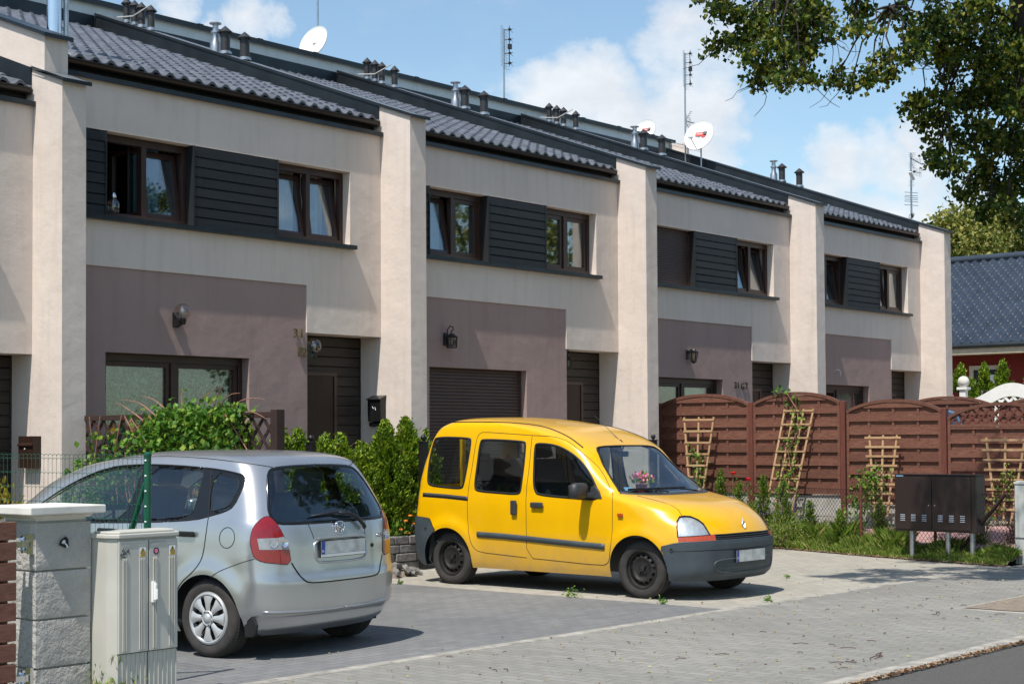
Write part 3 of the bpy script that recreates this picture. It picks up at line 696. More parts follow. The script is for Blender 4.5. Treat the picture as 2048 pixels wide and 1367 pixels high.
def lantern(x, y, z, label, kind=0, s=1.0, rz=0):
    t = thing('wall_lamp', label, 'lamp', (x, y, z), rz, 'lantern style wall lamps')
    m = MB(); m.box(-.03*s, .03*s, -.02, 0, -.09*s, .07*s)
    if kind == 0: m.tube([(0, -.02, .0), (0, -.05, .05), (0, -.05, .12), (0, -.10, .17), (0, -.155, .15), (0, -.16, .11), (0, -.125, .10), (0, -.12, .06)], .008, 6)
    else: m.tube([(0, -.02, .02), (0, -.07, .07), (0, -.13, .09)], .009, 6)
    m.build('bracket', 'iron', t, smooth=True, local=True)
    cx = -.13; m = MB(); g = MB()
    if kind == 0:
        m.lathe([(0, .065), (.035, .06), (.06, .035), (.088, .015), (.085, .005), (0, .004)], 6, (0, cx, 0))
        for k in range(6):
            a = k*pi/3; b = a+pi/3
            m.bar((.075*cos(a), cx+.075*sin(a), .005), (.068*cos(a), cx+.068*sin(a), -.13), .009)
            for zz in (-.03, -.065, -.10): m.bar((.073*cos(a), cx+.073*sin(a), zz), (.073*cos(b), cx+.073*sin(b), zz), .005)
            m.bar((.0735*cos((a+b)/2)*.87, cx+.0735*sin((a+b)/2)*.87, 0), (.07*cos((a+b)/2)*.87, cx+.07*sin((a+b)/2)*.87, -.13), .005)
        m.lathe([(0, -.13), (.075, -.128), (.075, -.138), (0, -.14)], 6, (0, cx, 0)); g.lathe([(.068, .0), (.063, -.13)], 6, (0, cx, 0))
    else:
        m.lathe([(0, .09), (.03, .085), (.045, .055), (.085, .03), (.085, .02), (0, .018)], 6, (0, cx, 0))
        for k in range(6): a = k*pi/3; m.bar((.075*cos(a), cx+.075*sin(a), .02), (.045*cos(a), cx+.045*sin(a), -.12), .010)
        m.lathe([(.05, -.115), (.05, -.13), (.02, -.15), (0, -.165)], 6, (0, cx, 0)); g.lathe([(.068, .02), (.04, -.12)], 6, (0, cx, 0))
    m.build('cage', 'iron', t, local=True); g.build('glazing', 'smoked_glass', t, local=True)
    m = MB(); m.lathe([(0, -.09), (.02, -.08), (.028, -.03), (.015, .0), (0, .003)], 10, (0, cx, 0)); m.build('bulb', 'white', t, smooth=True, local=True)
lantern(X0+S+PW+1.0-.03, FY+.018, 2.99, 'black carriage lantern with scrolled arm above the closed ground floor shutter', 0, 1.1)
lantern(X0+S+PW+3.70, FY+.10, 2.78, 'black carriage lantern with scrolled arm inside the entrance behind the van', 0, .9, pi/2)
lantern(22.33, FY+.018, 2.99, 'grey tapered lantern wall lamp over the window behind the brown fence', 1)
t = thing('lamp_cable', 'short white loose cable sticking out of the mauve wall of the farthest house', 'cable', (X0+3*S+PW+1.38, FY, 2.82))
m = MB(); x = X0+3*S+PW+1.38; m.tube([(x, FY+.03, 2.86), (x+.02, FY-.05, 2.88), (x+.05, FY-.08, 2.84), (x+.06, FY-.07, 2.76)], .008, 6); m.build('wire', 'white', t, smooth=True)
def number(x, z, rows, label, mat, s=.16):
    t = thing('house_number', label, 'house number', (x, FY+.018, z), group='house numbers on the mauve walls')
    for (dx, dzz, ch) in rows: text_obj('character', ch, s, mat, Vector((x+dx, FY+.002, z+dzz)), FACE_MY, t, .008)
number(13.62, 2.93, [(-.045, 0, '3'), (.055, 0, '1'), (.028, -.235, 'E'), (.105, -.235, '2')], 'brass characters 31 over E2 beside the nearest entrance', 'brass')
number(24.0, 2.50, [(-.20, 0, '3'), (-.11, 0, '1'), (.03, -.015, 'G'), (.16, 0, '2')], 'dark characters 31 G2 beside the entrance behind the brown fence', 'gutter')
def mailbox(x, y, z, label, mat, roof):
    t = thing('mailbox', label, 'mailbox', (x, y, z), group='letter boxes on the pillars')
    d = .10; m = MB()
    if roof: m.prism([(x, z-.17), (x, z+.15), (x-.02, z+.17), (x-d-.01, z+.12), (x-d, z-.17)], y-.12, y+.12, 'y')
    else: m.box(x-d, x, y-.14, y+.14, z-.17, z+.17)
    m.build('box', mat, t, bevel=.004)
    m = MB()
    if roof: m.prism([(x, z+.165), (x-d-.03, z+.118), (x-d-.03, z+.128), (x, z+.178)], y-.13, y+.13, 'y'); m.lathe([(.03, -.12), (.03, .12)], 14, (x-.05, y, z-.205), 'y'); m.box(x-.012, x, y-.1, y+.1, z-.24, z-.17)
    else: m.prism([(x-d, z+.07), (x-d-.02, z+.065), (x-d-.02, z+.075), (x-d, z+.10)], y-.135, y+.135, 'y')
    m.build('lid', mat, t)
    m = MB(); m.lathe([(0, -.006), (.009, -.005), (.009, 0)], 10, (x-d-.003, y+.01, z+.035), 'x') if not roof else m.tube([(x-d-.004, y+.03, z+.03), (x-d-.006, y+.01, z), (x-d-.004, y-.02, z+.02), (x-d-.006, y-.03, z-.02)], .006, 5)
    m.build('emblem' if roof else 'lock', 'white', t)
mailbox(X0, 15.02-.0, 1.50-.02, 'brown steel letter box on the leftmost pillar behind the green mesh fence', 'door', False)
mailbox(X0+S, 15.09, 2.0, 'black letter box with slanted lid and newspaper roll on the second pillar', 'blackgloss', True)

# ------------------------------------------------------------------ antennas and dishes
def dish(x, y, z, r, label, print_, feed=True, mast=.5):
    t = thing('satellite_dish', label, 'satellite dish', (x, y, z), 0, 'satellite dishes on the roofs')
    az = radians(-176); el = radians(20)   # faces the street and to the left
    D = Vector((cos(az)*cos(el), sin(az)*cos(el), sin(el))); R = D.to_track_quat('Z', 'Y').to_matrix().to_4x4(); mt = Matrix.Translation((0, 0, 0)) @ R
    m = MB(); pr = [(r*q, .20*r*q*q) for q in np.linspace(0.02, 1, 10)]+[(r*1.015, .20*r+.004), (r*1.01, .20*r-.012)]+[(r*q, .20*r*q*q-.014) for q in np.linspace(.98, .02, 8)]
    m.lathe(pr, 40, (0, 0, 0)); m.xf(Matrix.Scale(1.0, 4)).xf(mt); m.build('reflector', 'white', t, smooth=True, local=True)
    m = MB(); m.tube([(.10, .05, -.9), (.10, .05, .85 if not print_ else .1)], .018, 8); m.bar((0, 0, -.03), (.10, .05, -.03), .04); m.bar((0, .06, -.02), tuple(mt @ Vector((0, 0, -.03))), .06); m.build('mast', 'steel', t, smooth=True, local=True)
    if feed:
        up = (R @ Vector((0, 1, 0, 0))).to_3d() if False else None
        a = mt @ Vector((0, -r*.95, .17*r)); a2 = mt @ Vector((0, r*.95, .17*r)); low = a if a.z < a2.z else a2; f = Vector(low)*.55+D*(r*1.05)+Vector((0, 0, -.05))
        m = MB(); m.tube([tuple(low), tuple(f)], .012, 6); m.tube([tuple(Vector((0, .04, -.3))), tuple(low)], .010, 6); m.build('feed_arm', 'steel', t, local=True)
        m = MB(); dd = (Vector((0, 0, 0))-f).normalized(); m.tube([tuple(f-dd*.08), tuple(f), tuple(f+dd*.05)], [.03, .04, .045], 10); m.build('converter', 'white', t, smooth=True, local=True)
    if print_:
        rot = R.to_3x3()
        X = Vector((0, 0, 1)).cross(D).normalized(); Y = D.cross(X); rt = Matrix((X, Y, D)).transposed()
        c = Y*(r*.15)+D*(.03*r+.006)
        mt2 = Matrix.Translation(c) @ rt.to_4x4()
        m = MB(); m.box(-.17*r*2.1, .12*r*2, -.065*r*2, .065*r*2, 0, .004); 
        if print_ == 2: m.box(.05*r*2, .19*r*2, -.12*r*2, -.055*r*2, 0, .004)
        m.xf(mt2); m.build('red_print', 'redplastic', t, local=True)
        m = MB(); m.box(.115*r*2, .22*r*2, -.065*r*2, .065*r*2, .001, .005); m.xf(mt2); m.build('black_print', 'iron', t, local=True)
        for b, sx, cx_, z_ in (('CYFRA', 1, -.12, .006), ('+', 1, .168, .008)):
            text_obj('lettering', b, r*.19, 'white', mt2 @ Vector((cx_*r, 0, z_)) if b != '+' else mt2 @ Vector((.335*r, 0, z_)), rt, None, .001).parent = t
    return t
dish(20.42, 22.1, 9.02, .33, 'plain white satellite dish behind the ridge above the nearest house', 0, False)
dish(31.05, 22.1, 8.88, .29, 'smaller red printed satellite dish peeking over the ridge beside the bigger one', 1, False)
dish(30.75, 20.35, 8.50, .37, 'big white satellite dish with red and black print at the right end of the ridge', 2, True)
def grid_antenna(x, y, z, h, label, extra=False):
    t = thing('aerial', label, 'aerial', (x, y, z), radians(25), 'television aerials on the roofs')
    m = MB(); m.tube([(0, 0, -.4), (0, 0, h)], .02, 8); m.build('mast', 'steel', t, smooth=True, local=True)
    m = MB(); g = .22; top = h+.03; n = 14
    for k in range(n+1): zz = top-.02-k*.058; m.tube([(-g-.06, -.02-.03, zz), (-g, .0, zz), (g, 0, zz), (g+.06, -.05, zz)], .0028, 4, caps=False)
    for xx in (-g, -.1, .1, g): m.tube([(xx, .004, top), (xx, .004, top-.85)], .0028, 4, caps=False)
    m.build('reflector_grid', 'steel', t, local=True)
    m = MB()
    for q in (.05, .26, .55, .76):
        zz = top-q; m.box(-.025, .025, -.16, -.10, zz-.015, zz+.02)
        for sx in (-1, 1): m.tube([(0, -.13, zz), (sx*.15, -.16, zz+.05)], .005, 4); m.tube([(0, -.13, zz), (sx*.15, -.16, zz-.03)], .005, 4)
        m.bar((0, 0, zz), (0, -.14, zz), .012)
    m.box(-.035, .035, -.17, -.09, top-.46, top-.36); m.tube([(0, -.12, top), (0, -.12, top-.82)], .009, 6)
    m.build('dipoles', 'iron', t, local=True)
    if extra:
        m = MB(); zz = -.22+h*.42
        m.tube([(0, 0, zz), (.95, -.5, zz-.04)], .010, 6)
        for k in range(12): q = .28+k*.058; px, py = .95*q/1, -.5*q; m.tube([(px, py, zz-.03-.06), (px, py, zz+.03)], .003, 4)
        for k in range(4): q = .05+k*.05; m.tube([(.95*q, -.5*q, zz-.16+k*.02), (.95*q, -.5*q, zz+.16-k*.02)], .004, 4)
        for sg in (-1, 1):
            m.tube([(.02, 0, zz), (.22, -.10, zz+sg*.26)], .006, 4)
            for k in range(4): q = .3+.2*k; m.tube([(.2*q-.07, -.1*q, zz+sg*.26*q), (.2*q+.07, -.1*q-.05, zz+sg*.26*q+.01)], .003, 4)
        m.build('long_yagi', 'iron', t, local=True)
        m = MB(); zz = zz-.62; m.tube([(-.75, .2, zz), (.8, -.25, zz+.07)], .007, 6); m.tube([(-.55, .2, zz-.05), (.8, -.25, zz+.015)], .004, 4); m.build('fm_dipole', 'steel', t, local=True)
grid_antenna(25.45, 21.75, 8.6, 1.60, 'tall grid television aerial alone on the ridge near the middle of the sky')
grid_antenna(30.95, 20.9, 8.2, 2.35, 'tall grid and yagi aerial rising above the biggest dish', True)
def mast_mix():
    x, y, z = 31.1, 15.3, 6.15; t = thing('aerial', 'aerial mast with many rods near the right end of the row, beside hanging leaves', 'aerial', (x, y, z), radians(20), 'television aerials on the roofs')
    m = MB(); m.tube([(0, 0, -.1), (0, 0, 1.42)], .02, 8); m.build('mast', 'steel', t, smooth=True, local=True)
    m = MB()
    m.tube([(-.05, 0, 1.30), (.50, -.18, 1.24)], .010, 6)
    for k in range(7): q = .12+k*.12; m.tube([(.5*q-.01, -.18*q, 1.24), (.5*q+.01, -.18*q, 1.34)], .003, 4)
    for zz in (1.42, 1.385, 1.345, 1.22, 1.18, 1.14, 1.10): m.tube([(.02, .05, zz), (.16, -.08, zz+.02)], .003, 4)
    m.tube([(.05, 0, 1.3), (.11, -.04, 1.42)], .005, 4); m.tube([(.05, 0, 1.26), (.11, -.04, 1.12)], .006, 4)
    m.tube([(-.12, .02, 1.02), (.45, -.16, 1.05)], .006, 6)
    for k in range(6): q = .1+k*.07; m.tube([(q, -.35*q, .96), (q, -.35*q, 1.13)], .003, 4)
    m.box(.12, .16, -.08, -.03, 1.02, 1.06); m.build('yagi_rods', 'iron', t, local=True)
    m = MB(); m.bar((-.22, 0, .98), (-.02, -.05, .85), .07, .02); m.box(-.05, .03, -.06, 0, .84, .89)
    for zz in (.80, .765, .73, .70): m.tube([(-.17, .04, zz), (.10, -.05, zz+.02)], .004, 4)
    m.build('upper_panel', 'white', t, local=True)
    m = MB()
    for zz, w in ((.565, .34), (.50, .30), (.46, .36), (.42, .30), (.375, .36), (.30, .36)): m.tube([(-w, .1, zz-.02), (w, -.1, zz+.045)], .006, 4)
    m.build('lower_rods', 'steel', t, local=True)
    m = MB(); r = [(.22*cos(a)*1.0, -.05*sin(a), .09+.035*sin(a)*1.2) for a in np.linspace(0, 2*pi, 25)[:-1]]; m.tube(r, .006, 5, closed=True); m.box(-.03, .03, -.04, .01, .05, .12); m.build('loop_dipole', 'gutter', t, local=True)
mast_mix()
# ================================================================== ground
def sheet(name, poly, z, mat, th=None):
    m = MB(); n = len(poly)
    m.add([(x, y, z) for x, y in poly], [tuple(range(n))]); o = m.build(name, mat, weld=False); return struct(o)
sheet('ground', [(-400, -400), (900, -400), (900, 900), (-400, 900)], -.03, 'lawn')
sheet('road', [(-60, -3), (200, -3), (200, 5.10), (-60, 5.10)], -.022, 'asphalt')
m = MB(); m.box(-20, 120, 5.10, 5.25, -.10, .004); struct(m.build('kerb', 'kerb', bevel=.012))
sheet('sidewalk', [(-20, 5.25), (120, 5.25), (120, 8.10), (-20, 8.10)], 0, 'pav_walk')
m = MB(); m.box(6.2, 19.0, 8.08, 8.19, -.10, .006); struct(m.build('edging', 'kerb', bevel=.006))
sheet('dark_parking', [(6.2, 8.19), (12.74, 8.19), (12.74, 15), (6.2, 15)], 0, 'pav_dark')
sheet('light_parking', [(12.74, 8.19), (18.85, 8.10), (19.4, 10.2), (20.15, 12.3), (20.3, 15.04), (12.74, 15.04)], .0, 'pav_light')
m = MB(); m.box(13.9, 14.3, 5.45, 5.52, 0, .01); 
# tree pit
def blob_patch(name, cx, cy, rx, ry, z, h, mat, n=26, seed=1):
    r = random.Random(seed); m = MB(); rings = []
    for i, q in enumerate((1, .8, .55, .3)):
        rings.append([(cx+rx*q*cos(2*pi*k/n)*(1+(r.random()-.5)*.18), cy+ry*q*sin(2*pi*k/n)*(1+(r.random()-.5)*.18), z+h*(1-q*q)*(.7+.6*r.random())) for k in range(n)])
    V = [p for rr in rings for p in rr]+[(cx, cy, z+h)]; F = [(i*n+k, i*n+(k+1) % n, (i+1)*n+(k+1) % n, (i+1)*n+k) for i in range(3) for k in range(n)]+[(3*n+k, 3*n+(k+1) % n, 4*n) for k in range(n)]
    m.add(V, F); return m.build(name, mat, smooth='all')
m = MB(); m.box(14.05, 18.6, 5.62, 6.52, -.05, .006); struct(m.build('tree_pit_edging', 'kerb', bevel=.004))
sheet('tree_pit', [(14.11, 5.68), (18.54, 5.68), (18.54, 6.46), (14.11, 6.46)], .012, 'earth')
# ground that rises behind the verge, towards the gardens and the far house
def terrain(name, xs, ys, zf, mat, seed=3, rough=.02):
    r = np.random.RandomState(seed); X, Y = np.meshgrid(xs, ys, indexing='ij'); Zz = zf(X, Y)+r.normal(0, rough, X.shape)*(zf(X, Y) > .02)
    V = np.stack([X, Y, Zz], -1).reshape(-1, 3); nx, ny = X.shape; i = np.arange(nx*ny).reshape(nx, ny)
    F = np.stack([i[:-1, :-1], i[1:, :-1], i[1:, 1:], i[:-1, 1:]], -1).reshape(-1, 4)
    return struct(arr_mesh(name, V, F, mat, smooth=True))
def edge_x(y): return 18.85+np.interp(y, [-5, 8.1, 10.2, 12.3, 15, 20], [0, 0, .55, 1.3, 1.45, 1.45])
def zg(X, Y):
    d = X-edge_x(Y); return np.interp(d, [-.05, 0, .45, 1.0, 2.2, 3, 14, 24, 60], [-.02, .012, .10, .17, .38, .5, .85, 1.3, 1.6])
ys = np.concatenate([np.linspace(8.1, 15.02, 34)])
xs = np.linspace(0, 1, 60)
def verge():
    r = np.random.RandomState(5); D = np.concatenate([np.linspace(0, 3, 40), np.linspace(3.5, 60, 40)]); V = []
    Y = np.concatenate([np.linspace(8.105, 15.05, 36), np.linspace(15.6, 70, 20)])
    for y in Y:
        for d in D: V.append((float(edge_x(y))+d, y, float(zg(float(edge_x(y))+d, y))+r.normal(0, .008)*(d > .02)))
    i = np.arange(len(V)).reshape(len(Y), len(D)); F = np.stack([i[:-1, :-1], i[:-1, 1:], i[1:, 1:], i[1:, :-1]], -1).reshape(-1, 4)
    struct(arr_mesh('garden_ground', V, F, 'earth', smooth=True))
verge()
def drive():   # neighbour's reddish driveway inside the mesh fence
    V = []; Y = np.linspace(8.106, 13.1, 20); X = np.linspace(0, 1, 8)
    for y in Y:
        a, b = float(edge_x(y))+.55, 21.05
        for q in X: x = a+(b-a)*q; V.append((x, y, float(zg(x, y))+.035))
    i = np.arange(len(V)).reshape(20, 8); F = np.stack([i[:-1, :-1], i[:-1, 1:], i[1:, 1:], i[1:, :-1]], -1).reshape(-1, 4)
    struct(arr_mesh('pink_driveway', V, F, 'pav_pink', smooth=True))
drive()
# raised planting bed in front of house 31 with its dry stone wall
m = MB(); m.box(11.2, 14.30, 13.72, 14.5, 0, .40); m.box(11.2, 13.75, 14.5, 15.0, 0, .40); struct(m.build('planting_bed', 'earth'))
t = thing('garden_wall', 'low wall of grey split stone blocks beside the rear wheel of the yellow van', 'wall', (14.9, 13.8, 0))
r = random.Random(4)
m = MB()
for row in range(4):
    x = 13.36; z0 = row*.105
    while x < 16.0:
        w = r.uniform(.18, .38); d = r.uniform(-.012, .018); m.box(x+.004, min(x+w, 16)-.004, 13.66+d, 13.80, z0+.004, z0+.1); x += w
m.build('stones', 'stone', t, bevel=.012)
m = MB(); m.box(13.37, 15.99, 13.70, 13.79, 0, .41); m.build('mortar_core', 'dark', t)
m = MB(); m.box(14.31, 16.0, 13.81, 14.5, 0, .36); struct(m.build('planting_bed', 'earth'))
tag(blob_patch('rubble_heap', 13.3, 13.3, .45, .30, 0, .14, 'earth'), 'small heap of earth and rubble at the foot of the stone wall between the cars', 'rubble')
V = []; r = random.Random(8); m = MB()
for _ in range(60):
    a = r.random()*6.28; q = r.random()**.6; x = 13.3+.5*q*cos(a); y = 13.25+.36*q*sin(a); s = r.uniform(.015, .05)
    m.box(-s, s, -s*.8, s*.7, -s*.5, s*.6, Matrix.Translation((x, y, .13*(1-q*q)+s*.3)) @ Matrix.Rotation(r.random()*3, 4, (r.random(), r.random(), 1)))
tag(m.build('loose_stones', 'stone'), 'loose stones strewn over the earth heap by the stone wall', 'stones', kind='stuff')
m = MB(); m.prism([(14.62, 0), (14.76, 0), (14.76, .21), (14.73, .25), (14.65, .25), (14.62, .21)], 13.50, 13.58, 'y')
tag(m.build('kerb_stub', 'concrete', bevel=.006), 'short upright concrete stub beside the black post behind the van', 'concrete block')

# ------------------------------------------------------------------ black posts with ball tops
def ball_post(x, y, z0, z1, label):
    t = thing('fence_post', label, 'post', (x, y, z0), group='black posts with ball finials')
    m = MB(); m.box(-.043, .043, -.043, .043, 0, z1-z0-.10); m.build('shaft', 'iron', t, local=True, bevel=.004)
    m = MB(); m.box(-.050, .050, -.050, .050, z1-z0-.105, z1-z0-.09); m.lathe([(.02, z1-z0-.09), (.016, z1-z0-.078)]+[(.036*sin(a), z1-z0-.045-.036*cos(a)) for a in np.linspace(.4, pi, 10)], 16); m.build('finial', 'iron', t, smooth=True, local=True)
ball_post(12.54, 13.66, .3, 1.66, 'black square post with ball top in front of the hedge behind the silver car')
ball_post(14.33, 13.58, 0, 1.66, 'black square post with ball top just behind the rear of the yellow van')
ball_post(19.41, 13.72, 0, 1.66, 'black square post with ball top seen over the right side of the van roof')

# ------------------------------------------------------------------ brown timber fence panels
def fence_panel(y0, y1, x, zb, zs, arch, label, lattice=False, group='brown arched timber fence panels'):
    """panel in the plane x, from y0 to y1 (y0>y1); bottom zb, side height zs"""
    t = thing('timber_fence', label, 'fence', (x, (y0+y1)/2, zb), group=group)
    w = y0-y1; top = lambda q: zs+arch*(1-(2*q-1)**2)**.8 if 0 < q < 1 else zs
    m = MB(); fw = .042
    m.box(x-.03, x+.03, y0-fw, y0, zb, zs+.01); m.box(x-.03, x+.03, y1, y1+fw, zb, zs+.01)
    n = 20; P = [(y0-w*q/n, top(q/n)) for q in range(n+1)]
    for a, b in zip(P[:-1], P[1:]): m.bar((x, a[0], a[1]), (x, b[0], b[1]), .06, .045, up=(1, 0, 0)) if False else m.prism([(a[0], a[1]-.045), (a[0], a[1]), (b[0], b[1]), (b[0], b[1]-.045)], x-.035, x+.035, 'x')
    m.box(x-.028, x+.028, y1+fw, y0-fw, zb, zb+.035)
    if lattice: zl = zs-.10; m.box(x-.03, x+.03, y1+fw, y0-fw, zl-.04, zl)
    m.build('frame', 'fence', t)
    # horizontal lamellae, woven: alternately in front of and behind the battens
    lz = (zs-.14) if lattice else zs+arch; h = .112; m = MB(); k = 0; z = zb+.038
    rr = random.Random(int(y0*10))
    while z < lz-.03:
        z1 = min(z+h, lz-.005)
        if z1 > zs-.05 and not lattice:   # clip under the arch
            qs = [q/60 for q in range(61) if top(q/60)-.045 > z+.02]
            if not qs: break
            a, b = y0-w*qs[0]-.01, y0-w*qs[-1]+.01; z1 = min(z1, zs+arch-.05)
            poly = [(a, z), (b, z)]+[(y0-w*q, min(z1, top(q)-.045)) for q in reversed(qs)]
        else: a, b = y0-fw, y1+fw; poly = [(a, z), (b, z), (b, z1), (a, z1)]
        off = -.020 if k % 2 == 0 else .010; dz = rr.uniform(-.003, .003)
        m.prism([(p, zz+dz) for p, zz in poly], x+off-.006, x+off+.006, 'x'); z += h-.014; k += 1
    m.build('lamellae', 'fence', t)
    m = MB()
    for q in (.24, .5, .76) if not lattice else (.24, .5, .76):
        yy = y0-w*q; m.box(x-.030, x-.010, yy-.018, yy+.018, zb+.03, (zs-.12 if lattice else top(q)-.05)) if False else m.box(x-.015, x+.011, yy-.02, yy+.02, zb+.03, (zs-.12 if lattice else top(q)-.05))
    m.build('battens', 'fence', t)
    if lattice:
        m = MB(); zl = zs-.10; c = w
        for sgn, xo in ((1, -.008), (-1, .008)):
            s0 = -1.2
            while s0 < w+1.2:
                pts = []
                for q in np.linspace(0, .8, 60):
                    yy = s0+(q if sgn > 0 else -q); zz = zl+q
                    if fw < yy < w-fw and zz < top(yy/w)-.03: pts.append((yy, zz))
                if len(pts) > 2: m.bar((x+xo, y0-pts[0][0], pts[0][1]-.01), (x+xo, y0-pts[-1][0], pts[-1][1]+.01), .014, .028, up=(1, 0, 0)) if False else m.bar((x+xo, y0-pts[0][0], pts[0][1]-.01), (x+xo, y0-pts[-1][0], pts[-1][1]+.01), .028, .014, up=(1, 0, 0))
                s0 += .135
        m.build('lattice', 'post', t)
    return t
def timber_post(x, y, z0, z1, label):
    m = MB(); m.box(x-.045, x+.045, y-.04, y+.04, z0, z1)
    return tag(m.build('timber_post', 'post', bevel=.006), label, 'post', 'square posts of the brown fence')
FX = 21.4
PN = [(14.98, 13.29, .74, 2.115, .175, False), (13.21, 11.71, .74, 2.12, .165, False), (11.60, 10.10, .61, 1.98, .165, False), (10.0, 8.42, .48, 1.87, .20, True)]
LB = ['arched brown fence panel nearest the house, fan trellis in front', 'arched brown fence panel with the tall leaning trellis and climbing vine', 'arched brown fence panel with fan trellis partly behind the meter box', 'brown fence panel with lattice arch top at the right edge']
for (a, b, zb, zs, ar, lt), lb in zip(PN, LB): fence_panel(a, b, FX, zb, zs, ar, lb, lt)
for y, z1, lb in ((15.025, 2.13, 'fence post against the house wall at the left end of the fence'), (13.25, 2.14, 'fence post between the first two arched panels'), (11.655, 2.13, 'fence post behind the mesh fence post, between second and third panel'), (10.05, 2.0, 'fence post left of the lattice topped panel')): timber_post(FX-.01, y, .38, z1, lb)
m = MB()
for a, b, zt in ((15.0, 13.25, .72), (13.25, 11.655, .72), (11.655, 10.05, .59), (10.05, 8.3, .46)): m.box(FX+.005, FX+.055, b+.002, a-.002, .1, zt)
tag(m.build('concrete_plinth', 'concrete', bevel=.004), 'pale concrete plinth boards under the brown fence', 'plinth')
fence_panel(13.2, 11.5, 26.4, .75, 2.13, .17, 'plain arched panel of the second brown fence behind, left of the two', group='arched panels of the fence behind')
fence_panel(11.4, 9.7, 26.4, .72, 2.10, .16, 'plain arched panel of the second brown fence behind, right of the two', group='arched panels of the fence behind')

# ------------------------------------------------------------------ raw wood plant trellises
def fan(x, y, z0, z1, wt, wb, rungs, label, over=.05, lean=.10):
    t = thing('plant_trellis', label, 'trellis', (x, y, z0), group='fan shaped raw wood trellises')
    m = MB(); P = lambda q, s: (x+lean*(q-1)-.02, y-s*(wb+(wt-wb)*q)/2, z0+(z1-z0)*q)
    for s in (-1, 0, 1): m.bar(P(0, s), P(1, s), .030, .018, up=(1, 0, 0))
    m.build('uprights', 'pine', t)
    m = MB()
    for k in range(rungs):
        q = .97-k*(.92/(rungs)); a, b = Vector(P(q, -1)), Vector(P(q, 1)); d = (b-a).normalized()*over; sh = Vector((-.018, 0, 0))
        m.bar(a-d+sh, b+d+sh, .030, .014, up=(1, 0, 0))
    m.build('rungs', 'pine', t)
fan(21.25, 14.12, .55, 1.92, .56, .20, 7, 'narrow raw wood fan trellis leaning on the first fence panel', .02)
fan(21.25, 10.93, .45, 1.62, .44, .20, 8, 'raw wood fan trellis just left of the dark meter box', .07)
fan(21.22, 9.07, .40, 1.58, .56, .20, 8, 'raw wood fan trellis right of the dark meter box', .08)
t = thing('plant_trellis', 'tall slanting four bar trellis with a climbing vine on the second fence panel', 'trellis', (21.2, 12.5, .55))
m = MB()
for k in range(4): m.bar((21.10, 12.83-k*.15-.0, .5), (21.33, 12.62-k*.165, 2.02), .030, .018, up=(1, 0, 0))
m.build('uprights', 'pine', t)
m = MB()
for k in range(7): q = .985-k*.135; m.bar((21.10+.23*q-.018, 12.83-.21*q+.01, .5+1.52*q), (21.10+.23*q-.018, 12.38-.255*q-.01, .5+1.52*q), .024, .012, up=(1, 0, 0))
m.build('rungs', 'pine', t)

# ------------------------------------------------------------------ dark brown lattice divider beside house 31
t = thing('lattice_screen', 'dark brown diagonal lattice screen overgrown by a climber in front of the lace curtains', 'lattice screen', (10.1, 13, .4))
lx = 10.10; ya, yb, zt, zb = 14.90, 11.42, 1.865, .70
m = MB(); m.box(lx-.05, lx+.05, ya-.085, ya, .0, zt+.01); m.box(lx-.05, lx+.05, yb, yb+.09, 0, zt+.02); m.box(lx-.045, lx+.045, 13.12, 13.20, 0, zt)
m.box(lx-.035, lx+.035, yb+.09, ya-.085, zt-.055, zt); m.box(lx-.035, lx+.035, yb+.09, ya-.085, zb-.06, zb); m.build('frame', 'trellis_brown', t, bevel=.004)
m = MB()
for sg, xo in ((1, -.012), (-1, .012)):
    s0 = -1.2
    while s0 < 4.8:
        a = (s0, zb); b = (s0+sg*1.16/1.25, zt-.05); lo, hi = yb+.09, ya-.085
        y0_, y1_ = a[0]+yb, b[0]+yb; z0_, z1_ = a[1], b[1]
        def cl(y0_, z0_, y1_, z1_):
            if y0_ > y1_: y0_, z0_, y1_, z1_ = y1_, z1_, y0_, z0_
            if y1_ < lo or y0_ > hi: return None
            f = (z1_-z0_)/(y1_-y0_)
            if y0_ < lo: z0_ += f*(lo-y0_); y0_ = lo
            if y1_ > hi: z1_ += f*(hi-y1_); y1_ = hi
            return (y0_, z0_, y1_, z1_)
        c = cl(y0_, z0_, y1_, z1_)
        if c and c[2]-c[0] > .05: m.bar((lx+xo, c[0], c[1]), (lx+xo, c[2], c[3]), .032, .012, up=(1, 0, 0))
        s0 += .17
m.build('lattice', 'trellis_brown', t)

# ------------------------------------------------------------------ chain link fence on the verge
def chain_x(y): return float(edge_x(y))+.42
t = thing('chain_link_fence', 'low brown chain link fence between the grassy verge and the pink driveway', 'fence', (chain_x(10), 10, .1))
m = MB(); Y0, Y1 = 8.15, 14.6; pitch = .062
def wire(p, q): m.bar(p, q, .0034)
y = Y1; zt_ = lambda y: float(zg(chain_x(y), y))+.80; zb_ = lambda y: float(zg(chain_x(y), y))-.02
H_ = .80
for sgn in (1, -1):
    y = Y0-H_
    while y < Y1+H_:
        pts = []
        for q in np.linspace(0, H_, 7):
            yy = y+sgn*q*.85
            if Y0 <= yy <= Y1: pts.append((chain_x(yy)+sgn*.002, yy, zb_(yy)+q))
        for a, b in zip(pts[:-1], pts[1:]): wire(a, b)
        y += pitch
m.build('mesh', 'gutter', t, weld=False)
m = MB()
for q in (0, .4, .79): m.tube([(chain_x(y), y, zb_(y)+q) for y in np.linspace(Y0, Y1, 14)], .0028, 5)
m.build('tension_wire', 'gutter', t)
for y in (14.5, 12.6, 10.62, 9.35):
    m = MB(); x = chain_x(y); z = float(zg(x, y)); m.lathe([(.021, z-.1), (.021, z+.84), (.0, z+.845)], 14, (x-.02, y, 0)); m.build('post', 'post', t, smooth=True)
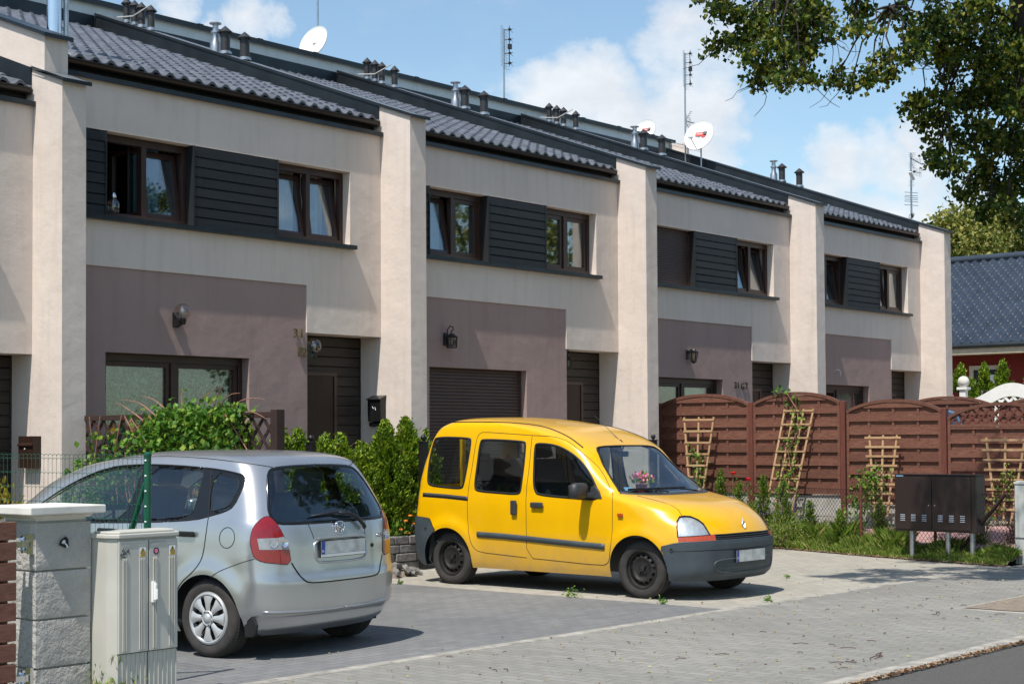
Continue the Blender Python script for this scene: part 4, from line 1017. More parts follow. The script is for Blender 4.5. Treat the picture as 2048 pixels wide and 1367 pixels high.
m = MB(); m.tube([(chain_x(9.0)-.02, 9.0, .10), (chain_x(8.15)-.02, 8.25, .88)], .024, 10); m.build('brace', 'trellis_brown', t, smooth=True)

# ------------------------------------------------------------------ dark meter box on legs
mx, my0, my1, mz0, mz1 = 19.22, 8.62, 9.74, .375, 1.10
t = thing('meter_box', 'dark brown double door meter box on three grey pipe legs on the verge', 'meter box', (mx+.13, (my0+my1)/2, .1))
m = MB(); m.box(mx, mx+.26, my0, my1, mz0, mz1); m.build('cabinet', 'meter', t, bevel=.008)
m = MB(); m.box(mx-.012, mx+.275, my0-.012, my1+.012, mz1+.001, mz1+.013); m.build('lid', 'meter', t)
for a, b in ((my1-.02, 9.225), (9.21, my0+.07)):
    m = MB(); m.box(mx-.014, mx-.001, b, a, mz0+.03, mz1-.02); d = m.build('door', 'meter', t, bevel=.003)
    c = (a+b)/2
    for k in (-1, 0, 1):
        m = MB()
        for j in range(4): zz = mz0+.13+j*.024; m.prism([(mx-.014, zz), (mx-.022, zz+.004), (mx-.014, zz+.014)], c+k*.15-.032, c+k*.15+.032, 'y')
        m.build('louvre', 'steel', d)
    m = MB(); yk = b+.035 if a > 9.3 else a-.035; m.lathe([(0, -.006), (.010, -.005), (.010, 0)], 10, (mx-.014, yk, (mz0+mz1)/2-.02), 'x'); m.build('lock', 'chrome', d)
m = MB(); m.box(mx-.016, mx-.013, my1-.13, my1-.03, mz1-.018, mz1-.004); m.build('sticker', 'reflection_sticker', t)
for y in (9.55, 9.05, 8.72):
    m = MB(); z = float(zg(mx+.12, y)); m.lathe([(.034, 0), (.034, .5)], 14, (mx+.10, y, -.05)); m.build('leg', 'steel', t, smooth=True)

# ------------------------------------------------------------------ polyester cable cabinets
def cabinet(x, y, label, rz, W, D, H, mat, detailed):
    t = thing('cable_cabinet', label, 'cable cabinet', (x, y, 0), rz); f = 0
    m = MB(); m.prism([(0, .0), (-W/2+.035, 0), (-W/2, .06), (-W/2, D), (W/2, D), (W/2, .06), (W/2-.035, 0)][::-1], 0, H-.035, 'z'); m.build('housing', mat, t, local=True, bevel=.004)
    m = MB(); m.prism([(-W/2+.03, -.022), (-W/2-.015, .055), (-W/2-.015, D+.01), (W/2+.015, D+.01), (W/2+.015, .055), (W/2-.03, -.022)][::-1], H-.035, H-.008, 'z')
    m.prism([(-W/2+.05, .0), (-W/2+.01, .07), (-W/2+.01, D-.02), (W/2-.01, D-.02), (W/2-.01, .07), (W/2-.05, .0)][::-1], H-.009, H+.006, 'z'); m.build('roof', mat if not detailed else 'kiosk', t, local=True, bevel=.006)
    zs = .33
    dw = (W-.07)/2
    for k in (0, 1):
        a = -W/2+.036+k*(dw+.004); b = a+dw-.006
        m = MB(); m.box(a, b, -.014, -.001, zs+(.02 if k == 0 else .0)*0, H-.05); 
        for gx in (a+.028, a+.040, a+.052, b-.063, b-.051, b-.039, b-.027)[0 if 1 else 0:]: m.box(gx-.0028, gx+.0028, -.020, -.0135, zs+.012, H-.155)
        d = m.build('door', mat, t, local=True, bevel=.002)
        if detailed:
            m = MB()
            for q in range(4): m.lathe([(0, -.017), (.0025, -.017), (.0025, -.0135)], 6, (a+.032+q*.012, 0, H-.078+(q % 2)*.003), 'y'); m.lathe([(0, -.017), (.0025, -.017), (.0025, -.0135)], 6, (b-.066+q*.012, 0, H-.078), 'y')
            m.build('rivets', 'white', d, local=True)
            m = MB(); sx = b-.063; m.box(sx, sx+.044, -.0155, -.0135, H-.148, H-.092); sg = m.build('warning_sign', 'white', t, local=True)
            m = MB(); m.prism([(sx+.004, H-.128), (sx+.040, H-.128), (sx+.022, H-.097)], -.0168, -.0156, 'y'); m.box(sx+.003, sx+.041, -.0168, -.0156, H-.147, H-.132); m.build('yellow_symbol', 'yellow_sign', sg, local=True)
            m = MB(); c = sx+.022
            for p, q in (((sx+.004, H-.128), (sx+.040, H-.128)), ((sx+.040, H-.128), (c, H-.097)), ((c, H-.097), (sx+.004, H-.128))): m.bar((p[0], -.0172, p[1]), (q[0], -.0172, q[1]), .0022)
            m.prism([(c+.002, H-.104), (c-.004, H-.117), (c, H-.1165), (c-.003, H-.126), (c+.005, H-.114), (c+.001, H-.1145)], -.0178, -.0170, 'y')
            for q in range(2): m.box(sx+.006, sx+.038, -.0174, -.0169, H-.138-q*.005, H-.1365-q*.005)
            m.build('black_symbol', 'iron', sg, local=True)
    m = MB()
    for gx in [-W/2+.036+q*(W-.075)/13 for q in range(14)]: m.box(gx-.0028, gx+.0028, -.006, 0, .01, zs-.012) if (int(gx*1000) % 3 != 1) else None
    m.build('plinth_ribs', mat, t, local=True)
    m = MB(); m.box(-W/2+.03, W/2-.03, -.003, .001, zs-.006, zs-.002); m.box(-.002, .002, -.0025, .001, 0, H-.05); m.build('seam', 'iron', t, local=True)
    if detailed:
        c = -W/2+.036+dw+.028
        m = MB(); m.box(c-.012, c+.014, -.03, -.0135, .62, .745); m.box(c-.006, c+.010, -.050, -.03, .635, .735); m.prism([(c-.006, -.050), (c+.006, -.058), (c+.010, -.050)], .64, .70, 'z'); m.build('door_handle', 'white', t, local=True, bevel=.004)
        m = MB(); m.lathe([(0, -.0158), (.021, -.0156), (.021, -.0136)], 20, (c+.025, 0, H-.12), 'y'); st = m.build('round_sticker', 'blackgloss', t, local=True)
        m = MB(); m.lathe([(.006, -.017), (.013, -.017), (.013, -.0158)], 14, (c+.025, 0, H-.12), 'y'); m.box(c+.022, c+.028, -.0172, -.016, H-.135, H-.105); m.build('pink_mark', 'pink', st, local=True)
        m = MB(); m.box(c-.022, c-.010, -.0155, -.0135, H-.075, H-.062); m.box(c-.01, c+.10, -.0165, -.0135, H-.066, H-.060); m.build('label_slot', 'steel', t, local=True)
        m = MB(); g0 = -W/2+.045; r = random.Random(3); z0 = H-.14     # scribbled tag
        def stroke(P): 
            for a, b in zip(P[:-1], P[1:]): m.bar((g0+a[0], -.0148, z0+a[1]), (g0+b[0], -.0148, z0+b[1]), .0022)
        stroke([(0, 0), (.004, .018), (.012, .012), (.004, .008), (.014, -.002)]); stroke([(.016, .002), (.021, .022), (.026, .006), (.018, .010)]); stroke([(.028, .008), (.034, .030), (.038, .014), (.030, .016), (.044, .010)])
        stroke([(.044, .012), (.046, .036), (.052, .022), (.058, .044)]); stroke([(.056, .034), (.064, .030), (.058, .024), (.066, .018), (.060, .012)]); stroke([(.010, .028), (.02, .044), (.03, .030), (.02, .026), (.012, .034)]); stroke([(-.002, -.008), (.03, -.002), (.04, -.006), (.02, -.008)])
        m.build('graffiti_tag', 'iron', t, local=True)
        m = MB(); m.prism([(-W/2-.001, .09), (-W/2-.001, .11)][::1]+[(-W/2-.002, .11), (-W/2-.002, .09)], H-.09, H-.075, 'z'); 
    return t
cabinet(6.005, 8.0, 'pale grey ribbed two door cable cabinet with warning signs at lower left', 0, .505, .225, 1.05, 'kiosk', True)
cabinet(19.42, 7.93, 'grey cable cabinet cut off by the right edge of the photo', -pi/2, .60, .25, 1.03, 'kiosk_far', False)

# ------------------------------------------------------------------ block gate pillar, timber gate, green mesh fence
t = thing('gate_pillar', 'rough concrete block gate pillar with pale flat cap at lower left', 'gate pillar', (5.54, 8.4, 0))
px0, px1, py0, py1 = 5.36, 5.735, 8.20, 8.575; r = random.Random(2)
for k in range(4):
    z0 = 1.13-(k+1)*.285; m = MB(); n = 9; g = .012
    # rock faced block: grid on each face with random relief
    def face(o, u, v, nn, a, b):
        V = []; 
        for i in range(n+1):
            for j in range(n+1):
                e = min(i, n-i, j, n-j); d = 0 if e == 0 else r.uniform(.001, .0055)
                p = Vector(o)+Vector(u)*(a*i/n)+Vector(v)*(b*j/n)+Vector(nn)*d; V.append(p)
        m.add(V, [(i*(n+1)+j, (i+1)*(n+1)+j, (i+1)*(n+1)+j+1, i*(n+1)+j+1) for i in range(n) for j in range(n)])
    w = px1-px0; d_ = py1-py0; h = .285-g
    face((px0, py0, z0), (1, 0, 0), (0, 0, 1), (0, -1, 0), w, h); face((px0, py1, z0), (0, -1, 0), (0, 0, 1), (-1, 0, 0), d_, h)
    face((px1, py0, z0), (0, 1, 0), (0, 0, 1), (1, 0, 0), d_, h); face((px1, py1, z0), (-1, 0, 0), (0, 0, 1), (0, 1, 0), w, h)
    m.add([(px0, py0, z0+h), (px1, py0, z0+h), (px1, py1, z0+h), (px0, py1, z0+h)], [(0, 1, 2, 3)]); m.add([(px0, py0, z0), (px1, py0, z0), (px1, py1, z0), (px0, py1, z0)], [(3, 2, 1, 0)])
    m.build('block', 'block', t, smooth=True)
m = MB(); m.box(px0+.02, px1-.02, py0+.02, py1-.02, -.05, 1.17); m.build('mortar_core', 'concrete', t)
m = MB(); m.box(px0+.012, px1-.03, py0+.012, py1-.03, 1.13, 1.168); m.prism([(px0-.0, 1.145), (px1+.0, 1.145), (px1+.03, 1.17), (px0-.03, 1.17)], py0-.0, py1, 'y'); m.box(px0-.085, px1+.06, py0-.075, py1+.06, 1.17, 1.218); m.build('cap', 'cap', t, bevel=.007)
m = MB(); c = (5.545, py0-.001, 1.0); R = [.028+.006*((k*7) % 3) for k in range(9)]; m.add([(c[0]+R[k]*cos(k*.7), c[1]-.012, c[2]+R[k]*sin(k*.7)*.95) for k in range(9)]+[(c[0], c[1]-.010, c[2])], [(k, (k+1) % 9, 9) for k in range(9)]); m.build('socket_hole', 'dark', t)
m = MB(); m.tube([(c[0], c[1]-.008, c[2]), (c[0]+.004, c[1]-.03, c[2]-.015), (c[0]+.006, c[1]-.034, c[2]-.03)], .005, 6); m.tube([(c[0]-.01, c[1]-.01, c[2]), (c[0]-.01, c[1]-.025, c[2]+.008)], .009, 6); m.build('cable_end', 'white', t)
t = thing('timber_gate', 'brown horizontal board gate at the left edge hinged to the block pillar', 'gate', (4.6, 8.25, 0))
for k in range(9):
    z1 = 1.135-k*.117; m = MB(); m.box(3.2, 5.235, 8.205, 8.232, z1-.103, z1); m.build('board', 'fence', t, bevel=.004)
for k in range(8): z1 = 1.078-k*.117; m = MB(); m.box(3.2, 5.225, 8.277, 8.30, z1-.103, z1); m.build('back_board', 'fence', t, bevel=.004)
m = MB(); m.box(5.10, 5.15, 8.234, 8.275, .06, 1.12); m.box(3.2, 3.25, 8.234, 8.275, .06, 1.12); m.build('gate_frame', 'iron', t)
for z in (1.0, .22):
    m = MB(); m.lathe([(.016, -.05), (.016, .05)], 10, (5.30, 8.235, z)); m.box(5.235, 5.33, 8.226, 8.246, z-.018, z+.018); m.lathe([(.011, -.02), (.011, .02)], 8, (5.285, 8.22, z+.03), 'y'); m.lathe([(.011, -.02), (.011, .02)], 8, (5.285, 8.22, z-.03), 'y'); m.box(5.335, 5.358, 8.215, 8.26, z-.06, z+.06); m.build('hinge', 'chrome', t)
m = MB(); m.box(5.76, 5.80, 8.55, 8.63, 0, 1.01); tag(m.build('timber_post', 'fence'), 'dark brown timber upright in the gap between block pillar and cable cabinet', 'post')
t = thing('mesh_fence', 'green welded mesh fence with round green post in front of the silver car', 'fence', (6.47, 9.5, 0))
m = MB(); m.lathe([(.024, 0), (.024, 1.50), (.027, 1.50), (.027, 1.515), (.012, 1.527), (0, 1.528)], 16, (6.47, 8.62, 0)); m.build('post', 'green', t, smooth=True)
m = MB(); m.tube([(6.47, 8.64, 1.32), (6.47, 9.25, .05)], .019, 12); m.build('brace', 'green', t, smooth=True)
m = MB(); y = 8.66
while y < 11.6: m.tube([(6.452, y, z) for z in (.06, .5, 1, 1.508)], .0016, 4, caps=False); y += .0508
for k, z in enumerate((1.507, 1.48, 1.38, 1.28, 1.18, 1.08, .98, .88, .78, .68, .58, .48, .38, .28, .18, .08)):
    P = []; y = 8.62
    while y < 11.6: P += [(6.450, y, z), (6.450, y+.018, z+.004), (6.450, y+.028, z-.006)]; y += .0508
    m.tube(P, .0018, 4, caps=False)
m.build('mesh', 'green', t)
m = MB()
for z in (1.48, 1.38, 1.28, 1.18, 1.08, .98): m.lathe([(0, -.012), (.007, -.008), (.007, .006)], 8, (6.452, 8.612, z-.01), 'x')
m.build('clips', 'white', t)
m = MB(); m.lathe([(.024, 0), (.024, 1.50), (.027, 1.50), (.027, 1.515), (0, 1.528)], 16, (6.47, 11.6, 0)); m.build('post', 'green', t, smooth=True)

# ------------------------------------------------------------------ far house and white fence
t = thing('bungalow', 'distant dark red house with navy tiled roof behind the right end of the row', 'house', (44, 18, 1.2))
hx = 44.0; m = MB(); hy0, hy1 = 4, 29.3; m.box(hx, hx+9, hy0+.02, hy1, 0, 4.3); m.build('wall', 'redwall', t)
tb = tiles(hy0-.4, hy1, 0, 5.1, lambda q: 4.22+q*.585, 'roof', t, 'tile_navy', .30, .36, .042, .022)
# tiles() lays along x; turn it so that the slope climbs towards +x
me = tb.data; co = np.empty(len(me.vertices)*3, np.float32); me.vertices.foreach_get('co', co); co = co.reshape(-1, 3)+np.array((44, 18, 1.2)); co = np.stack([hx-.62+co[:, 1], co[:, 0], co[:, 2]], 1)-np.array((44, 18, 1.2)); me.vertices.foreach_set('co', co.astype(np.float32).ravel()); me.flip_normals(); me.update()
m = MB(); m.prism([(hx-.6, 4.16), (hx+4.45, 7.12), (hx+9.6, 4.1), (hx+9.6, 4.0), (hx-.6, 4.0)], hy0-.38, hy1-.02, 'y'); m.build('roof_body', 'metal_dark', t)
m = MB(); m.tube([(hx+4.48, hy0-.4, 7.24), (hx+4.48, hy1, 7.24)], .12, 10); m.build('ridge_tiles', 'tile_navy', t, smooth=True)
m = MB(); m.tube([(hx-.70, hy0-.4, 4.17), (hx-.70, hy1, 4.17)], .075, 8); m.build('gutter', 'metal_dark', t, smooth=True)
m = MB(); m.box(hx-.62, hx-.02, hy0-.3, hy1-.05, 3.93, 3.99); m.box(hx-.66, hx-.60, hy0-.3, hy1, 3.93, 4.14); m.build('soffit', 'beige', t)
wy1, wy0 = 19.75, 19.0
m = MB(); m.box(hx-.06, hx-.005, wy0-.12, wy0, 1.9, 3.62); m.box(hx-.06, hx-.005, wy1, wy1+.12, 1.9, 3.62); m.box(hx-.06, hx-.005, wy0, wy1, 3.5, 3.62); fr = m.build('window', 'beige', t)
m = MB(); m.box(hx-.02, hx-.004, wy0, wy1, 1.9, 3.5); m.build('pane', 'blackgloss', fr); m = MB(); m.box(hx-.024, hx-.0205, wy0+.12, wy1-.2, 2.1, 3.35); m.build('curtain', 'curtain', fr)
wx = 33.6
for (ya, yb, lb) in ((17.3, 15.42, 'white concrete fence panel left of the white post with ball top'), (15.24, 13.2, 'white concrete fence panel with arched lattice at the right edge')):
    t = thing('concrete_fence', lb, 'fence', (wx, (ya+yb)/2, .5), group='white cast concrete fence panels')
    w = ya-yb; m = MB(); n = 30
    top = lambda q: 2.42+.33*sin(pi*min(1, max(0, (q-.06)/.88)))**1.5
    lo = lambda q: 2.16+.30*sin(pi*min(1, max(0, (q-.2)/.6)))**.7 if .2 < q < .8 else 2.10
    for i in range(n):
        q0, q1 = i/n, (i+1)/n; m.prism([(ya-w*q0, lo(q0)), (ya-w*q0, top(q0)), (ya-w*q1, top(q1)), (ya-w*q1, lo(q1))], wx-.03, wx+.03, 'x')
    m.box(wx-.03, wx+.03, yb, ya, .4, 1.72); m.box(wx-.03, wx+.03, ya-w*.2, ya, 1.72, 2.10); m.box(wx-.03, wx+.03, yb, yb+w*.2, 1.72, 2.10)
    m.build('frame', 'white', t)
    m = MB()
    for sg in (1, -1):
        for k in range(-4, 16):
            s0 = .1*w+k*.19; P = []
            for q in np.linspace(0, .85, 40):
                yy = s0+sg*q*.9; zz = 1.70+q
                if .19*w < yy < .81*w and zz < lo(yy/w)+.04: P.append((yy, zz))
            if len(P) > 2: m.bar((wx+sg*.006, ya-P[0][0], P[0][1]), (wx+sg*.006, ya-P[-1][0], P[-1][1]), .05, .03, up=(1, 0, 0))
    m.build('lattice', 'white', t)
t = thing('white_fence_post', 'white concrete fence post with ball top beside the last pillar', 'post', (wx, 15.33, .5))
m = MB(); m.box(wx-.075, wx+.075, 15.26, 15.40, .4, 2.62); m.box(wx-.11, wx+.11, 15.21, 15.45, 2.62, 2.68); m.build('shaft', 'white', t, bevel=.01)
m = MB(); m.lathe([(.13*sin(a), 2.80-.13*cos(a)) for a in np.linspace(.2, pi, 12)], 16, (wx, 15.33, 0)); m.build('ball', 'cap', t, smooth=True)
# ================================================================== vegetation
RS = np.random.RandomState(21)
def ball_points(n, c, r, shell=.35):
    d = RS.normal(0, 1, (n, 3)); d /= np.linalg.norm(d, axis=1)[:, None]
    q = (shell+(1-shell)*RS.rand(n))**.6
    return np.array(c)+d*q[:, None]*np.array(r), d
def big_linden():
    t = thing('linden_tree', 'large dark linden reaching in from the upper right corner with hanging branches', 'tree', (16.9, 5.8, 0))
    m = MB(); m.tube([(16.95, 5.75, -.1), (16.85, 5.82, 1.0), (16.7, 5.98, 2.6), (16.45, 6.22, 4.0), (16.22, 6.58, 5.2), (16.2, 6.7, 6.8), (16.3, 6.6, 8.6)], [.30, .24, .21, .20, .19, .15, .09], 16)
    m.build('trunk', 'bark', t, smooth=True)
    CL = [(13.16, 8.47, 5.84, 0.25), (13.56, 8.38, 5.73, 0.31), (14.22, 8.43, 5.93, 0.32), (13.95, 7.93, 5.68, 0.27), (13.46, 8.44, 5.49, 0.21), (13.37, 8.65, 5.46, 0.13), (13.35, 8.03, 5.34, 0.28), (13.99, 8.07, 5.39, 0.26), (14.21, 7.96, 5.84, 0.24), (14.02, 8.58, 5.22, 0.17), (13.42, 7.9, 5.04, 0.2), (13.83, 7.91, 5.11, 0.15), (13.7, 7.56, 5.45, 0.13), (14.26, 8.28, 5.7, 0.27), (13.91, 8.45, 5.36, 0.21), (13.88, 7.29, 5.54, 0.13), (14.86, 7.95, 6.08, 0.19), (14.83, 8.18, 5.3, 0.15), (14.61, 7.85, 5.22, 0.15), (14.71, 7.67, 5.27, 0.18), (14.29, 7.24, 5.24, 0.19), (14.25, 7.01, 5.28, 0.21), (14.72, 7.34, 5.82, 0.19), (14.35, 6.89, 5.61, 0.28), (14.73, 6.76, 5.68, 0.31), (14.73, 6.92, 5.45, 0.24), (14.72, 6.47, 5.68, 0.31), (14.94, 7.27, 4.97, 0.18), (15.09, 7.1, 4.95, 0.24), (15.73, 7.15, 5.19, 0.33), (15.57, 6.75, 5.02, 0.32), (15.39, 7.22, 4.78, 0.25), (15.45, 6.92, 4.66, 0.32), (15.91, 6.77, 4.61, 0.33), (15.19, 7.15, 4.45, 0.18), (15.07, 6.97, 4.3, 0.23), (16.17, 7.19, 4.41, 0.28), (16.4, 6.98, 4.28, 0.28), (15.89, 7.23, 4.16, 0.19), (15.94, 6.97, 3.99, 0.19), (15.61, 6.58, 3.89, 0.18), (15.31, 6.37, 5.33, 0.32), (15.13, 6.66, 5.32, 0.28), (15.22, 6.29, 4.86, 0.26), (15.45, 7.21, 5.44, 0.22), (14.49, 7.45, 5.4, 0.14), (15.27, 7.45, 5.73, 0.16), (15.11, 6.81, 5.51, 0.27), (16.04, 6.87, 5.8, 0.28), (14.72, 7.9, 5.85, 0.14), (13.31, 7.64, 5.7, 0.2)]
    # limbs: smooth arcs from the trunk to each cluster group
    m = MB()
    def limb(a, b, r0, sag=-.25, n=7):
        a = Vector(a); b = Vector(b); P = []
        for i in range(n):
            q = i/(n-1); p = a.lerp(b, q)+Vector((0, 0, 1))*(sin(pi*q)*(-sag)*(b-a).length*.4)+Vector((RS.normal(0, .03), RS.normal(0, .03), RS.normal(0, .02)))*(0 < i < n-1)
            P.append(p)
        m.tube(P, [r0*(1-.75*i/(n-1)) for i in range(n)], 6); return P
    main = [((16.2, 6.7, 6.6), (14.5, 7.6, 6.35), .07), ((16.15, 6.7, 6.2), (13.9, 8.2, 6.2), .06), ((16.12, 6.7, 5.2), (15.0, 7.0, 5.6), .05), ((16.2, 6.7, 5.9), (14.6, 7.4, 5.9), .05), ((16.3, 6.6, 7.4), (14.6, 6.2, 7.6), .06)]
    nodes = []
    for a, b, r in main: nodes += limb(a, b, r, -.3)
    for (x, y, z, r) in CL:
        c = Vector((x, y, z)); near = min(nodes, key=lambda p: (p-c).length+(.6 if p.z < z+.1 else 0))
        P = limb(near, c, .016 if (near-c).length > .6 else .010, -.25, 6)
        for k in range(5):
            d = Vector(RS.normal(0, 1, 3)).normalized(); e = c+d*r*.9; m.tube([P[-2], P[-1]+d*r*.3, e], [.006, .004, .002], 4)
    # thin bare hanging twigs
    for k in range(60):
        x, y, z, r = CL[RS.randint(len(CL))]; p = Vector((x, y, z)); P = [p]; d = Vector((RS.normal(0, .6), RS.normal(0, .6), -.5+RS.normal(0, .4)))
        for i in range(5): d = d+Vector(RS.normal(0, .3, 3)); p = p+d.normalized()*.09; P.append(p)
        m.tube(P, [.005, .004, .004, .003, .003, .002], 4)
    m.build('branch', 'bark', t, smooth=True)
    PS, DS = [], []
    def cluster(x, y, z, r, dens=1.0):
        n = int(400*dens*(r/.25)**2)
        nb = max(5, int(13*(r/.25)**2))                   # sub clumps give a ragged outline
        for b in range(nb):
            d = RS.normal(0, 1, 3); d /= np.linalg.norm(d); c = np.array((x, y, z))+d*r*(.35+.65*RS.rand())*np.array((1, 1, .8))
            k = max(8, n//nb); p = c+RS.normal(0, .058, (k, 3))*np.array((1, 1, .75)); PS.append(p)
            DS.append(np.stack([RS.normal(0, .5, k), RS.normal(0, .5, k), -.8+RS.normal(0, .35, k)], 1))
    for (x, y, z, r) in CL+[(16.35, 6.95, 4.75, .26), (16.3, 6.85, 4.2, .24), (16.1, 6.9, 5.2, .28), (16.0, 6.7, 5.6, .28), (16.25, 6.7, 4.5, .26), (16.2, 6.75, 3.85, .18)]: cluster(x, y, z, r*.86, 1.15)
    for k in range(150):   # the rest of the crown above and to the right of the photo
        a = RS.rand()*2*pi; q = RS.rand()**.5; x = 16.6+3.0*q*cos(a); y = 6.3+2.6*q*sin(a); z = 6.5+2.6*RS.rand()-(q**2)*.9
        if z < 6.15 and x < 16.5: continue
        if atan2(y, x) > .385 and (z-1.6)/sqrt(x*x+y*y) < .30: continue   # leave out added clumps that would stand inside the camera view
        cluster(x, y, z, .34, .55)
    for k in range(34):
        x = 17.0+RS.rand()*2.2; y = 5.0+RS.rand()*2.4; z = 4.6+RS.rand()*1.8
        if atan2(y, x) > .40: continue
        cluster(x, y, z, .3, .5)
    P = np.concatenate(PS); D = np.concatenate(DS); V, F = leaf_cloud(P, D, .054, .9, .30, .35, RS)
    arr_mesh('crown', V, F, 'linden', t, local=False)
big_linden()

def thuja(name, x, y, z, h, r, label, mat='thuja', n=5200, group=None, cat='conifer', leaf=.042):
    t = thing(name, label, cat, (x, y, z), 0, group)
    m = MB(); m.tube([(0, 0, 0), (0, 0, h*.9)], [.02, .006], 6); 
    for k in range(14):
        zz = h*(.1+.8*k/14); a = k*2.4; m.tube([(0, 0, zz), (r*.7*cos(a), r*.7*sin(a), zz+.12*h)], [.008, .003], 4)
    m.build('stem', 'twig', t, local=True)
    nb = int(n/70); PS, DS = [], []
    for b in range(nb):
        q = RS.rand()**.85; zz = q*h; rad = r*(1-q**2.6)**.8*(.78+.34*RS.rand())*(.8+.2*min(1, q*6)); a = RS.rand()*2*pi
        c = np.array((cos(a)*rad, sin(a)*rad, zz)); k = 70; out = np.array((cos(a), sin(a), 0))
        s = RS.rand(k)[:, None]; axis = np.array((cos(a)*.35, sin(a)*.35, 1.0)); axis /= np.linalg.norm(axis)
        fan = np.cross(axis, out); fan /= np.linalg.norm(fan)+1e-9
        p = c-out*.05+axis*(s-.5)*.17+fan*RS.normal(0, .030, (k, 1))*(1.2-s)+out*RS.normal(0, .022, (k, 1))
        PS.append(p); DS.append(np.tile(axis, (k, 1))+out*.3+fan*RS.normal(0, .45, (k, 1)))
    P = np.concatenate(PS); P[:, 2] = np.maximum(P[:, 2], .01)
    V, F = leaf_cloud(P, np.concatenate(DS), leaf, .42, .2, .28, RS)
    arr_mesh('foliage', V, F, mat, t, local=True)
    return t
HG = 'clipped thuja hedge behind the two cars'
HED = [(11.5, 14.0, 1.34, .31, 'first thuja of the hedge, seen through the lattice screen'), (11.95, 14.1, 1.32, .31, 'thuja of the hedge just right of the lattice screen post'), (12.38, 14.0, 1.28, .30, 'thuja of the hedge left of the black post behind the silver car'),
       (12.75, 14.1, 1.27, .29, 'thuja of the hedge right of the black post behind the silver car'), (13.08, 14.0, 1.22, .29, 'thuja of the hedge in the middle, below the entrance of house 31'), (13.42, 14.1, 1.22, .29, 'thuja of the hedge below the black letter box, left side'),
       (13.76, 14.05, 1.10, .28, 'low thuja of the hedge below the black letter box'), (14.12, 14.02, 1.38, .34, 'pointed tall thuja of the hedge left of the van'), (14.62, 14.15, 1.42, .34, 'thuja of the hedge partly hidden by the rear of the van')]
for i, (x, y, h, r, lb) in enumerate(HED): thuja('thuja', x, y, .38, h, r, lb, n=23000, group=HG, leaf=.050)
for x in (12.16, 12.57, 12.92, 13.25, 13.60, 13.92): thuja('thuja', x, 14.26, .38, 1.12, .27, 'thuja of the rear row that fills the gaps of the hedge behind the cars', n=11000, group=HG, leaf=.050)
thuja('thuja', 15.15, 14.3, .36, 1.30, .28, 'thuja of the hedge whose tip shows just over the van roof', n=3500, group=HG)
for x, y, h, r, lb, mt in ((36.5, 16.72, 1.95, .42, 'tall pointed thuja nearest the last pillar, behind the white fence', 'thuja'), (36.5, 16.4, 1.55, .22, 'small thuja squeezed between two taller ones behind the white fence', 'thuja'), (36.5, 16.12, 1.95, .35, 'slim middle thuja behind the white post with ball', 'thuja'), (36.5, 15.66, 2.0, .42, 'thuja in front of the bungalow window', 'thuja'), (36.5, 14.95, 1.9, .34, 'golden conifer at the right edge behind the white fence', 'thuja_gold')):
    thuja('thuja' if mt == 'thuja' else 'golden_conifer', x, y, 1.35, h, r, lb, mt, 9000, 'conifers in front of the bungalow' if mt == 'thuja' else None, leaf=.075)

def scatter_leaves(name, parent, pts, dirs, size, mat, ratio=.85, fold=.25, jit=.4):
    V, F = leaf_cloud(np.array(pts), np.array(dirs), size, ratio, fold, jit, RS); return arr_mesh(name, V, F, mat, parent, local=False)
# climber over the lattice screen
t = thing('climbing_vine', 'bright green climber with reddish shoots spilling over the lattice screen', 'climber', (10.1, 13, .5))
PP, DD = [], []
def vclump(y, z, ry, rz, n, x=9.98, rx=.12):
    p = np.stack([x+RS.normal(0, rx*.6, n), y+RS.normal(0, ry*.5, n), z+RS.normal(0, rz*.5, n)], 1); PP.append(p); DD.append(np.stack([-.5+RS.normal(0, .4, n), RS.normal(0, .5, n), -.5+RS.normal(0, .4, n)], 1))
for y, z, ry, rz, n in ((13.0, 1.78, .30, .16, 330), (12.6, 1.80, .35, .18, 420), (12.2, 1.82, .30, .14, 330), (13.3, 1.60, .30, .18, 220), (12.8, 1.52, .45, .24, 560), (12.3, 1.55, .40, .24, 480), (12.9, 1.28, .5, .2, 420), (12.3, 1.3, .4, .2, 300), (13.7, 1.45, .3, .25, 90), (14.05, 1.62, .25, .10, 26), (14.15, 1.45, .2, .2, 22), (13.8, 1.25, .3, .15, 60), (14.1, 1.15, .2, .1, 25), (11.9, 1.86, .18, .08, 90), (12.0, 1.6, .12, .12, 50)): vclump(y, z, ry, rz, n)
scatter_leaves('leaves', t, np.concatenate(PP), np.concatenate(DD), .062, 'vine')
m = MB(); r = random.Random(5)
for (y, z, dy, dz, n) in ((12.95, 1.85, .05, .05, 7), (13.2, 1.85, .06, .045, 8), (12.75, 1.9, .0, .055, 6), (12.55, 1.9, -.05, .05, 7), (12.2, 1.88, -.06, .045, 8), (12.0, 1.9, -.055, .035, 8), (12.3, 1.88, -.03, .06, 7), (13.4, 1.8, .07, .05, 6), (11.95, 1.88, -.06, .01, 7)):
    p = Vector((10.0, y, z)); P = [p.copy()]; d = Vector((-.01, dy, dz))
    for i in range(n): d.z -= .0055; d.y += r.uniform(-.012, .012); d.x += r.uniform(-.006, .006); p = p+d; P.append(p.copy())
    m.tube(P, [.008*(1-.7*i/n) for i in range(n+1)], 5)
for k in range(26): y = 11.9+r.random()*2.4; m.tube([(10.0, y, .7), (9.97, y+r.uniform(-.2, .2), 1.1), (10.0, y+r.uniform(-.3, .3), 1.5), (9.96, y+r.uniform(-.4, .4), 1.85)], .006, 5)
m.build('stems', 'vine_stem', t, smooth=True)
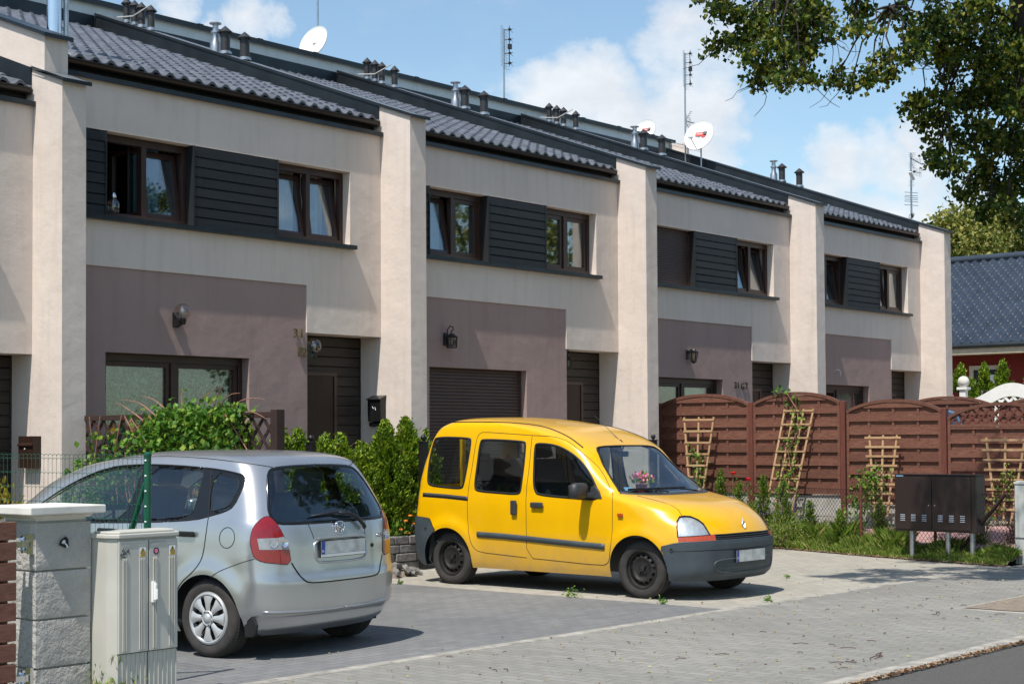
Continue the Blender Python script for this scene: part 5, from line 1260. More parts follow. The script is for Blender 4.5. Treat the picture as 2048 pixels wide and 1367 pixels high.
# rose-like shrub left of the screen and golden shrubs at far left
t = thing('garden_shrub', 'thin leafy shrub with a few long stems in front of the leftmost pillar', 'shrub', (9.6, 14.2, .3))
m = MB(); PP, DD = [], []
for k in range(9):
    a = r.uniform(-1, 1); x0, y0 = 9.6+a*.1, 13.9+r.uniform(-.4, .35); h = r.uniform(.7, 1.2)
    P = [(x0, y0, .25), (x0, y0+r.uniform(-.05, .05), .25+h*.5), (x0+r.uniform(-.1, .1), y0+r.uniform(-.2, .2), .25+h)]; m.tube(P, [.010, .008, .004], 5)
    for q in np.linspace(.35, 1, 11): c = Vector(P[0]).lerp(Vector(P[2]), q); PP += [tuple(c+Vector((r.uniform(-.09, .09), r.uniform(-.09, .09), r.uniform(-.05, .05)))) for _ in range(7)]
m.build('stems', 'twig', t, smooth=True)
scatter_leaves('leaves', t, PP, [(-.4, r.uniform(-1, 1), -.3) for _ in PP], .062, 'vine', .55)
def puff(name, x, y, z, rx, h, label, mat, n, leaf=.05, group=None, cat='shrub', ratio=.5):
    t = thing(name, label, cat, (x, y, z), 0, group); nb = max(8, n//45); PS, DS = [], []
    for b in range(nb):
        d = RS.normal(0, 1, 3); d /= np.linalg.norm(d); d[2] = abs(d[2]); c = np.array((x, y, z))+d*np.array((rx, rx, h))*(.45+.55*RS.rand()); k = 45
        PS.append(c+RS.normal(0, .055, (k, 3))*(rx/.3)**.5); DS.append(np.tile(d+np.array((0, 0, .6)), (k, 1)))
    scatter_leaves('foliage', t, np.maximum(np.concatenate(PS), [-1e9, -1e9, z]), np.concatenate(DS), leaf, mat, ratio, .25, .5)
    m = MB()
    for k in range(8): a = k*.8; m.tube([(x, y, z-.03), (x+rx*.6*cos(a), y+rx*.6*sin(a), z+h*.7)], [.008, .003], 4)
    m.build('stem', 'twig', t); return t
puff('golden_shrub', 8.75, 14.0, .25, .42, .95, 'golden green feathery shrub at the left edge behind the mesh fence', 'thuja_gold', 3200, .05)
puff('golden_shrub', 9.25, 13.6, .2, .33, .85, 'second golden green shrub beside the leftmost pillar, behind the mesh fence', 'thuja_gold', 2200, .05)
puff('golden_shrub', 9.45, 12.6, .2, .4, .95, 'golden green shrub seen through the front side window of the silver car', 'thuja_gold', 2600, .05)
puff('low_shrub', 14.0, 13.85, .40, .16, .14, 'low yellow green plant on top of the stone wall between the cars', 'vine', 500, .03)
puff('low_shrub', 13.55, 13.55, .08, .13, .16, 'small green weed tuft at the foot of the stone wall', 'vine', 400, .04)
t = thing('marigolds', 'orange flowers and reddish rock plants on the stone wall beside the black post', 'flowers', (14.2, 13.8, .4))
PP = [(14.12+r.uniform(-.16, .2), 13.72+r.uniform(-.05, .1), .42+r.uniform(0, .22)) for _ in range(120)]; scatter_leaves('leaves', t, PP, [(0, -.3, 1)]*120, .05, 'vine', .5)
m = MB()
for x, z in ((14.22, .66), (14.14, .60), (14.28, .56), (14.05, .50), (14.18, .45)): m.lathe([(0, z+.012), (.022, z+.01), (.03, z-.004), (.012, z-.012), (0, z-.014)], 9, (x, 13.70, 0))
m.build('blossom', 'orange', t, smooth=True)

# verge: tall weeds and grass blades (uncountable), flowers, small thujas along the mesh fence
def blades():
    n = 60000; u = RS.rand(n); y = 8.12+u*6.8; d = (.02+.95*RS.rand(n)**.9)*np.interp(y, [8, 11.3, 12.3, 15], [.52, .55, 1, 1])
    x = np.interp(y, [8.1, 10.2, 12.3, 15], [18.85, 19.4, 20.15, 20.3])+d
    clump = np.sin(y*3.1+1)*np.sin(x*4.3+y*1.7)+.6*np.sin(y*7.7)+.4*np.sin(x*13+y*9)
    keep = (RS.rand(n) < np.clip(.55+.4*clump, .08, 1))
    x, y, d, clump = x[keep], y[keep], d[keep], clump[keep]; n = len(x)
    z = zg(x, y); hh = (.05+.10*RS.rand(n)+.20*np.clip(clump, 0, 1)*RS.rand(n))*np.clip(d*2.5, .35, 1)*np.interp(y, [8, 9.5, 10.5, 14], [.7, .7, 1.2, 1.7])
    a = RS.rand(n)*2*pi; w = .006+.004*RS.rand(n); bx, by = RS.normal(0, .35, n)*hh, RS.normal(0, .35, n)*hh
    V = np.stack([np.stack([x-cos_(a)*w, y-sin_(a)*w, z], 1), np.stack([x+cos_(a)*w, y+sin_(a)*w, z], 1), np.stack([x+bx*.4+cos_(a)*w*.7, y+by*.4+sin_(a)*w*.7, z+hh*.65], 1), np.stack([x+bx, y+by, z+hh], 1)], 1).reshape(-1, 3)
    F = np.arange(4*n).reshape(n, 4); o = arr_mesh('grass', V, F, 'grassm'); tag(o, 'tufted green grass and weeds growing along the verge', 'grass', kind='stuff')
cos_, sin_ = np.cos, np.sin
blades()
SG = 'young thujas planted along the mesh fence'
YT = [(20.62, 13.75, .80, 'young thuja at the left end of the verge, beside the van bonnet'), (20.58, 13.3, .98, 'tall thin young thuja left of the leaning trellis foot'), (20.45, 12.9, .85, 'bushy young thuja at the foot of the leaning trellis, left side'), (20.4, 12.45, .98, 'bushy young thuja at the foot of the leaning trellis, middle'), (20.28, 12.05, .92, 'bushy young thuja in front of the trellis, right side'), (20.2, 11.55, .55, 'low young thuja with purple flowers beside it'), (19.95, 10.95, .48, 'small thuja left of the mesh fence post'), (20.0, 10.35, .58, 'dark small thuja just right of the mesh fence post'), (19.9, 9.9, .42, 'lowest small thuja left of the meter box')]
for x, y, h, lb in YT: thuja('young_thuja', x, y, float(zg(x, y)), h, .17 if h > .6 else .14, lb, 'shrub', 2300, SG, 'shrub', .034)
for x, y, h, lb, mt in ((20.0, 8.9, .40, 'sparse dark shrub behind the legs of the meter box', 'shrub'), (20.0, 8.45, .42, 'reddish thin shrub between the meter box and the right cabinet', 'twig'), (20.9, 11.2, .26, 'grey green cushion plant with pink flowers under the third fence panel', 'lavender')):
    puff('garden_shrub', x, y, float(zg(x, y))-.02, .2 if mt == 'lavender' else .14, h, lb, mt, 900, .03)
puff('tall_weeds', 20.3, 12.9, .1, .45, .45, 'mass of tall green weeds beside the bonnet of the van', 'grassm', 3000, .06, ratio=.2)
puff('tall_weeds', 20.0, 11.9, .1, .42, .40, 'mass of tall green weeds below the leaning trellis', 'grassm', 2600, .06, ratio=.2)
def rose(x, y, z0, z1, label):
    t = thing('red_rose', label, 'rose', (x, y, z0)); m = MB(); m.tube([(x, y, z0), (x+.02, y+.02, (z0+z1)/2), (x, y, z1)], .005, 5); m.build('stem', 'vine_stem', t)
    m = MB()
    for k in range(4): m.lathe([(0, -.02), (.022+.007*k, -.012+.002*k), (.040-.006*k+.004, .016+.004*k), (.028-.006*k, .022+.004*k)], 7, (x+.003*(k-1), y, z1))
    m.build('bloom', 'rose', t, smooth=True)
    scatter_leaves('leaves', t, [(x+r.uniform(-.07, .07), y+r.uniform(-.07, .07), z0+(z1-z0)*r.random()) for _ in range(22)], [(0, 0, 1)]*22, .05, 'vine', .6)
rose(21.0, 13.35, .5, 1.04, 'upper red rose in front of the first fence panel'); rose(21.0, 13.08, .5, .95, 'lower red rose right of the other one')
m = MB()
for k in range(26): y = 11.3+r.random()*1.0; x = 20.1+r.uniform(-.1, .1); z = .35+r.random()*.3; m.lathe([(0, z+.018), (.008, z), (0, z-.018)], 5, (x, y, 0))
tag(m.build('purple_flowers', 'purple', smooth=True), 'small purple flower spikes among the weeds of the verge', 'flowers', kind='stuff')
# climbers on the trellises
def climber(pts, n, spread, label, leaf=.055, loc=None, mat='vine'):
    t = thing('climbing_plant', label, 'climber', pts[0]); PP = []; m = MB(); m.tube(pts, .007, 5); m.build('stem', 'vine_stem', t, smooth=True)
    Q = [Vector(p) for p in pts]
    for _ in range(n):
        q = r.random()*(len(Q)-1); i = int(q); c = Q[i].lerp(Q[min(i+1, len(Q)-1)], q-i); PP.append((c.x+r.gauss(0, .03)-.02, c.y+r.gauss(0, spread), c.z+r.gauss(0, spread*.7)))
    scatter_leaves('leaves', t, PP, [(-.6, r.uniform(-1, 1), -.5) for _ in PP], leaf, mat)
climber([(21.08, 12.5, .5), (21.12, 12.55, .8), (21.15, 12.42, 1.1), (21.2, 12.5, 1.4), (21.25, 12.35, 1.7), (21.33, 12.4, 2.0), (21.36, 12.6, 2.26), (21.36, 12.8, 2.28)], 230, .085, 'leafy climber winding up the tall leaning trellis')
climber([(21.1, 11.3, .5), (21.12, 11.2, .7), (21.14, 11.1, .9), (21.15, 11.05, 1.1)], 330, .12, 'bright green vine at the foot of the trellis left of the meter box')
climber([(21.05, 9.2, .4), (21.08, 9.1, .7), (21.1, 9.05, .95), (21.1, 8.95, 1.1)], 170, .10, 'thin dark climber at the foot of the right trellis', .045, mat='shrub')
climber([(21.15, 14.1, .8), (21.15, 14.05, 1.0), (21.2, 14.1, 1.25), (21.2, 14.2, 1.4)], 110, .07, 'small climber on the first fan trellis beside the van window', .05)
m = MB(); 
# distant trees
def round_tree(name, x, y, z, h, R, label, mat, n, leaf, trunk=.25, lobes=26):
    t = thing(name, label, 'tree', (x, y, z)); m = MB(); m.tube([(x, y, z-.2), (x, y, z+h*.45), (x+.2, y, z+h*.8)], [trunk, trunk*.7, trunk*.2], 8)
    for k in range(10): a = k*2.4; m.tube([(x, y, z+h*(.35+.03*k)), (x+R*.7*cos(a), y+R*.7*sin(a), z+h*(.6+.03*k))], [trunk*.3, .03], 5)
    m.build('trunk', 'bark', t, smooth=True); PS = []; DS = []
    for k in range(lobes):
        a = RS.rand()*2*pi; q = RS.rand()**.5; zz = .38+.58*RS.rand(); rr = R*np.sqrt(max(.05, 1-((zz-.66)/.36)**2)); c = (x+rr*q*np.cos(a), y+rr*q*np.sin(a), z+h*zz)
        p, d = ball_points(n//lobes, c, (R*.34, R*.34, R*.30), .55); PS.append(p+RS.normal(0, .12, p.shape)); DS.append(d*.4+np.array((0, 0, -.6)))
    V, F = leaf_cloud(np.concatenate(PS), np.concatenate(DS), leaf, .8, .3, .5, RS); arr_mesh('crown', V, F, mat, t, local=False)
round_tree('linden_tree', 60, 26.6, 1.2, 9.2, 2.6, 'yellow green linden in flower behind the navy roof of the bungalow', 'linden_far', 26000, .16, lobes=44)
round_tree('linden_tree', 62, 22.0, 1.2, 7.6, 2.4, 'second pale green tree behind the bungalow roof at the right edge', 'linden', 9000, .18, lobes=26)
round_tree('garden_tree', 40, 44, 0, 6, 3, 'dark green tree behind the terraced row', 'linden', 5000, .25)
# trees across the street, outside the photo: they are what the upper windows mirror
for i, (x, y, h, R, mt) in enumerate(((33, -9, 10, 3.6, 'linden_far'), (24, -11, 9, 3.2, 'linden'), (46, -10, 11, 4, 'linden_far'), (14, -13, 8, 3, 'linden'))):
    round_tree('street_tree', x, y, 0, h, R, ['yellow green', 'dark green', 'tall yellow green', 'small dark green'][i]+' tree on the other side of the street', mt, 6000, .24, lobes=30)

# ------------------------------------------------------------------ leaf litter on the paving
V, F = [], []
n = 900; x = RS.uniform(6.5, 19, n); y = 5.3+2.9*RS.rand(n)**1.3; c2 = RS.rand(n) < .3; y = np.where(c2, RS.uniform(5.25, 10, n), y)
P = np.stack([x, y, np.full(n, .012)], 1); D = np.stack([RS.normal(0, 1, n), RS.normal(0, 1, n), RS.normal(0, .06, n)], 1)
V, F = leaf_cloud(P, D, .026, .5, .15, .02, RS); V[:, 2] = np.clip(V[:, 2], .006, .022)
M['litter'] = foliage('dry_leaf', [(.10, .055, .025), (.22, .13, .06), (.33, .24, .12), (.30, .33, .08), (.42, .36, .26)], .1)
tag(arr_mesh('leaf_litter', V, F, 'litter'), 'scattered dry leaves, bracts and twigs on the paving', 'leaf litter', kind='stuff')
n = 3800; x = RS.uniform(6, 19, n); y = 5.08+np.abs(RS.normal(0, .035, n)); P = np.stack([x, y, np.full(n, .0)], 1)-np.array((0, .02, 0))
P2 = np.stack([RS.uniform(0, 1, 1800), RS.uniform(8.1, 13, 1800), np.full(1800, .02)], 1); P2[:, 0] = edge_x(P2[:, 1])+RS.normal(.05, .05, 1800)
P = np.concatenate([P, P2]); D = np.stack([RS.normal(0, 1, len(P)), RS.normal(0, 1, len(P)), RS.normal(0, .2, len(P))], 1); V, F = leaf_cloud(P, D, .035, .5, .2, .1, RS)
M['litter2'] = foliage('brown_dead_leaf', [(.09, .045, .022), (.18, .09, .045), (.28, .17, .09), (.36, .27, .17)], .05)
tag(arr_mesh('gutter_litter', V, F, 'litter2'), 'brown dead leaves gathered along the kerb and the verge edge', 'leaf litter', kind='stuff')
m = MB()
for k in range(46):
    x, y = r.uniform(7.5, 15), r.uniform(5.4, 8); a = r.random()*3.14; l = r.uniform(.03, .12)
    m.tube([(x, y, .008), (x+l*cos(a)*.5, y+l*sin(a)*.5, .012), (x+l*cos(a+.3), y+l*sin(a+.3), .008)], .003, 4)
for k in range(8):
    x, y = r.gauss(10.5, .14), r.gauss(5.50, .05); m.tube([(x, y, .008), (x+r.uniform(-.1, .1), y+r.uniform(-.05, .05), .02)], .004, 4)
tag(m.build('twigs', 'twig'), 'broken brown twigs lying on the sidewalk', 'twigs', kind='stuff')
for x, y, s, lb in ((12.72, 10.0, 1.5, 'small green weed on the seam between dark and pale paving, left of the van'), (13.5, 8.2, .8, 'tiny weed and yellow leaf on the kerb line right of the van wheel'), (12.74, 8.9, .7, 'dry weed beside the front wheel of the van'), (12.7, 12.4, .6, 'dry weed at the far corner of the dark paving'), (15.9, 9.4, .5, 'tiny weed in the pale paving between van and verge')):
    t = thing('weed_tuft', lb, 'weed', (x, y, 0)); PP = [(x+r.gauss(0, .035*s), y+r.gauss(0, .03*s), .012+abs(r.gauss(0, .03*s))) for _ in range(int(46*s))]
    scatter_leaves('leaves', t, PP, [(p[0]-x, p[1]-y, .06) for p in PP], .035, 'vine', .45)
t = thing('weed_tuft', 'grass and weeds growing between the block pillar and the cable cabinet', 'weed', (5.78, 8.1, 0)); PP = [(5.77+r.gauss(0, .06), 8.05+r.gauss(0, .08), .02+abs(r.gauss(0, .10))) for _ in range(260)]
scatter_leaves('leaves', t, PP, [(r.gauss(0, .3), r.gauss(0, .3), 1) for p in PP], .06, 'grassm', .2)
# ================================================================== cars
M['yellow'] = paint('yellow_car_paint', (.76, .41, .0005), .27, .6, dust=(.36, .25, .12))
M['silver'] = paint('silver_car_paint', (.52, .525, .53), .30, .7, metal=.78)
M['navy'] = paint('dark_blue_car_paint', (.03, .05, .08), .25, .8)
M['cladding'] = simple('grey_bumper_plastic', (.045, .06, .07), .52, 0, .2, 5, .08, 90)
M['cladding2'] = simple('worn_black_plastic', (.035, .037, .04), .5, 0, .2, 9)
M['tyre'] = simple('dusty_tyre_rubber', (.035, .032, .03), .85, 0, .3, 12, .2, 60)
M['rim_steel'] = simple('black_steel_wheel', (.035, .033, .032), .5, .5, .3, 8)
M['hubcap'] = simple('silver_hubcap', (.50, .51, .52), .35, .4, .06)
M['glass_car'] = glass('car_side_glass', (.80, .88, .85), .05)
M['glass_ws'] = glass('windscreen_glass', (.84, .90, .89), .06)
M['glass_rear'] = glass('rear_window_glass', (.66, .76, .76), .07)
M['glass_tint'] = glass('dark_side_glass', (.52, .58, .57), .04)
M['ceramic'] = simple('black_glass_border', (.008, .009, .01), .12)
M['seat'] = simple('seat_fabric', (.05, .055, .065), .9, 0, .2)
M['seat_blue'] = simple('seat_fabric_blue', (.07, .10, .15), .9, 0, .2)
M['dash'] = simple('dashboard_plastic', (.05, .052, .055), .7)
M['plate'] = simple('blurred_number_plate', (.50, .51, .49), .5, 0, .30, 11)
M['plate_blue'] = simple('plate_blue_band', (.02, .06, .32), .4)
def lamp_mat(name, col, rough=.08, e=0):
    m, nt, b = new_mat(name); v = coords(nt, (1, 1, 1))
    wv = N(nt, 'ShaderNodeTexVoronoi'); wv.inputs['Scale'].default_value = 30; L(nt, v, wv.inputs[0])
    c = mixc(nt, wv.outputs['Distance'], tuple(x*1.12 for x in col), tuple(x*.8 for x in col)); L(nt, c, b.inputs['Base Color'])
    b.inputs['Roughness'].default_value = .3; b.inputs['Coat Weight'].default_value = 1; b.inputs['Coat Roughness'].default_value = .03
    return m
M['lamp_red'] = lamp_mat('red_lamp_lens', (.27, .003, .006))
M['lamp_orange'] = lamp_mat('orange_lamp_lens', (.42, .055, .012))
M['lamp_clear'] = lamp_mat('clear_lamp_lens', (.33, .345, .355))
M['lens_glass'] = glass('lamp_cover_glass', (.9, .92, .93), .10)
M['reflector2'] = simple('headlamp_bowl', (.62, .64, .65), .38, .45, .2, 22, .5, 26)
M['reflector'] = simple('lamp_reflector', (.75, .77, .8), .12, .9, .05)

def chaikin(P, it=2, closed=True):
    P = [tuple(p) for p in P]
    for _ in range(it):
        Q = []; n = len(P)
        for i in range(n if closed else n-1):
            a, b = P[i], P[(i+1) % n]; Q += [tuple(.75*x+.25*y for x, y in zip(a, b)), tuple(.25*x+.75*y for x, y in zip(a, b))]
        P = Q if closed else [P[0]]+Q+[P[-1]]
    return P
def dens(P, step, closed=True):
    out = []; n = len(P)
    for i in range(n if closed else n-1):
        a, b = np.array(P[i]), np.array(P[(i+1) % n]); k = max(1, int(np.linalg.norm(b-a)/step)); out += [tuple(a+(b-a)*j/k) for j in range(k)]
    if not closed: out.append(tuple(P[-1]))
    return out
def inpoly(U, V, poly):
    r = np.zeros(U.shape, bool); n = len(poly)
    for i in range(n):
        x0, y0 = poly[i]; x1, y1 = poly[(i+1) % n]
        if y0 == y1: continue
        c = ((y0 > V) != (y1 > V)) & (U < (x1-x0)*(V-y0)/(y1-y0)+x0); r ^= c
    return r
class CarShell:
    def __init__(s, body, step=.022, nz_top=None, mirror=True):
        s.b = body; s.zs = body.levels(step); M_ = 150; s.ns = M_
        X, Y, Z_, AR, AF = [], [], [], [], []
        q = np.linspace(0, 1, M_)
        for z in s.zs:
            x, y, d = body.outline(z); L_ = d[-1]; dd = q*L_
            X.append(np.interp(dd, d, x)); Y.append(np.interp(dd, d, y)); Z_.append(np.full(M_, z)); AR.append(dd); AF.append(L_-dd)
        s.X, s.Y, s.Z, s.AR, s.AF = map(np.array, (X, Y, Z_, AR, AF))
        nz = len(s.zs); i = np.arange(nz*M_).reshape(nz, M_)
        s.F = np.stack([i[:-1, :-1], i[:-1, 1:], i[1:, 1:], i[1:, :-1]], -1).reshape(-1, 4)
        s.P = np.stack([s.X, s.Y, s.Z], -1).reshape(-1, 3); s.ar = s.AR.ravel(); s.af = s.AF.ravel()
        s.lab = np.zeros(len(s.F), int); s.names = ['body']
        s._cache = {}
    def outl(s, z):
        k = round(float(z), 4)
        if k not in s._cache: s._cache[k] = s.b.outline(k)
        return s._cache[k]
    def uv(s, proj, P, ar, af):
        return {'S': (P[:, 0], P[:, 2]), 'R': (P[:, 1], P[:, 2]), 'F': (P[:, 1], P[:, 2]), 'AR': (ar, P[:, 2]), 'AF': (af, P[:, 2])}[proj]
    def pos(s, proj, u, z):
        z = min(max(z, s.b.z0), s.b.z1)
        x, y, d = s.outl(z)
        if proj == 'S': return (u, float(s.b.hw(np.array(u), np.array(z))), z)
        if proj in ('AR', 'AF'):
            if u < 0: u = 0
            t = u if proj == 'AR' else d[-1]-u; return (float(np.interp(t, d, x)), float(np.interp(t, d, y)), z)
        h = len(y)//2; u = max(u, 0)
        if proj == 'R':
            k = int(np.argmax(y[:h] >= min(u, y[:h].max()*.999))); 
            yy, xx = y[:k+1], x[:k+1]; return (float(np.interp(u, yy, xx)), u, z)
        yy, xx = y[h:][::-1], x[h:][::-1]; k = int(np.argmax(yy >= min(u, yy.max()*.999))); return (float(np.interp(u, yy[:k+1], xx[:k+1])), u, z)
    def region(s, name, proj, poly, snap=True, xlim=None, keep=False):
        C_ = s.P[s.F].mean(1); ar, af = s.ar[s.F].mean(1), s.af[s.F].mean(1)
        U, V = s.uv(proj, C_, ar, af); ok = inpoly(U, V, poly)
        if proj == 'S': ok &= (C_[:, 1] > .25)
        if proj == 'R': ok &= (ar < .95)
        if proj == 'F': ok &= (af < 1.05)
        if xlim: ok &= (C_[:, 0] > xlim[0]) & (C_[:, 0] < xlim[1])
        if not keep: ok &= (s.lab == 0)
        k = len(s.names); s.names.append(name); s.lab[ok] = k
        s.snap(ok, proj, poly)
        if name == 'hole': s.holes = getattr(s, 'holes', [])+[(k, proj, poly)]
        return k
    def finish(s):      # round off the wheel openings again after later regions touched them
        for k, proj, poly in s.holes: s.snap(s.lab == k, proj, poly)
        s._key = None
    def snap(s, ok, proj, poly):
        if True:
            ins = np.zeros(len(s.P), bool); outs = np.zeros(len(s.P), bool); ins[s.F[ok].ravel()] = True; outs[s.F[~ok].ravel()] = True
            vb = np.where(ins & outs)[0]; U, V = s.uv(proj, s.P[vb], s.ar[vb], s.af[vb]); pl = np.array(poly); a = pl; b = np.roll(pl, -1, 0); ab = b-a; L2 = (ab**2).sum(1)+1e-12
            for v, u, z in zip(vb, U, V):
                t = np.clip(((np.array((u, z))-a)*ab).sum(1)/L2, 0, 1); c = a+ab*t[:, None]; d2 = ((c-(u, z))**2).sum(1); j = d2.argmin()
                if d2[j] < .03**2:
                    if proj in ('R', 'F', 'AR', 'AF') and u < 1e-4: c[j, 0] = 0
                    p = s.pos(proj, c[j, 0], c[j, 1]); s.P[v] = p
    def mesh(s, names, mat, parent, name, both=True, off=0, side=0, smooth=True):
        ks = [i for i, n in enumerate(s.names) if n in names]; f = s.F[np.isin(s.lab, ks)]
        if not len(f): return None
        used, inv = np.unique(f, return_inverse=True); f = inv.reshape(f.shape); P = s.P[used].copy()
        if off:
            N_ = s.normals()[used]; P = P+N_*off
        outs = []
        Pm = P*np.array((1, -1, 1))
        if side: V, F = (P, f) if side > 0 else (Pm, f[:, ::-1])
        else: V = np.concatenate([P, Pm]); F = np.concatenate([f, f[:, ::-1]+len(P)])
        o = arr_mesh(name, V, F[:, ::-1], mat, parent, smooth=smooth)
        if not side:
            import bmesh
            bm = bmesh.new(); bm.from_mesh(o.data); bmesh.ops.remove_doubles(bm, verts=[v for v in bm.verts if abs(v.co.y) < .003], dist=.0032); bm.to_mesh(o.data); bm.free()
            for p in o.data.polygons: p.use_smooth = True
        return o
    def normals(s):
        if getattr(s, '_key', None) != len(s.names):
            s._key = len(s.names)
            n = np.zeros_like(s.P); a, b, c, d = (s.P[s.F[:, i]] for i in range(4)); fn = np.cross(c-a, d-b)
            for i in range(4): np.add.at(n, s.F[:, i], fn)
            n /= np.linalg.norm(n, axis=1)[:, None]+1e-12; cc = s.P-np.array((0, 0, .8)); sg = np.sign((n*cc).sum(1)); 
            if np.median(sg) < 0: n = -n
            s._n = n
        return s._n
    def nrm(s, p):
        n = s.normals(); i = ((s.P-np.array(p))**2).sum(1).argmin(); return n[i]
    def line(s, proj, P, rad, mat, parent, name, closed=False, side=0, out=.0, smooth=1, flat=None, step=.03):
        P = chaikin(P, smooth, closed) if smooth else P; P = dens(P, step, closed)
        Q = [s.pos(proj, u, z) for u, z in P]; Nn = [s.nrm(q) for q in Q]
        Q = [tuple(np.array(q)+np.array(n)*out) for q, n in zip(Q, Nn)]
        m = MB()
        for sg in ((1, -1) if side == 0 else (side,)):
            m.tube([(x, y*sg, z) for x, y, z in Q], rad, 6, closed=closed, flat=flat, nrm=[(n[0], n[1]*sg, n[2]) for n in Nn])
        return m.build(name, mat, parent, smooth='all', local=True)
def arc_of(sh, proj, pts):
    out = []
    for x, y, z in pts:
        ox, oy, d = sh.outl(z); i = ((ox-x)**2+(oy-abs(y))**2).argmin(); out.append((float(d[i] if proj == 'AR' else d[-1]-d[i]), z))
    return out
def wheel(parent, x, y, r, w, kind, name='wheel'):
    sg = 1 if y > 0 else -1
    m = MB(); R = r; w2 = w/2; pr = [(.190, -w2+.012), (.205, -w2+.004), (R-.05, -w2-.004), (R-.022, -w2+.004), (R-.006, -w2+.022), (R, -w2+.045), (R, w2-.045), (R-.006, w2-.022), (R-.022, w2-.004), (R-.05, w2+.004), (.205, w2-.004), (.190, w2-.012)]
    m.lathe(pr, 56, (x, y, r), 'y'); ty = m.build('wheel', 'tyre', parent, smooth=True, local=True)
    # tread blocks
    m = MB()
    for k in range(72):
        a = 2*pi*k/72; mt = Matrix.Translation((x, y, r)) @ Matrix.Rotation(a, 4, 'Y')
        for yy, sh_ in ((-.05, .0), (-.02, .3), (.014, .0), (.045, .3)): m.box(R-.002, R+.003, yy-.013, yy+.013, -.009+sh_*.01, .009+sh_*.01, mt)
    m.build('tread', 'tyre', ty, local=True)
    f = lambda yy: y+sg*yy
    m = MB(); m.lathe([(.196, f(w2-.010)), (.192, f(w2-.002)), (.182, f(w2-.004)), (.176, f(w2-.030)), (.165, f(w2-.035))], 40, (x, 0, r), 'y')
    m.lathe([(.19, f(-w2+.01)), (.17, f(-w2+.03)), (.165, f(w2-.04))], 40, (x, 0, r), 'y')
    m.build('rim', 'rim_steel' if kind == 'steel' else 'hubcap', ty, smooth=True, local=True)
    if kind == 'steel':
        prf = [(.168, .046), (.150, .040), (.142, .034), (.128, .022), (.112, .020), (.095, .032), (.062, .040), (.05, .036), (.0, .036)]
        m = MB(); nn = 56; V = [(x+rr*cos(2*pi*k/nn), f(w2-h), r+rr*sin(2*pi*k/nn)) for rr, h in prf for k in range(nn)]
        m.add(V, [(i*nn+k, i*nn+(k+1) % nn, (i+1)*nn+(k+1) % nn, (i+1)*nn+k) for i in range(len(prf)-1) for k in range(nn) if not (i in (1, 2) and k % 4 in (0, 1))])
        m.build('disc', 'rim_steel', ty, smooth=True, local=True)
        m = MB(); m.lathe([(.185, f(w2-.07)), (0, f(w2-.07))], 32, (x, 0, r), 'y'); m.build('brake_drum', 'dark', ty, local=True)
        m = MB(); m.lathe([(.030, f(w2-.036)), (.027, f(w2-.012)), (.015, f(w2-.008)), (.0, f(w2-.008))], 16, (x, 0, r), 'y')
        for k in range(4): a = pi/4+k*pi/2; m.lathe([(.011, f(w2-.036)), (.010, f(w2-.018)), (0, f(w2-.017))], 8, (x+.05*cos(a), 0, r+.05*sin(a)), 'y'); m.bar((x, f(w2-.028), r), (x+.05*cos(a), f(w2-.032), r+.05*sin(a)), .018, .010)
        m.build('hub', 'rim_steel', ty, local=True, smooth=True)
    else:
        m = MB(); m.lathe([(.17, f(w2-.045)), (.0, f(w2-.04))], 40, (x, 0, r), 'y'); m.build('disc', 'dark', ty, smooth=True, local=True)
        m = MB(); m.lathe([(.190, f(w2-.006)), (.184, f(w2+.004)), (.172, f(w2+.003)), (.166, f(w2-.008))], 48, (x, 0, r), 'y')
        n = 8
        for k in range(n):
            a0 = 2*pi*k/n+pi/2; pr = []
            prof = [(.055, .020), (.085, .026), (.115, .031), (.145, .044), (.168, .056)]
            A_ = [(rr, hw) for rr, hw in prof]; V = []
            for rr, hw in A_:
                yo = f(w2+.004-.10*(.17-rr)**2*8*.0+.006*sin(pi*(rr-.05)/.12)); 
                for s_ in (-1, -.35, .35, 1): 
                    an = a0+s_*hw/rr*.9; V.append((x+rr*cos(an), yo-sg*(.010 if abs(s_) == 1 else 0), r+rr*sin(an)))
            m.add(V, [(i*4+j, i*4+j+1, (i+1)*4+j+1, (i+1)*4+j) for i in range(4) for j in range(3)])
        m.lathe([(.060, f(w2+.002)), (.056, f(w2+.010)), (.046, f(w2+.012)), (.043, f(w2+.007)), (.036, f(w2+.007)), (.034, f(w2+.013)), (.0, f(w2+.015))], 32, (x, 0, r), 'y')
        m.build('hubcap', 'hubcap', ty, smooth='all', local=True)
        m = MB()
        for k in range(8): a = 2*pi*(k+.5)/8+pi/2; mt = Matrix.Translation((x+.0505*cos(a), f(w2+.0125), r+.0505*sin(a))) @ Matrix.Rotation(-a, 4, 'Y'); m.box(-.003, .003, -.001, .001, -.008, .008, mt)
        m.build('cap_slots', 'dark', ty, local=True)
    return ty
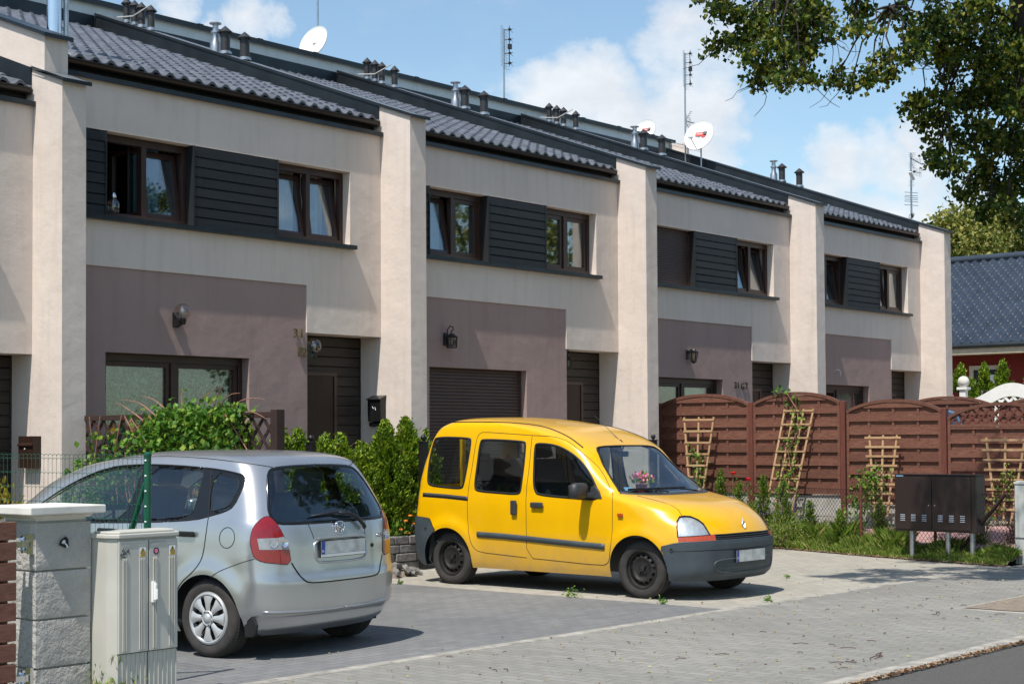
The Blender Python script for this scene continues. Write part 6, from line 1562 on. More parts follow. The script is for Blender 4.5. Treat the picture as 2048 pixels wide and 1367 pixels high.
def liner(parent, body, belt, mat='dash'):
    m = MB(); rings = []
    for z, off, wmax in ((.23, .10, .56), (.60, .10, .56), (.605, .06, None), (belt-.02, .05, None)):
        x, y, d = body.outline(z, 90); k = np.linspace(0, d[-1], 40); xx, yy = np.interp(k, d, x), np.interp(k, d, y)
        sc = 1-off/.82; c = (x[0]+x[-1])/2; xx = c+(xx-c)*(1-off/1.9); yy = yy*sc
        if wmax: yy = np.minimum(yy, wmax)
        rings.append([(a, b, z) for a, b in zip(xx, yy)]+[(a, -b, z) for a, b in zip(xx[::-1], yy[::-1])])
    n = len(rings[0]); V = [p for r_ in rings for p in r_]; F = [(i*n+k, i*n+(k+1) % n, (i+1)*n+(k+1) % n, (i+1)*n+k) for i in range(len(rings)-1) for k in range(n)]
    F += [tuple(range(n))]; m.add(V, F); m.add(rings[2], [tuple(range(n))])
    return m.build('interior_tub', mat, parent, local=True)
def seat(parent, x, y, z, mat, back=.62, lean=.18, w=.46, head=True):
    m = MB(); 
    def pad(c, sx, sy, sz, mt=None):
        mm = MB(); mm.box(-sx, sx, -sy, sy, -sz, sz); T_ = Matrix.Translation(c) @ (mt or Matrix()); mm.xf(T_); m.add(mm.v, mm.f)
    pad((x, y, z), .25, w/2, .07); rot = Matrix.Rotation(-lean-.12, 4, 'Y'); pad((x-.25-lean*.3, y, z+.06+back/2), .055, w/2, back/2, rot)
    if head: pad((x-.36-lean*.45, y, z+.06+back+.10), .04, .13, .085, rot); m.bar((x-.34-lean*.4, y-.05, z+back), (x-.35-lean*.45, y-.05, z+back+.1), .012); m.bar((x-.34-lean*.4, y+.05, z+back), (x-.35-lean*.45, y+.05, z+back+.1), .012)
    return m.build('seat', mat, parent, bevel=.03, local=True)
def plate(parent, c, ang, label_small=False, tilt=0):
    """number plate centred at c, its face normal at angle ang in the car's plan"""
    n = Vector((cos(ang), sin(ang), 0)); X = Vector((0, 0, 1)).cross(n).normalized(); R = Matrix((X, Vector((0, 0, 1)), n)).transposed(); mt = Matrix.Translation(c) @ R.to_4x4() @ Matrix.Rotation(tilt, 4, 'X')
    m = MB(); m.box(-.265, .265, -.064, .064, -.008, .004); m.xf(mt); f = m.build('number_plate', 'iron', parent, local=True, bevel=.003)
    m = MB(); m.box(-.258, .258, -.038 if label_small else -.056, .057, .004, .006); m.xf(mt); m.build('face', 'plate', f, local=True)
    m = MB(); m.box(-.258, -.218, -.038 if label_small else -.056, .057, .0062, .0072); m.xf(mt); m.build('blue_band', 'plate_blue', f, local=True)
    text_obj('country_code', 'PL', .026, 'white', mt @ Vector((-.238, -.018, .0074)), mt.to_3x3(), None, .0005).parent = f
    if label_small: m = MB(); m.box(-.258, .258, -.060, -.040, .004, .0062); m.xf(mt); m.build('dealer_strip', 'white', f, local=True)
    return f
def mirror(parent, c, sy, sz, sx, sg, mat='cladding2'):
    m = MB(); V = []; n1, n2 = 9, 14
    for i in range(n1):
        a = -pi/2+pi*i/(n1-1)
        for k in range(n2):
            b = 2*pi*k/n2; ex = .55
            sp = lambda v, e: abs(v)**e*(1 if v > 0 else -1)
            V.append((c[0]+sx*sp(sin(a), .8), c[1]+sg*sy*sp(cos(a), ex)*sp(cos(b), ex), c[2]+sz*sp(cos(a), ex)*sp(sin(b), ex)))
    m.add(V, [(i*n2+k, i*n2+(k+1) % n2, (i+1)*n2+(k+1) % n2, (i+1)*n2+k) for i in range(n1-1) for k in range(n2)])
    o = m.build('mirror', mat, parent, smooth='all', local=True)
    m = MB(); m.box(c[0]-sx*1.02, c[0]-sx*.9, c[1]-sy*.8, c[1]+sy*.8, c[2]-sz*.75, c[2]+sz*.75); m.build('mirror_glass', 'chrome', o, local=True)
    return o

# ---------------------------------------------------------------- yellow van
def build_van():
    t = thing('yellow_van', 'yellow high roofed small passenger van with grey bumpers, parked nose towards the street', 'van', (13.83, 10.66, 0), -pi/2-.014)
    sh = CarShell(VAN, .021); circ = lambda cx, cz, r, n=48: [(cx+r*cos(2*pi*k/n), cz+r*sin(2*pi*k/n)) for k in range(n)]
    arch = lambda cx, r: [(cx-r, .0)]+[(cx+r*cos(a), .29+r*sin(a)*.97) for a in np.linspace(pi, 0, 25)]+[(cx+r, .0)]
    sh.region('hole', 'S', arch(1.30, .355)); sh.region('hole', 'S', arch(-1.30, .345))
    RW = chaikin([(-1.57, 1.618), (-1.06, 1.606), (-1.035, 1.575), (-1.057, 1.302), (-1.085, 1.085), (-1.125, 1.056), (-1.39, 1.068), (-1.60, 1.085), (-1.64, 1.125), (-1.645, 1.328), (-1.61, 1.57)], 2)
    SW = chaikin([(-.86, 1.592), (-.27, 1.568), (-.24, 1.54), (-.242, 1.264), (-.252, 1.045), (-.29, 1.009), (-.60, 1.021), (-.88, 1.034), (-.917, 1.07), (-.908, 1.303), (-.895, 1.565)], 2)
    FW = chaikin([(-.085, 1.545), (.09, 1.537), (.24, 1.508), (.425, 1.428), (.557, 1.329), (.69, 1.19), (.775, 1.07), (.80, .972), (.50, .983), (.0, 1.008), (-.055, 1.045), (-.085, 1.164), (-.11, 1.52)], 2)
    for nm, P in (('win_r', RW), ('win_s', SW), ('win_f', FW)): sh.region(nm, 'S', P)
    ws = chaikin([(-.2, 1.02), (.45, 1.02), (.66, 1.035), (.735, 1.05), (.70, 1.13), (.64, 1.246), (.585, 1.40), (.54, 1.50), (.44, 1.518), (.2, 1.522), (-.2, 1.522)], 1); ws = [(max(u, -.2), z) for u, z in ws]
    sh.region('windscreen', 'F', ws)
    rg = [(-.2, 1.08), (.56, 1.08), (.60, 1.12), (.58, 1.56), (.55, 1.60), (-.2, 1.60)]; sh.region('rear_glass', 'R', rg)
    hl = arc_of(sh, 'AF', [(1.75, -.79, .63), (1.722, -.76, .72), (1.705, -.73, .78), (1.715, -.69, .825), (1.74, -.65, .830), (1.79, -.60, .825), (1.84, -.56, .795), (1.88, -.54, .757), (1.918, -.535, .715), (1.948, -.535, .667), (1.962, -.53, .645)])
    hlo = arc_of(sh, 'AF', [(1.76, -.79, .586), (1.75, -.79, .648), (1.962, -.53, .648), (1.972, -.48, .640), (1.99, -.47, .590)])
    sh.region('hl_orange', 'AF', hlo); sh.region('headlight', 'AF', hl)
    bl = arc_of(sh, 'AF', [(1.60, -.85, .53), (1.75, -.795, .574), (1.90, -.685, .580), (2.0, -.50, .586), (2.055, -.18, .590)])
    a_arch = arc_of(sh, 'AF', [(1.60, -.85, .53), (1.655, -.82, .30), (1.655, -.82, .21)])
    sh.region('bumper', 'AF', [(-.2, .592)]+[(a, z) for a, z in bl[::-1]]+a_arch[1:]+[(a_arch[-1][0], .1), (-.2, .1)])
    rb = arc_of(sh, 'AR', [(-1.79, -.80, .738), (-1.585, -.826, .722), (-1.48, -.855, .60), (-1.56, -.84, .50), (-1.62, -.83, .38), (-1.63, -.82, .3)])
    sh.region('rear_bumper', 'AR', [(-.2, .74)]+rb+[(rb[-1][0], .1), (-.2, .1)])
    tl = arc_of(sh, 'AR', [(-1.86, -.70, .76), (-1.80, -.79, .76), (-1.78, -.79, 1.0), (-1.74, -.76, 1.36), (-1.77, -.70, 1.42), (-1.84, -.66, 1.36)]); sh.region('tail', 'AR', tl)
    gr = [(-.2, .594), (.50, .594), (.535, .645), (.3, .652), (-.2, .655)]; sh.region('grille', 'F', gr)
    sh.finish()
    body = sh.mesh(['body'], 'yellow', t, 'body')
    sh.mesh(['windscreen'], 'glass_ws', t, 'windscreen', off=-.004); sh.mesh(['rear_glass'], 'glass_tint', t, 'rear_window', off=-.004)
    for sd in (-1, 1):
        for nm, P, lab in (('win_r', RW, 'side_window'), ('win_s', SW, 'side_window'), ('win_f', FW, 'side_window')):
            o = sh.mesh([nm], 'glass_tint' if nm != 'win_r' else 'glass_car', t, lab, off=-.006, side=sd)
            q = sh.line('S', P, .011, 'black', o, 'seal', True, side=sd, out=.0, smooth=0, flat=(.5, 1.25))
        o = sh.mesh(['headlight'], 'lens_glass', t, 'headlight', side=sd, off=.004); sh.mesh(['headlight'], 'reflector2', o, 'reflector_bowl', side=sd, off=-.012); sh.mesh(['hl_orange'], 'lamp_orange', o, 'indicator', side=sd, off=.004)
        sh.line('AF', hl, .006, 'black', o, 'surround', True, side=sd, smooth=0)
        sh.mesh(['tail'], 'lamp_red', t, 'tail_light', side=sd, off=.004)
    sh.line('F', ws, .011, 'black', t, 'windscreen_seal', False, out=0, smooth=0, flat=(.5, 1.3)) if False else None
    # dark windscreen border follows the glass edge
    e = [(.0, 1.02)]+[p for p in ws if p[0] > .02 and p[0] < .9]; e = sorted(e, key=lambda p: 0) 
    sh.line('F', [(.0, 1.518), (.2, 1.518), (.44, 1.512), (.535, 1.492), (.585, 1.39), (.645, 1.24), (.70, 1.12), (.725, 1.055)], .011, 'black', t, 'windscreen_seal', out=0, smooth=1, flat=(.45, 1.2))
    sh.line('F', [(.0, 1.022), (.45, 1.022), (.66, 1.036), (.73, 1.05)], .026, 'cladding2', t, 'cowl', out=-.004, smooth=1, flat=(.5, 1.2))
    o = sh.mesh(['bumper'], 'cladding', t, 'bumper', off=.012); sh.line('AF', [(0, .588)]+bl[::-1][1:], .008, 'cladding', o, 'upper_edge', out=.006, smooth=1)
    sh.line('AF', [(a, z) for a, z in arc_of(sh, 'AF', [(2.06, -.0, .5), (2.05, -.3, .5), (1.93, -.66, .50), (1.72, -.80, .49)])], .005, 'black', o, 'groove', out=.0095, smooth=1)
    o = sh.mesh(['rear_bumper'], 'cladding', t, 'bumper', off=.012)
    g = sh.mesh(['grille'], 'black', t, 'grille', off=-.015)
    for z in (.607, .628, .647): sh.line('F', [(0, z), (.3, z), (.50, z)], .005, 'cladding2', g, 'bar', out=-.002, smooth=0)
    # lower intake
    m = MB(); m.box(2.02, 2.068, -.28, .60*.0+.40*0+.28+.0, .288, .378) if False else None
    for z in (.30, .335, .37): sh.line('F', [(0, z), (.2, z), (.42, z-.0)], .012, 'black', t, 'intake_slot', out=.008, smooth=0, flat=(.35, 1))
    sh.line('F', [(.0, .405), (.36, .405), (.50, .39), (.52, .345), (.48, .285), (.3, .272), (.0, .272)], .010, 'cladding', t, 'intake_rim', out=.012, smooth=2)
    # seams
    DS = [(-.165, 1.632), (-.16, 1.309), (-.176, 1.016), (-.156, .724), (-.167, .342), (.127, .332), (.823, .307), (.925, .335), (.956, .40), (.986, .62), (.977, .982), (.955, 1.04), (.76, 1.245), (.52, 1.443), (.336, 1.560), (.173, 1.609), (.065, 1.623), (-.165, 1.632)]
    SS = [(-.165, 1.632), (-.5, 1.652), (-.86, 1.672), (-.915, 1.66), (-.958, 1.606), (-.985, 1.242), (-1.015, 1.0), (-1.006, .758), (-.985, .62), (-.955, .50), (-.91, .415), (-.842, .372), (-.5, .357), (-.177, .342)]
    for sd in (-1, 1):
        sh.line('S', DS, .0036, 'black', t, 'door_seam', False, side=sd, out=-.0008, smooth=1); sh.line('S', SS, .0036, 'black', t, 'door_seam', False, side=sd, out=-.0008, smooth=1)
        mo = [(-.860, .566), (-.5, .560), (-.17, .547), (.3, .525), (.885, .502)]; sh.line('S', mo, .030, 'cladding', t, 'rubbing_strip', False, side=sd, out=.003, smooth=0, flat=(.45, 1.12), step=.05)
        sh.line('S', [(-1.70, .977), (-1.36, .966), (-1.005, .946)], .028, 'cladding2', t, 'door_rail', False, side=sd, out=-.004, smooth=0, flat=(.35, 1))
        sh.line('S', [(-1.68, .973), (-1.36, .962), (-1.005, .942)], .010, 'black', t, 'rail_groove', False, side=sd, out=.006, smooth=0, flat=(.4, 1))
        sh.line('S', [(1.245, 1.012), (1.30, 1.0), (1.409, .971), (1.53, .94), (1.627, .906)], .003, 'black', t, 'bonnet_seam', False, side=sd, out=0, smooth=1) if False else sh.line('AF', arc_of(sh, 'AF', [(1.169, -.66, 1.018), (1.409, -.642, .971), (1.627, -.62, .906), (1.715, -.655, .835)]), .0035, 'black', t, 'bonnet_seam', side=sd, smooth=1)
        dt = arc_of(sh, 'AF', [(.48, -.668, 1.50), (.40, -.665, 1.55), (.265, -.64, 1.616), (.10, -.63, 1.675), (-.072, -.62, 1.721), (-.352, -.62, 1.755), (-.62, -.63, 1.775), (-1.1, -.63, 1.785), (-1.45, -.63, 1.78)])
        sh.line('AF', dt, .0085, 'black', t, 'roof_trim', side=sd, smooth=1)
        y = .838*sd
        m = MB(); m.box(-.36, -.282, min(y, y+.028*sd), max(y, y+.028*sd), .79, .945); m.build('door_handle', 'cladding2', t, local=True, bevel=.012)
        m = MB(); m.box(-.085, .082, min(y, y+.026*sd), max(y, y+.026*sd), .872, .932); m.build('door_handle', 'cladding2', t, local=True, bevel=.012)
        m = MB(); m.lathe([(.075, 0), (.07, .004), (0, .006)], 24, (-.0, .8295*sd-.002, .865), 'y') if False else None
        m = MB(); m.box(1.055, 1.12, min(.832*sd, .85*sd), max(.832*sd, .85*sd), .808, .845); m.build('side_indicator', 'lamp_orange', t, local=True, bevel=.006)
        mirror(t, (.66, sd*.965, 1.065), .125, .085, .06, sd); m = MB(); m.prism([(.70, .965), (.90, .965), (.86, 1.07), (.79, 1.13), (.70, 1.0)], min(sd*.795, sd*.835), max(sd*.795, sd*.835), 'y') if False else m.bar((.72, sd*.80, 1.01), (.68, sd*.90, 1.03), .06, .05); m.build('mirror_arm', 'cladding2', t, local=True, bevel=.01)
        m = MB(); m.prism([(.66, .985), (.84, .985), (.80, 1.06), (.745, 1.125), (.70, 1.10)], *sorted((sd*.788, sd*.822)), 'y'); m.build('mirror_base', 'cladding2', t, local=True, bevel=.006)
        m = MB(); c = (1.70, sd*.835, .505); m.lathe([(.019, -.003), (.019, .016), (.012, .016), (.012, .008), (0, .008)], 14, (0, 0, 0), 'y'); m.xf(Matrix.Translation((1.70, sd*.822, .505)) @ Matrix.Diagonal((1, sd, 1, 1)) @ Matrix.Rotation(-.45, 4, 'Z')); m.build('bumper_plug', 'cladding2', t, local=True)
        m = MB(); m.lathe([(.019, -.003), (.019, .016), (.012, .016), (.012, .008), (0, .008)], 14, (0, 0, 0), 'y'); m.xf(Matrix.Translation((-1.62, sd*.838, .60)) @ Matrix.Diagonal((1, sd, 1, 1))); m.build('bumper_plug', 'cladding2', t, local=True)
    text_obj('engine_badge', '1.4', .028, 'steel', Vector((.845, -.8455, .505)), Matrix(((1, 0, 0), (0, 0, -1), (0, 1, 0))), None, .001).parent = t
    for x in (1.30, -1.30):
        for y in (-.70, .70): wheel(t, x, y, .292, .165, 'steel')
    plate(t, Vector((2.085, 0, .425)), 0)
    # rhombus emblem
    c = sh.pos('F', 0, .735); c = Vector(c)+Vector((.022, 0, 0)); m = MB()
    m.xf(Matrix()); D = [(0, .060), (.036, 0), (0, -.060), (-.036, 0)]; k_ = .45
    V = [(c.x-.15*v, u, c.z+v) for u, v in D]+[(c.x-.15*v+.012, u*.72, c.z+v*.72) for u, v in D]+[(c.x-.15*v*k_-.004, u*k_, c.z+v*k_) for u, v in D]
    m.add(V, [(i, (i+1) % 4, 4+(i+1) % 4, 4+i) for i in range(4)]+[(4+i, 4+(i+1) % 4, 8+(i+1) % 4, 8+i) for i in range(4)]); m.build('emblem', 'hubcap', t, local=True)
    m = MB(); m.add([(c.x-.15*v*k_-.0035, u*k_, c.z+v*k_) for u, v in D], [(0, 1, 2, 3)]); m.build('emblem_centre', 'cladding2', t, local=True)
    # wipers, aerial
    for (y0, y1) in ((.35, -.25), (-.20, -.66)):
        m = MB(); a = Vector((1.215, y0*.95-.0, 1.035)); pts = [a, Vector(sh.pos('F', abs((y0+y1)/2), 1.055))]; p1 = Vector(sh.pos('F', abs(y1), 1.06)); p0 = Vector(sh.pos('F', abs(y0)*.6, 1.06))
        p1.y = y1; p0.y = y0*.6; o_ = Vector((.018, 0, .018)); m.tube([a+o_*.5, (p0+p1)/2+o_*1.3], .008, 5); m.bar(p0+o_, p1+o_, .012, .022); m.build('wiper', 'iron', t, local=True)
    m = MB(); b = Vector((.47, .02, 1.548)); m.tube([b, b+Vector((-.03, 0, .025))], .014, 8); m.tube([b, b+Vector((-.38, -.0, .30))], [.004, .002], 5); m.build('aerial', 'iron', t, local=True)
    # windscreen stickers, cabin
    m = MB(); p = Vector(sh.pos('F', .60, 1.09)); p.y = -.60; n = Vector(sh.nrm((p.x, .60, p.z))); n.y = -n.y; X = Vector((0, 0, 1)).cross(n).normalized(); Y = n.cross(X); R = Matrix((X, Y, n)).transposed().to_4x4(); m.box(-.05, .05, -.028, .028, -.012, -.010); m.xf(Matrix.Translation(p) @ R); m.build('windscreen_sticker', 'reflection_sticker', t, local=True)
    liner(t, VAN, .95)
    for y in (-.36, .36): seat(t, .10, y, .70, 'seat')
    seat(t, -.85, 0, .70, 'seat', w=1.15, head=False)
    for y in (-.4, .4): m = MB(); m.box(-1.22, -1.14, y-.12, y+.12, 1.34, 1.44); m.build('headrest', 'seat', t, local=True, bevel=.03)
    m = MB(); m.prism([(.78, .7), (1.15, .95), (1.12, 1.01), (.95, 1.035), (.80, 1.0), (.74, .9)], -.68, .68, 'y'); m.build('dashboard', 'dash', t, local=True, bevel=.02)
    m = MB(); R_ = Matrix.Translation((.62, .36, 1.0)) @ Matrix.Rotation(radians(62), 4, 'Y'); m.tube([tuple(R_ @ Vector((.18*cos(a), .18*sin(a), 0))) for a in np.linspace(0, 2*pi, 25)[:-1]], .014, 8, closed=True)
    for a in (0, 2.1, 4.2): m.bar(tuple(R_ @ Vector((0, 0, .0))), tuple(R_ @ Vector((.18*cos(a), .18*sin(a), 0))), .03, .015)
    m.build('steering_wheel', 'cladding2', t, local=True)
    m = MB(); m.box(.46, .49, -.11, .11, 1.40, 1.46); m.bar((.475, 0, 1.45), (.50, 0, 1.51), .02); m.build('rear_view_mirror', 'cladding2', t, local=True, bevel=.01)
    # inner pillars of the tailgate seen through the glass
    for y in (-.02,): m = MB(); m.box(-1.84, -1.80, y-.03, y+.03, 1.05, 1.62); m.build('door_pillar', 'yellow', t, local=True)
    f = thing('flower_pot', 'pink flowers in a small pot behind the windscreen of the yellow van', 'pot plant', (13.5, 9.8, 1.0))
    mt = Matrix.Translation((13.83, 10.66, 0)) @ Matrix.Rotation(-pi/2-.014, 4, 'Z'); c = mt @ Vector((.90, -.22, 1.04)); f.location = c; BASE[f.name] = tuple(c)
    m = MB(); m.lathe([(0, 0), (.05, 0), (.065, .08), (.055, .08)], 14, c); m.build('pot', 'redwall', f, smooth=True)
    P = [(c.x+random.gauss(0, .05), c.y+random.gauss(0, .05), c.z+.10+abs(random.gauss(0, .04))) for _ in range(120)]; scatter_leaves('leaves', f, P, [(0, 0, 1)]*120, .045, 'vine', .5)
    P = [(c.x+random.gauss(0, .04), c.y+random.gauss(0, .04), c.z+.15+random.gauss(0, .022)) for _ in range(130)]; scatter_leaves('blossoms', f, P, [(0, 0, 1)]*130, .035, 'pink', .9)
    return t, sh
van, vsh = build_van()

# ---------------------------------------------------------------- silver hatchback
def build_hatch(pos_, rz, label, paintm='silver', full=True):
    t = thing('silver_hatchback' if paintm == 'silver' else 'dark_car', label, 'car', pos_, rz)
    sh = CarShell(JAZ, .021); arch = lambda cx, r: [(cx-r, .0)]+[(cx+r*cos(a), .29+r*sin(a)*.97) for a in np.linspace(pi, 0, 25)]+[(cx+r, .0)]
    sh.region('hole', 'S', arch(1.225, .335)); sh.region('hole', 'S', arch(-1.225, .335))
    OUT = chaikin([(.98, .965), (.86, 1.0), (.655, 1.112), (.454, 1.226), (.258, 1.31), (.081, 1.368), (-.083, 1.401), (-.386, 1.415), (-.73, 1.410), (-1.106, 1.390), (-1.313, 1.367), (-1.44, 1.345), (-1.468, 1.315), (-1.475, 1.236), (-1.435, 1.115), (-1.36, 1.075), (-1.211, 1.039), (-1.082, 1.01), (-.682, .983), (.004, .962), (.5, .955)], 1)
    W1 = chaikin([(.80, .985), (.63, 1.105), (.44, 1.21), (.25, 1.288), (.07, 1.345), (-.09, 1.378), (-.39, 1.393), (-.385, 1.30), (-.335, 1.0), (.0, .982)], 1)
    W2 = chaikin([(-.50, 1.39), (-.75, 1.386), (-1.03, 1.372), (-1.055, 1.33), (-1.05, 1.1), (-1.02, 1.035), (-.68, 1.005), (-.46, 1.012), (-.47, 1.2)], 1)
    W3 = chaikin([(-1.165, 1.355), (-1.31, 1.335), (-1.40, 1.318), (-1.43, 1.29), (-1.436, 1.235), (-1.40, 1.13), (-1.34, 1.098), (-1.20, 1.07), (-1.17, 1.15)], 1)
    for nm, P in (('w1', W1), ('w2', W2), ('w3', W3)): sh.region(nm, 'S', P)
    sh.region('border', 'S', OUT)
    ws = [(-.2, 1.035), (.5, 1.04), (.68, 1.06), (.66, 1.14), (.61, 1.28), (.555, 1.40), (.48, 1.452), (.2, 1.462), (-.2, 1.464)]; sh.region('windscreen', 'F', ws)
    rgp = chaikin([(-.2, .982), (.25, .983), (.56, .985), (.628, .995), (.652, 1.05), (.605, 1.19), (.555, 1.29), (.52, 1.355), (.46, 1.392), (.25, 1.405), (-.2, 1.408)], 1); rgp = [(max(u, -.2), z) for u, z in rgp]; sh.region('rear_glass', 'R', rgp)
    tl = arc_of(sh, 'AR', [(-1.69, .660, 1.046), (-1.72, .628, 1.005), (-1.755, .593, .929), (-1.782, .545, .814), (-1.794, .527, .688), (-1.746, .672, .705), (-1.70, .74, .718), (-1.665, .785, .748), (-1.645, .795, .80), (-1.635, .795, .86), (-1.63, .788, .915), (-1.639, .762, .977), (-1.66, .70, 1.035)])
    cl = arc_of(sh, 'AR', [(-1.665, .758, .886), (-1.764, .58, .888), (-1.788, .545, .80), (-1.68, .753, .806)])
    sh.region('lamp_clear', 'AR', cl); sh.region('tail', 'AR', chaikin(tl, 1))
    sh.region('head', 'AF', [(.50, .66), (.56, .80), (.95, .86), (.98, .78), (.80, .66)])
    sh.finish()
    bo = sh.mesh(['body'], paintm, t, 'body')
    sh.mesh(['windscreen'], 'glass_ws', t, 'windscreen', off=-.004); rg = sh.mesh(['rear_glass'], 'glass_rear', t, 'rear_window', off=-.002)
    sh.line('R', [(0, 1.404), (.25, 1.401), (.45, 1.388), (.51, 1.355), (.555, 1.28), (.605, 1.17), (.645, 1.06), (.622, 1.0), (.55, .987), (.25, .985), (0, .984)], .012, 'ceramic', rg, 'border', out=-.001, smooth=1, flat=(.35, 1.3))
    for sd in (1, -1):
        for nm, P in (('w1', W1), ('w2', W2), ('w3', W3)):
            o = sh.mesh([nm], 'glass_car', t, 'side_window', off=-.005, side=sd)
        b = sh.mesh(['border'], 'ceramic', t, 'window_surround', side=sd, off=-.001); sh.line('S', OUT, .006, 'black', b, 'seal', True, side=sd, smooth=0)
        for P in (W1, W2, W3): sh.line('S', P, .004, 'black', b, 'inner_seal', True, side=sd, smooth=0, out=-.002)
        o = sh.mesh(['tail'], 'lamp_red', t, 'tail_light', side=sd, off=.004); q = sh.mesh(['lamp_clear'], 'lamp_clear', o, 'clear_lens', side=sd, off=.005)
        sh.line('AR', chaikin(tl, 1), .0045, 'black', o, 'surround', True, side=sd, smooth=0)
        for yy in ((-1.725, .665), (-1.762, .592)):
            m = MB(); m.lathe([(0, -.004), (.018, .002), (.034, .012)], 18); c = Vector((yy[0]-.008, yy[1]*sd, .847)); nn = Vector(sh.nrm((yy[0], yy[1], .847))); nn.y *= sd; m.xf(Matrix.Translation(c) @ nn.to_track_quat('Z', 'Y').to_matrix().to_4x4()); m.build('bulb_cup', 'reflector', o, local=True, smooth=True)
        sh.mesh(['head'], 'lamp_clear', t, 'headlight', side=sd, off=.003)
        # seams
        sh.line('S', [(-1.112, 1.39), (-1.17, 1.2), (-1.208, 1.039), (-1.215, .954), (-1.205, .83), (-1.184, .72), (-1.140, .655), (-1.079, .606), (-.99, .545), (-.93, .46), (-.90, .40)], .004, 'black', t, 'door_seam', side=sd, smooth=1)
        sh.line('S', [(-.44, 1.405), (-.43, 1.2), (-.40, 1.0), (-.385, .7), (-.40, .35), (-.42, .30)], .0035, 'black', t, 'door_seam', side=sd, smooth=1)
        sh.line('S', [(-.90, .30), (-.4, .285), (.5, .275), (.80, .30), (.87, .5), (.90, .8), (.86, 1.0)], .0035, 'black', t, 'door_seam', side=sd, smooth=1)
        sh.line('AR', arc_of(sh, 'AR', [(-1.30, .853, .595), (-1.40, .85, .65), (-1.52, .83, .70), (-1.66, .785, .742)]), .003, 'black', t, 'bumper_seam', side=sd, smooth=1)
        sh.line('AR', arc_of(sh, 'AR', [(-1.53, .448, 1.397), (-1.44, .56, 1.42), (-1.30, .62, 1.442), (-.9, .60, 1.470), (-.455, .56, 1.480), (.05, .56, 1.455), (.35, .57, 1.405)]), .0035, 'black', t, 'roof_seam', side=sd, smooth=1)
        y = .824*sd
        for x0, x1 in ((-1.108, -.93), (-.25, -.07)):
            m = MB(); m.box(x0, x1, min(y, y+.030*sd), max(y, y+.030*sd), .885, .925); m.build('door_handle', 'blackgloss', t, local=True, bevel=.010)
        mirror(t, (.62, sd*.90, 1.02), .10, .065, .05, sd, paintm)
        # mud flap
        m = MB()
        if sd > 0: m.prism([(-1.535, .455), (-1.585, .405), (-1.64, .335), (-1.69, .265), (-1.68, .205), (-1.65, .175), (-1.60, .17), (-1.585, .30)][::-1], .765, .785, 'y')
        m.prism([(-1.60, .17), (-1.565, .17), (-1.555, .38), (-1.585, .38)][::-1], *sorted((sd*.60, sd*(.785 if sd > 0 else .70))), 'y'); m.build('mud_flap', 'black', t, local=True, bevel=.008)
    fc = [(-1.423+.075*cos(a), .888+.075*sin(a)) for a in np.linspace(0, 2*pi, 25)[:-1]]; sh.line('S', fc, .0032, 'black', t, 'fuel_flap_seam', True, side=1, smooth=0)
    # tailgate seams, recess, bumper ledge
    sh.line('R', [(0, .543), (.25, .543), (.40, .548), (.45, .580), (.505, .660), (.528, .70)], .006, 'black', t, 'tailgate_seam', smooth=1)
    sh.line('R', [(.336, .982), (.315, .93), (.295, .862)], .003, 'black', t, 'tailgate_crease', smooth=1)
    m = MB(); xs_ = -1.823
    rp = chaikin([(-.300, .862), (.300, .862), (.305, .76), (.29, .712), (.24, .682), (-.24, .682), (-.29, .712), (-.305, .76)], 2)
    Q = [sh.pos('R', abs(u), z) for u, z in rp]; m = MB(); m.tube([(q[0]-.001, u, z) for q, (u, z) in zip(Q, rp)], .010, 6, closed=True); m.build('plate_recess_rim', paintm, t, smooth='all', local=True)
    sh.line('R', [(0, .335), (.3, .337), (.6, .345), (.74, .352)], .012, paintm, t, 'bumper_ledge', out=-.002, smooth=1, flat=(.5, 1))
    plate(t, Vector((-1.836, -.005, .785)), pi, True)
    m = MB(); m.box(-1.832, -1.815, -.27, .27, .857, .872); m.build('tailgate_grip', paintm, t, local=True, bevel=.004)
    if full:
        c = Vector(sh.pos('R', 0, .937))+Vector((-.006, -.0, 0)); m = MB()
        fr = chaikin([(.058, .044), (-.058, .044), (-.047, -.044), (.047, -.044)], 2); m.tube([(c.x-.004-.010*(.0), u, c.z+v) for u, v in fr], .006, 6, closed=True)
        m.bar((c.x-.006, .030, c.z+.036), (c.x-.006, .020, c.z-.036), .013, .008, up=(1, 0, 0)); m.bar((c.x-.006, -.030, c.z+.036), (c.x-.006, -.020, c.z-.036), .013, .008, up=(1, 0, 0)); m.bar((c.x-.006, .024, c.z), (c.x-.006, -.024, c.z), .013, .008, up=(1, 0, 0)); m.build('emblem', 'chrome', t, smooth='all', local=True)
        R_ = Matrix(((0, 0, -1), (-1, 0, 0), (0, 1, 0)))
        o = text_obj('model_badge', 'JAZZ', .048, 'chrome', Vector((sh.pos('R', .50, .85)[0]-.006, -.50, .852)), Matrix.Rotation(-.16, 3, 'Z').inverted() @ R_, None, .002); o.parent = t
        m = MB(); m.lathe([(.016, 0), (.016, .006), (0, .007)], 14, (0, 0, 0), 'x'); m.xf(Matrix.Translation((sh.pos('R', .38, .78)[0], -.38, .78)) @ Matrix.Rotation(pi, 4, 'Z')); m.build('tailgate_lock', 'iron', t, local=True)
        W = [(-1.80, -.28, .925), (-1.805, -.26, .945), (-1.795, -.20, 1.0), (-1.785, -.12, 1.035), (-1.775, .0, 1.045)]
        m = MB(); m.tube([Vector(p)+Vector((-.02, 0, 0)) for p in W], [.020, .018, .016, .014, .012], 8, flat=(1, .8)); m.tube([(-1.79, -.20, 1.022), (-1.79, .0, 1.052), (-1.782, .30, 1.032)], [.008, .010, .006], 6); m.build('rear_wiper', 'iron', t, smooth='all', local=True)
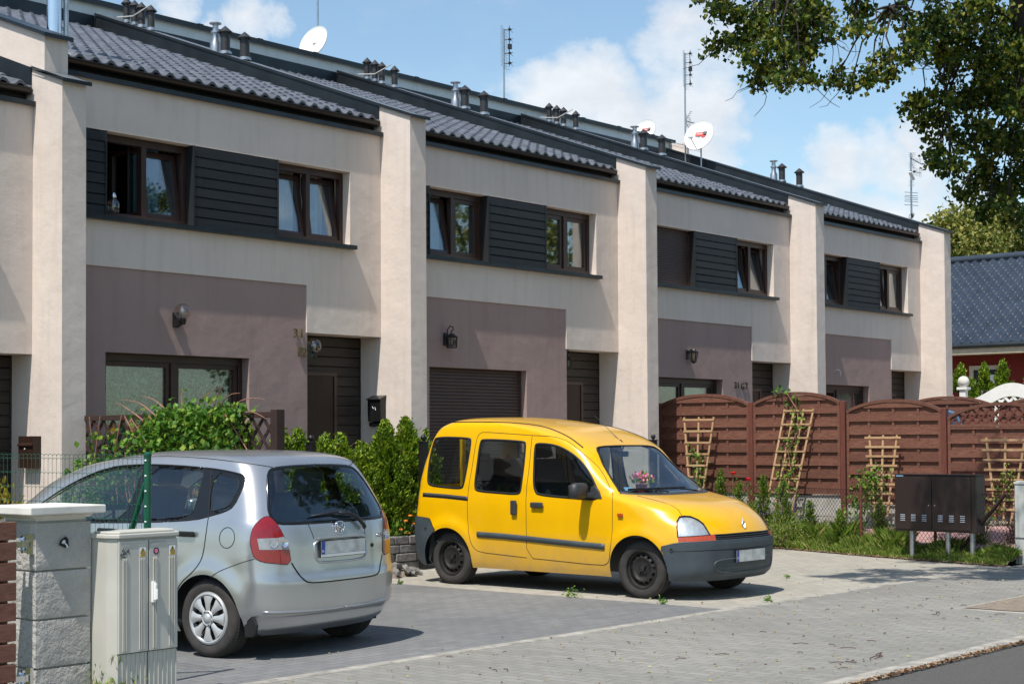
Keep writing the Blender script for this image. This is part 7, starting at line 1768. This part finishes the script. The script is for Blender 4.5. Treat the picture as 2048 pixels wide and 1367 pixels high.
        m = MB(); m.lathe([(.022, -.05), (.022, .05)], 12, (-1.62, .10, .19), 'x'); m.tube([(-1.5, .2, .22), (-1.68, .2, .20)], .02, 10); m.build('exhaust', 'bark', t, smooth=True, local=True)
    for x in (1.225, -1.225):
        for y in (-.725, .725): wheel(t, x, y, .290, .175, 'cap')
    liner(t, JAZ, .95)
    for y in (-.36, .36): seat(t, .10, y, .62, 'seat_blue', .56)
    for y in (-.33, .33): seat(t, -.75, y, .62, 'seat_blue', .50, w=.5)
    m = MB(); m.prism([(.70, .7), (1.15, .90), (1.12, .98), (.90, 1.0), (.72, .95)], -.66, .66, 'y'); m.build('dashboard', 'dash', t, local=True, bevel=.02)
    m = MB(); R_ = Matrix.Translation((.50, .36, .93)) @ Matrix.Rotation(radians(62), 4, 'Y'); m.tube([tuple(R_ @ Vector((.18*cos(a), .18*sin(a), 0))) for a in np.linspace(0, 2*pi, 25)[:-1]], .014, 8, closed=True)
    for a in (0, 2.1, 4.2): m.bar(tuple(R_ @ Vector((0, 0, .0))), tuple(R_ @ Vector((.18*cos(a), .18*sin(a), 0))), .03, .015)
    m.build('steering_wheel', 'cladding2', t, local=True)
    return t, sh
jz, jsh = build_hatch((8.249, 10.675, 0), pi/2+.109, 'silver five door hatchback seen from behind, parked nose towards the houses', 'silver')
dk = copy_tree(jz); dk.name = 'dark_car'; dk.location = (24.4, 12.9, .55); dk.rotation_euler = (0, 0, pi/2+.3); dk['label'] = 'dark blue car roof peeking over the brown fence between two arches'
for o in list(dk.children)+[g for c in dk.children for g in c.children]:
    if o.name.startswith(('emblem', 'model_badge')): bpy.data.objects.remove(o); continue
    if o.type == 'MESH' and o.material_slots and o.material_slots[0].material == M['silver']: o.material_slots[0].link = 'OBJECT'; o.material_slots[0].material = M['navy']
# ================================================================== light, sky, camera
A, EL = radians(11), radians(60.5)
to_sun = Vector((-cos(A)*cos(EL), -sin(A)*cos(EL), sin(EL)))
sd = bpy.data.lights.new('sun', 'SUN'); sd.energy = 3.85; sd.angle = radians(.53); sd.color = (1, .94, .86)
so = bpy.data.objects.new('sun', sd); COL.objects.link(so); so.rotation_euler = to_sun.to_track_quat('Z', 'Y').to_euler()
w = bpy.data.worlds.new('World'); scene.world = w; w.use_nodes = True; nt = w.node_tree; bg = nt.nodes['Background']
sky = N(nt, 'ShaderNodeTexSky'); sky.sky_type = 'NISHITA'; sky.sun_disc = False; sky.sun_elevation = EL; sky.sun_rotation = atan2(to_sun.x, to_sun.y)
sky.air_density = 1.0; sky.dust_density = .7; sky.ozone_density = 1.2
tc = N(nt, 'ShaderNodeTexCoord')
def dirn(az, el): return (cos(el)*cos(az), cos(el)*sin(az), sin(el))
nz = N(nt, 'ShaderNodeMapping'); nz.inputs['Scale'].default_value = (1, 1, 1.7); L(nt, tc.outputs['Generated'], nz.inputs[0])
n1 = noise(nt, nz.outputs[0], 7.5, 9, .56, .15); n2 = noise(nt, nz.outputs[0], 26, 6, .6)
# cumulus banks at known bearings (degrees azimuth from +x, elevation, radius, weight)
BK = [(49.05, 14.59, 1.61, 1), (47.82, 14.45, 1.25, 1), (49.93, 14.72, 1.07, 0.8), (52.54, 15.03, 1.43, 0.8), (50.98, 14.18, 1.07, 0.7), (38.33, 11.95, 1.97, 1), (37.07, 12.1, 1.97, 1.05), (38.87, 11.26, 1.61, 1), (36.18, 10.88, 2.33, 1), (33.86, 11.52, 2.15, 1), (32.79, 11.83, 1.25, 0.9), (35.29, 10.34, 1.97, 1), (33.16, 10.63, 1.61, 0.9), (34.73, 13.77, 1.61, 0.55), (33.48, 14.75, 1.97, 0.75), (32.06, 14.19, 1.79, 0.6), (25.88, 10.35, 1.61, 1.05), (26.9, 9.89, 1.61, 1), (28.27, 9.43, 1.43, 0.9), (25.38, 9.31, 1.43, 1), (24.87, 10.64, 1.43, 0.9), (28.46, 8.23, 1.43, 0.95), (29.32, 8.44, 1.07, 0.8), (27.26, 7.85, 1.43, 0.9), (25.74, 8.13, 1.43, 0.8), (24.07, 8.06, 2.15, 0.7)]
wob = N(nt, 'ShaderNodeTexNoise'); wob.inputs['Scale'].default_value = 11; wob.inputs['Detail'].default_value = 7; wob.inputs['Roughness'].default_value = .6; L(nt, tc.outputs['Generated'], wob.inputs['Vector'])
wo = N(nt, 'ShaderNodeVectorMath'); wo.operation = 'MULTIPLY_ADD'; L(nt, wob.outputs['Color'], wo.inputs[0]); wo.inputs[1].default_value = (.09,)*3
wc = N(nt, 'ShaderNodeVectorMath'); wc.operation = 'SUBTRACT'; L(nt, tc.outputs['Generated'], wc.inputs[0]); wc.inputs[1].default_value = (.045,)*3; L(nt, wc.outputs[0], wo.inputs[2])
acc = None
for az, el, rad, wt in BK:
    d = N(nt, 'ShaderNodeVectorMath'); d.operation = 'DISTANCE'; L(nt, wo.outputs[0], d.inputs[0]); d.inputs[1].default_value = dirn(radians(az), radians(el))
    g = mathn(nt, 'MULTIPLY', mathn(nt, 'SUBTRACT', 1.0, mathn(nt, 'DIVIDE', d.outputs['Value'], radians(rad*1.15)), True), wt)
    acc = g if acc is None else mathn(nt, 'MAXIMUM', acc, g)
f = mathn(nt, 'ADD', mathn(nt, 'MULTIPLY', n1, 1.15), mathn(nt, 'ADD', mathn(nt, 'MULTIPLY', acc, .60), mathn(nt, 'MULTIPLY', n2, .34)))
mask = ramp(nt, f, [(.84, (0, 0, 0)), (.97, (.55,)*3), (1.0, (.8,)*3)])
mask = mathn(nt, 'MULTIPLY', ramp(nt, mathn(nt, 'SUBTRACT', f, .80), [(.05, (0, 0, 0)), (.20, (.62,)*3), (.42, (1, 1, 1))]), .92)
haze = ramp(nt, n1, [(.50, (0, 0, 0)), (.80, (.22,)*3)])
mask2 = mathn(nt, 'MAXIMUM', mask, haze)
ccol = mixc(nt, ramp(nt, n2, [(.3, (0, 0, 0)), (.7, (1, 1, 1))]), (4.5, 4.75, 5.1), (5.5, 5.7, 5.9))
L(nt, mixc(nt, mask2, mixc(nt, 1.0, sky.outputs[0], (.96, 1.02, .98), 'MULTIPLY'), ccol), bg.inputs[0]); bg.inputs[1].default_value = .12
cd = bpy.data.cameras.new('camera'); co_ = bpy.data.objects.new('camera', cd); COL.objects.link(co_); scene.camera = co_
cd.sensor_width = 36; cd.lens = 3202.02/2048*36; cd.shift_y = (782.11-683.5)/2048; cd.clip_end = 3000; cd.clip_start = .1
yaw, pitch, roll = .7031, .029, -.0048
fw = Vector((cos(yaw)*cos(pitch), sin(yaw)*cos(pitch), sin(pitch))); rr_ = Vector((sin(yaw), -cos(yaw), 0)); uu = rr_.cross(fw)
r2 = rr_*cos(roll)+uu*sin(roll); u2 = uu*cos(roll)-rr_*sin(roll)
co_.matrix_world = Matrix((( r2.x, u2.x, -fw.x, 0), (r2.y, u2.y, -fw.y, 0), (r2.z, u2.z, -fw.z, 1.6071), (0, 0, 0, 1)))
scene.view_settings.view_transform = 'Standard'; scene.view_settings.look = 'None'; scene.view_settings.exposure = .5; scene.view_settings.gamma = 1
scene.render.engine = 'CYCLES'
scene.cycles.transparent_max_bounces = 24; scene.cycles.max_bounces = 8
scene.render.resolution_x = 1024; scene.render.resolution_y = 683
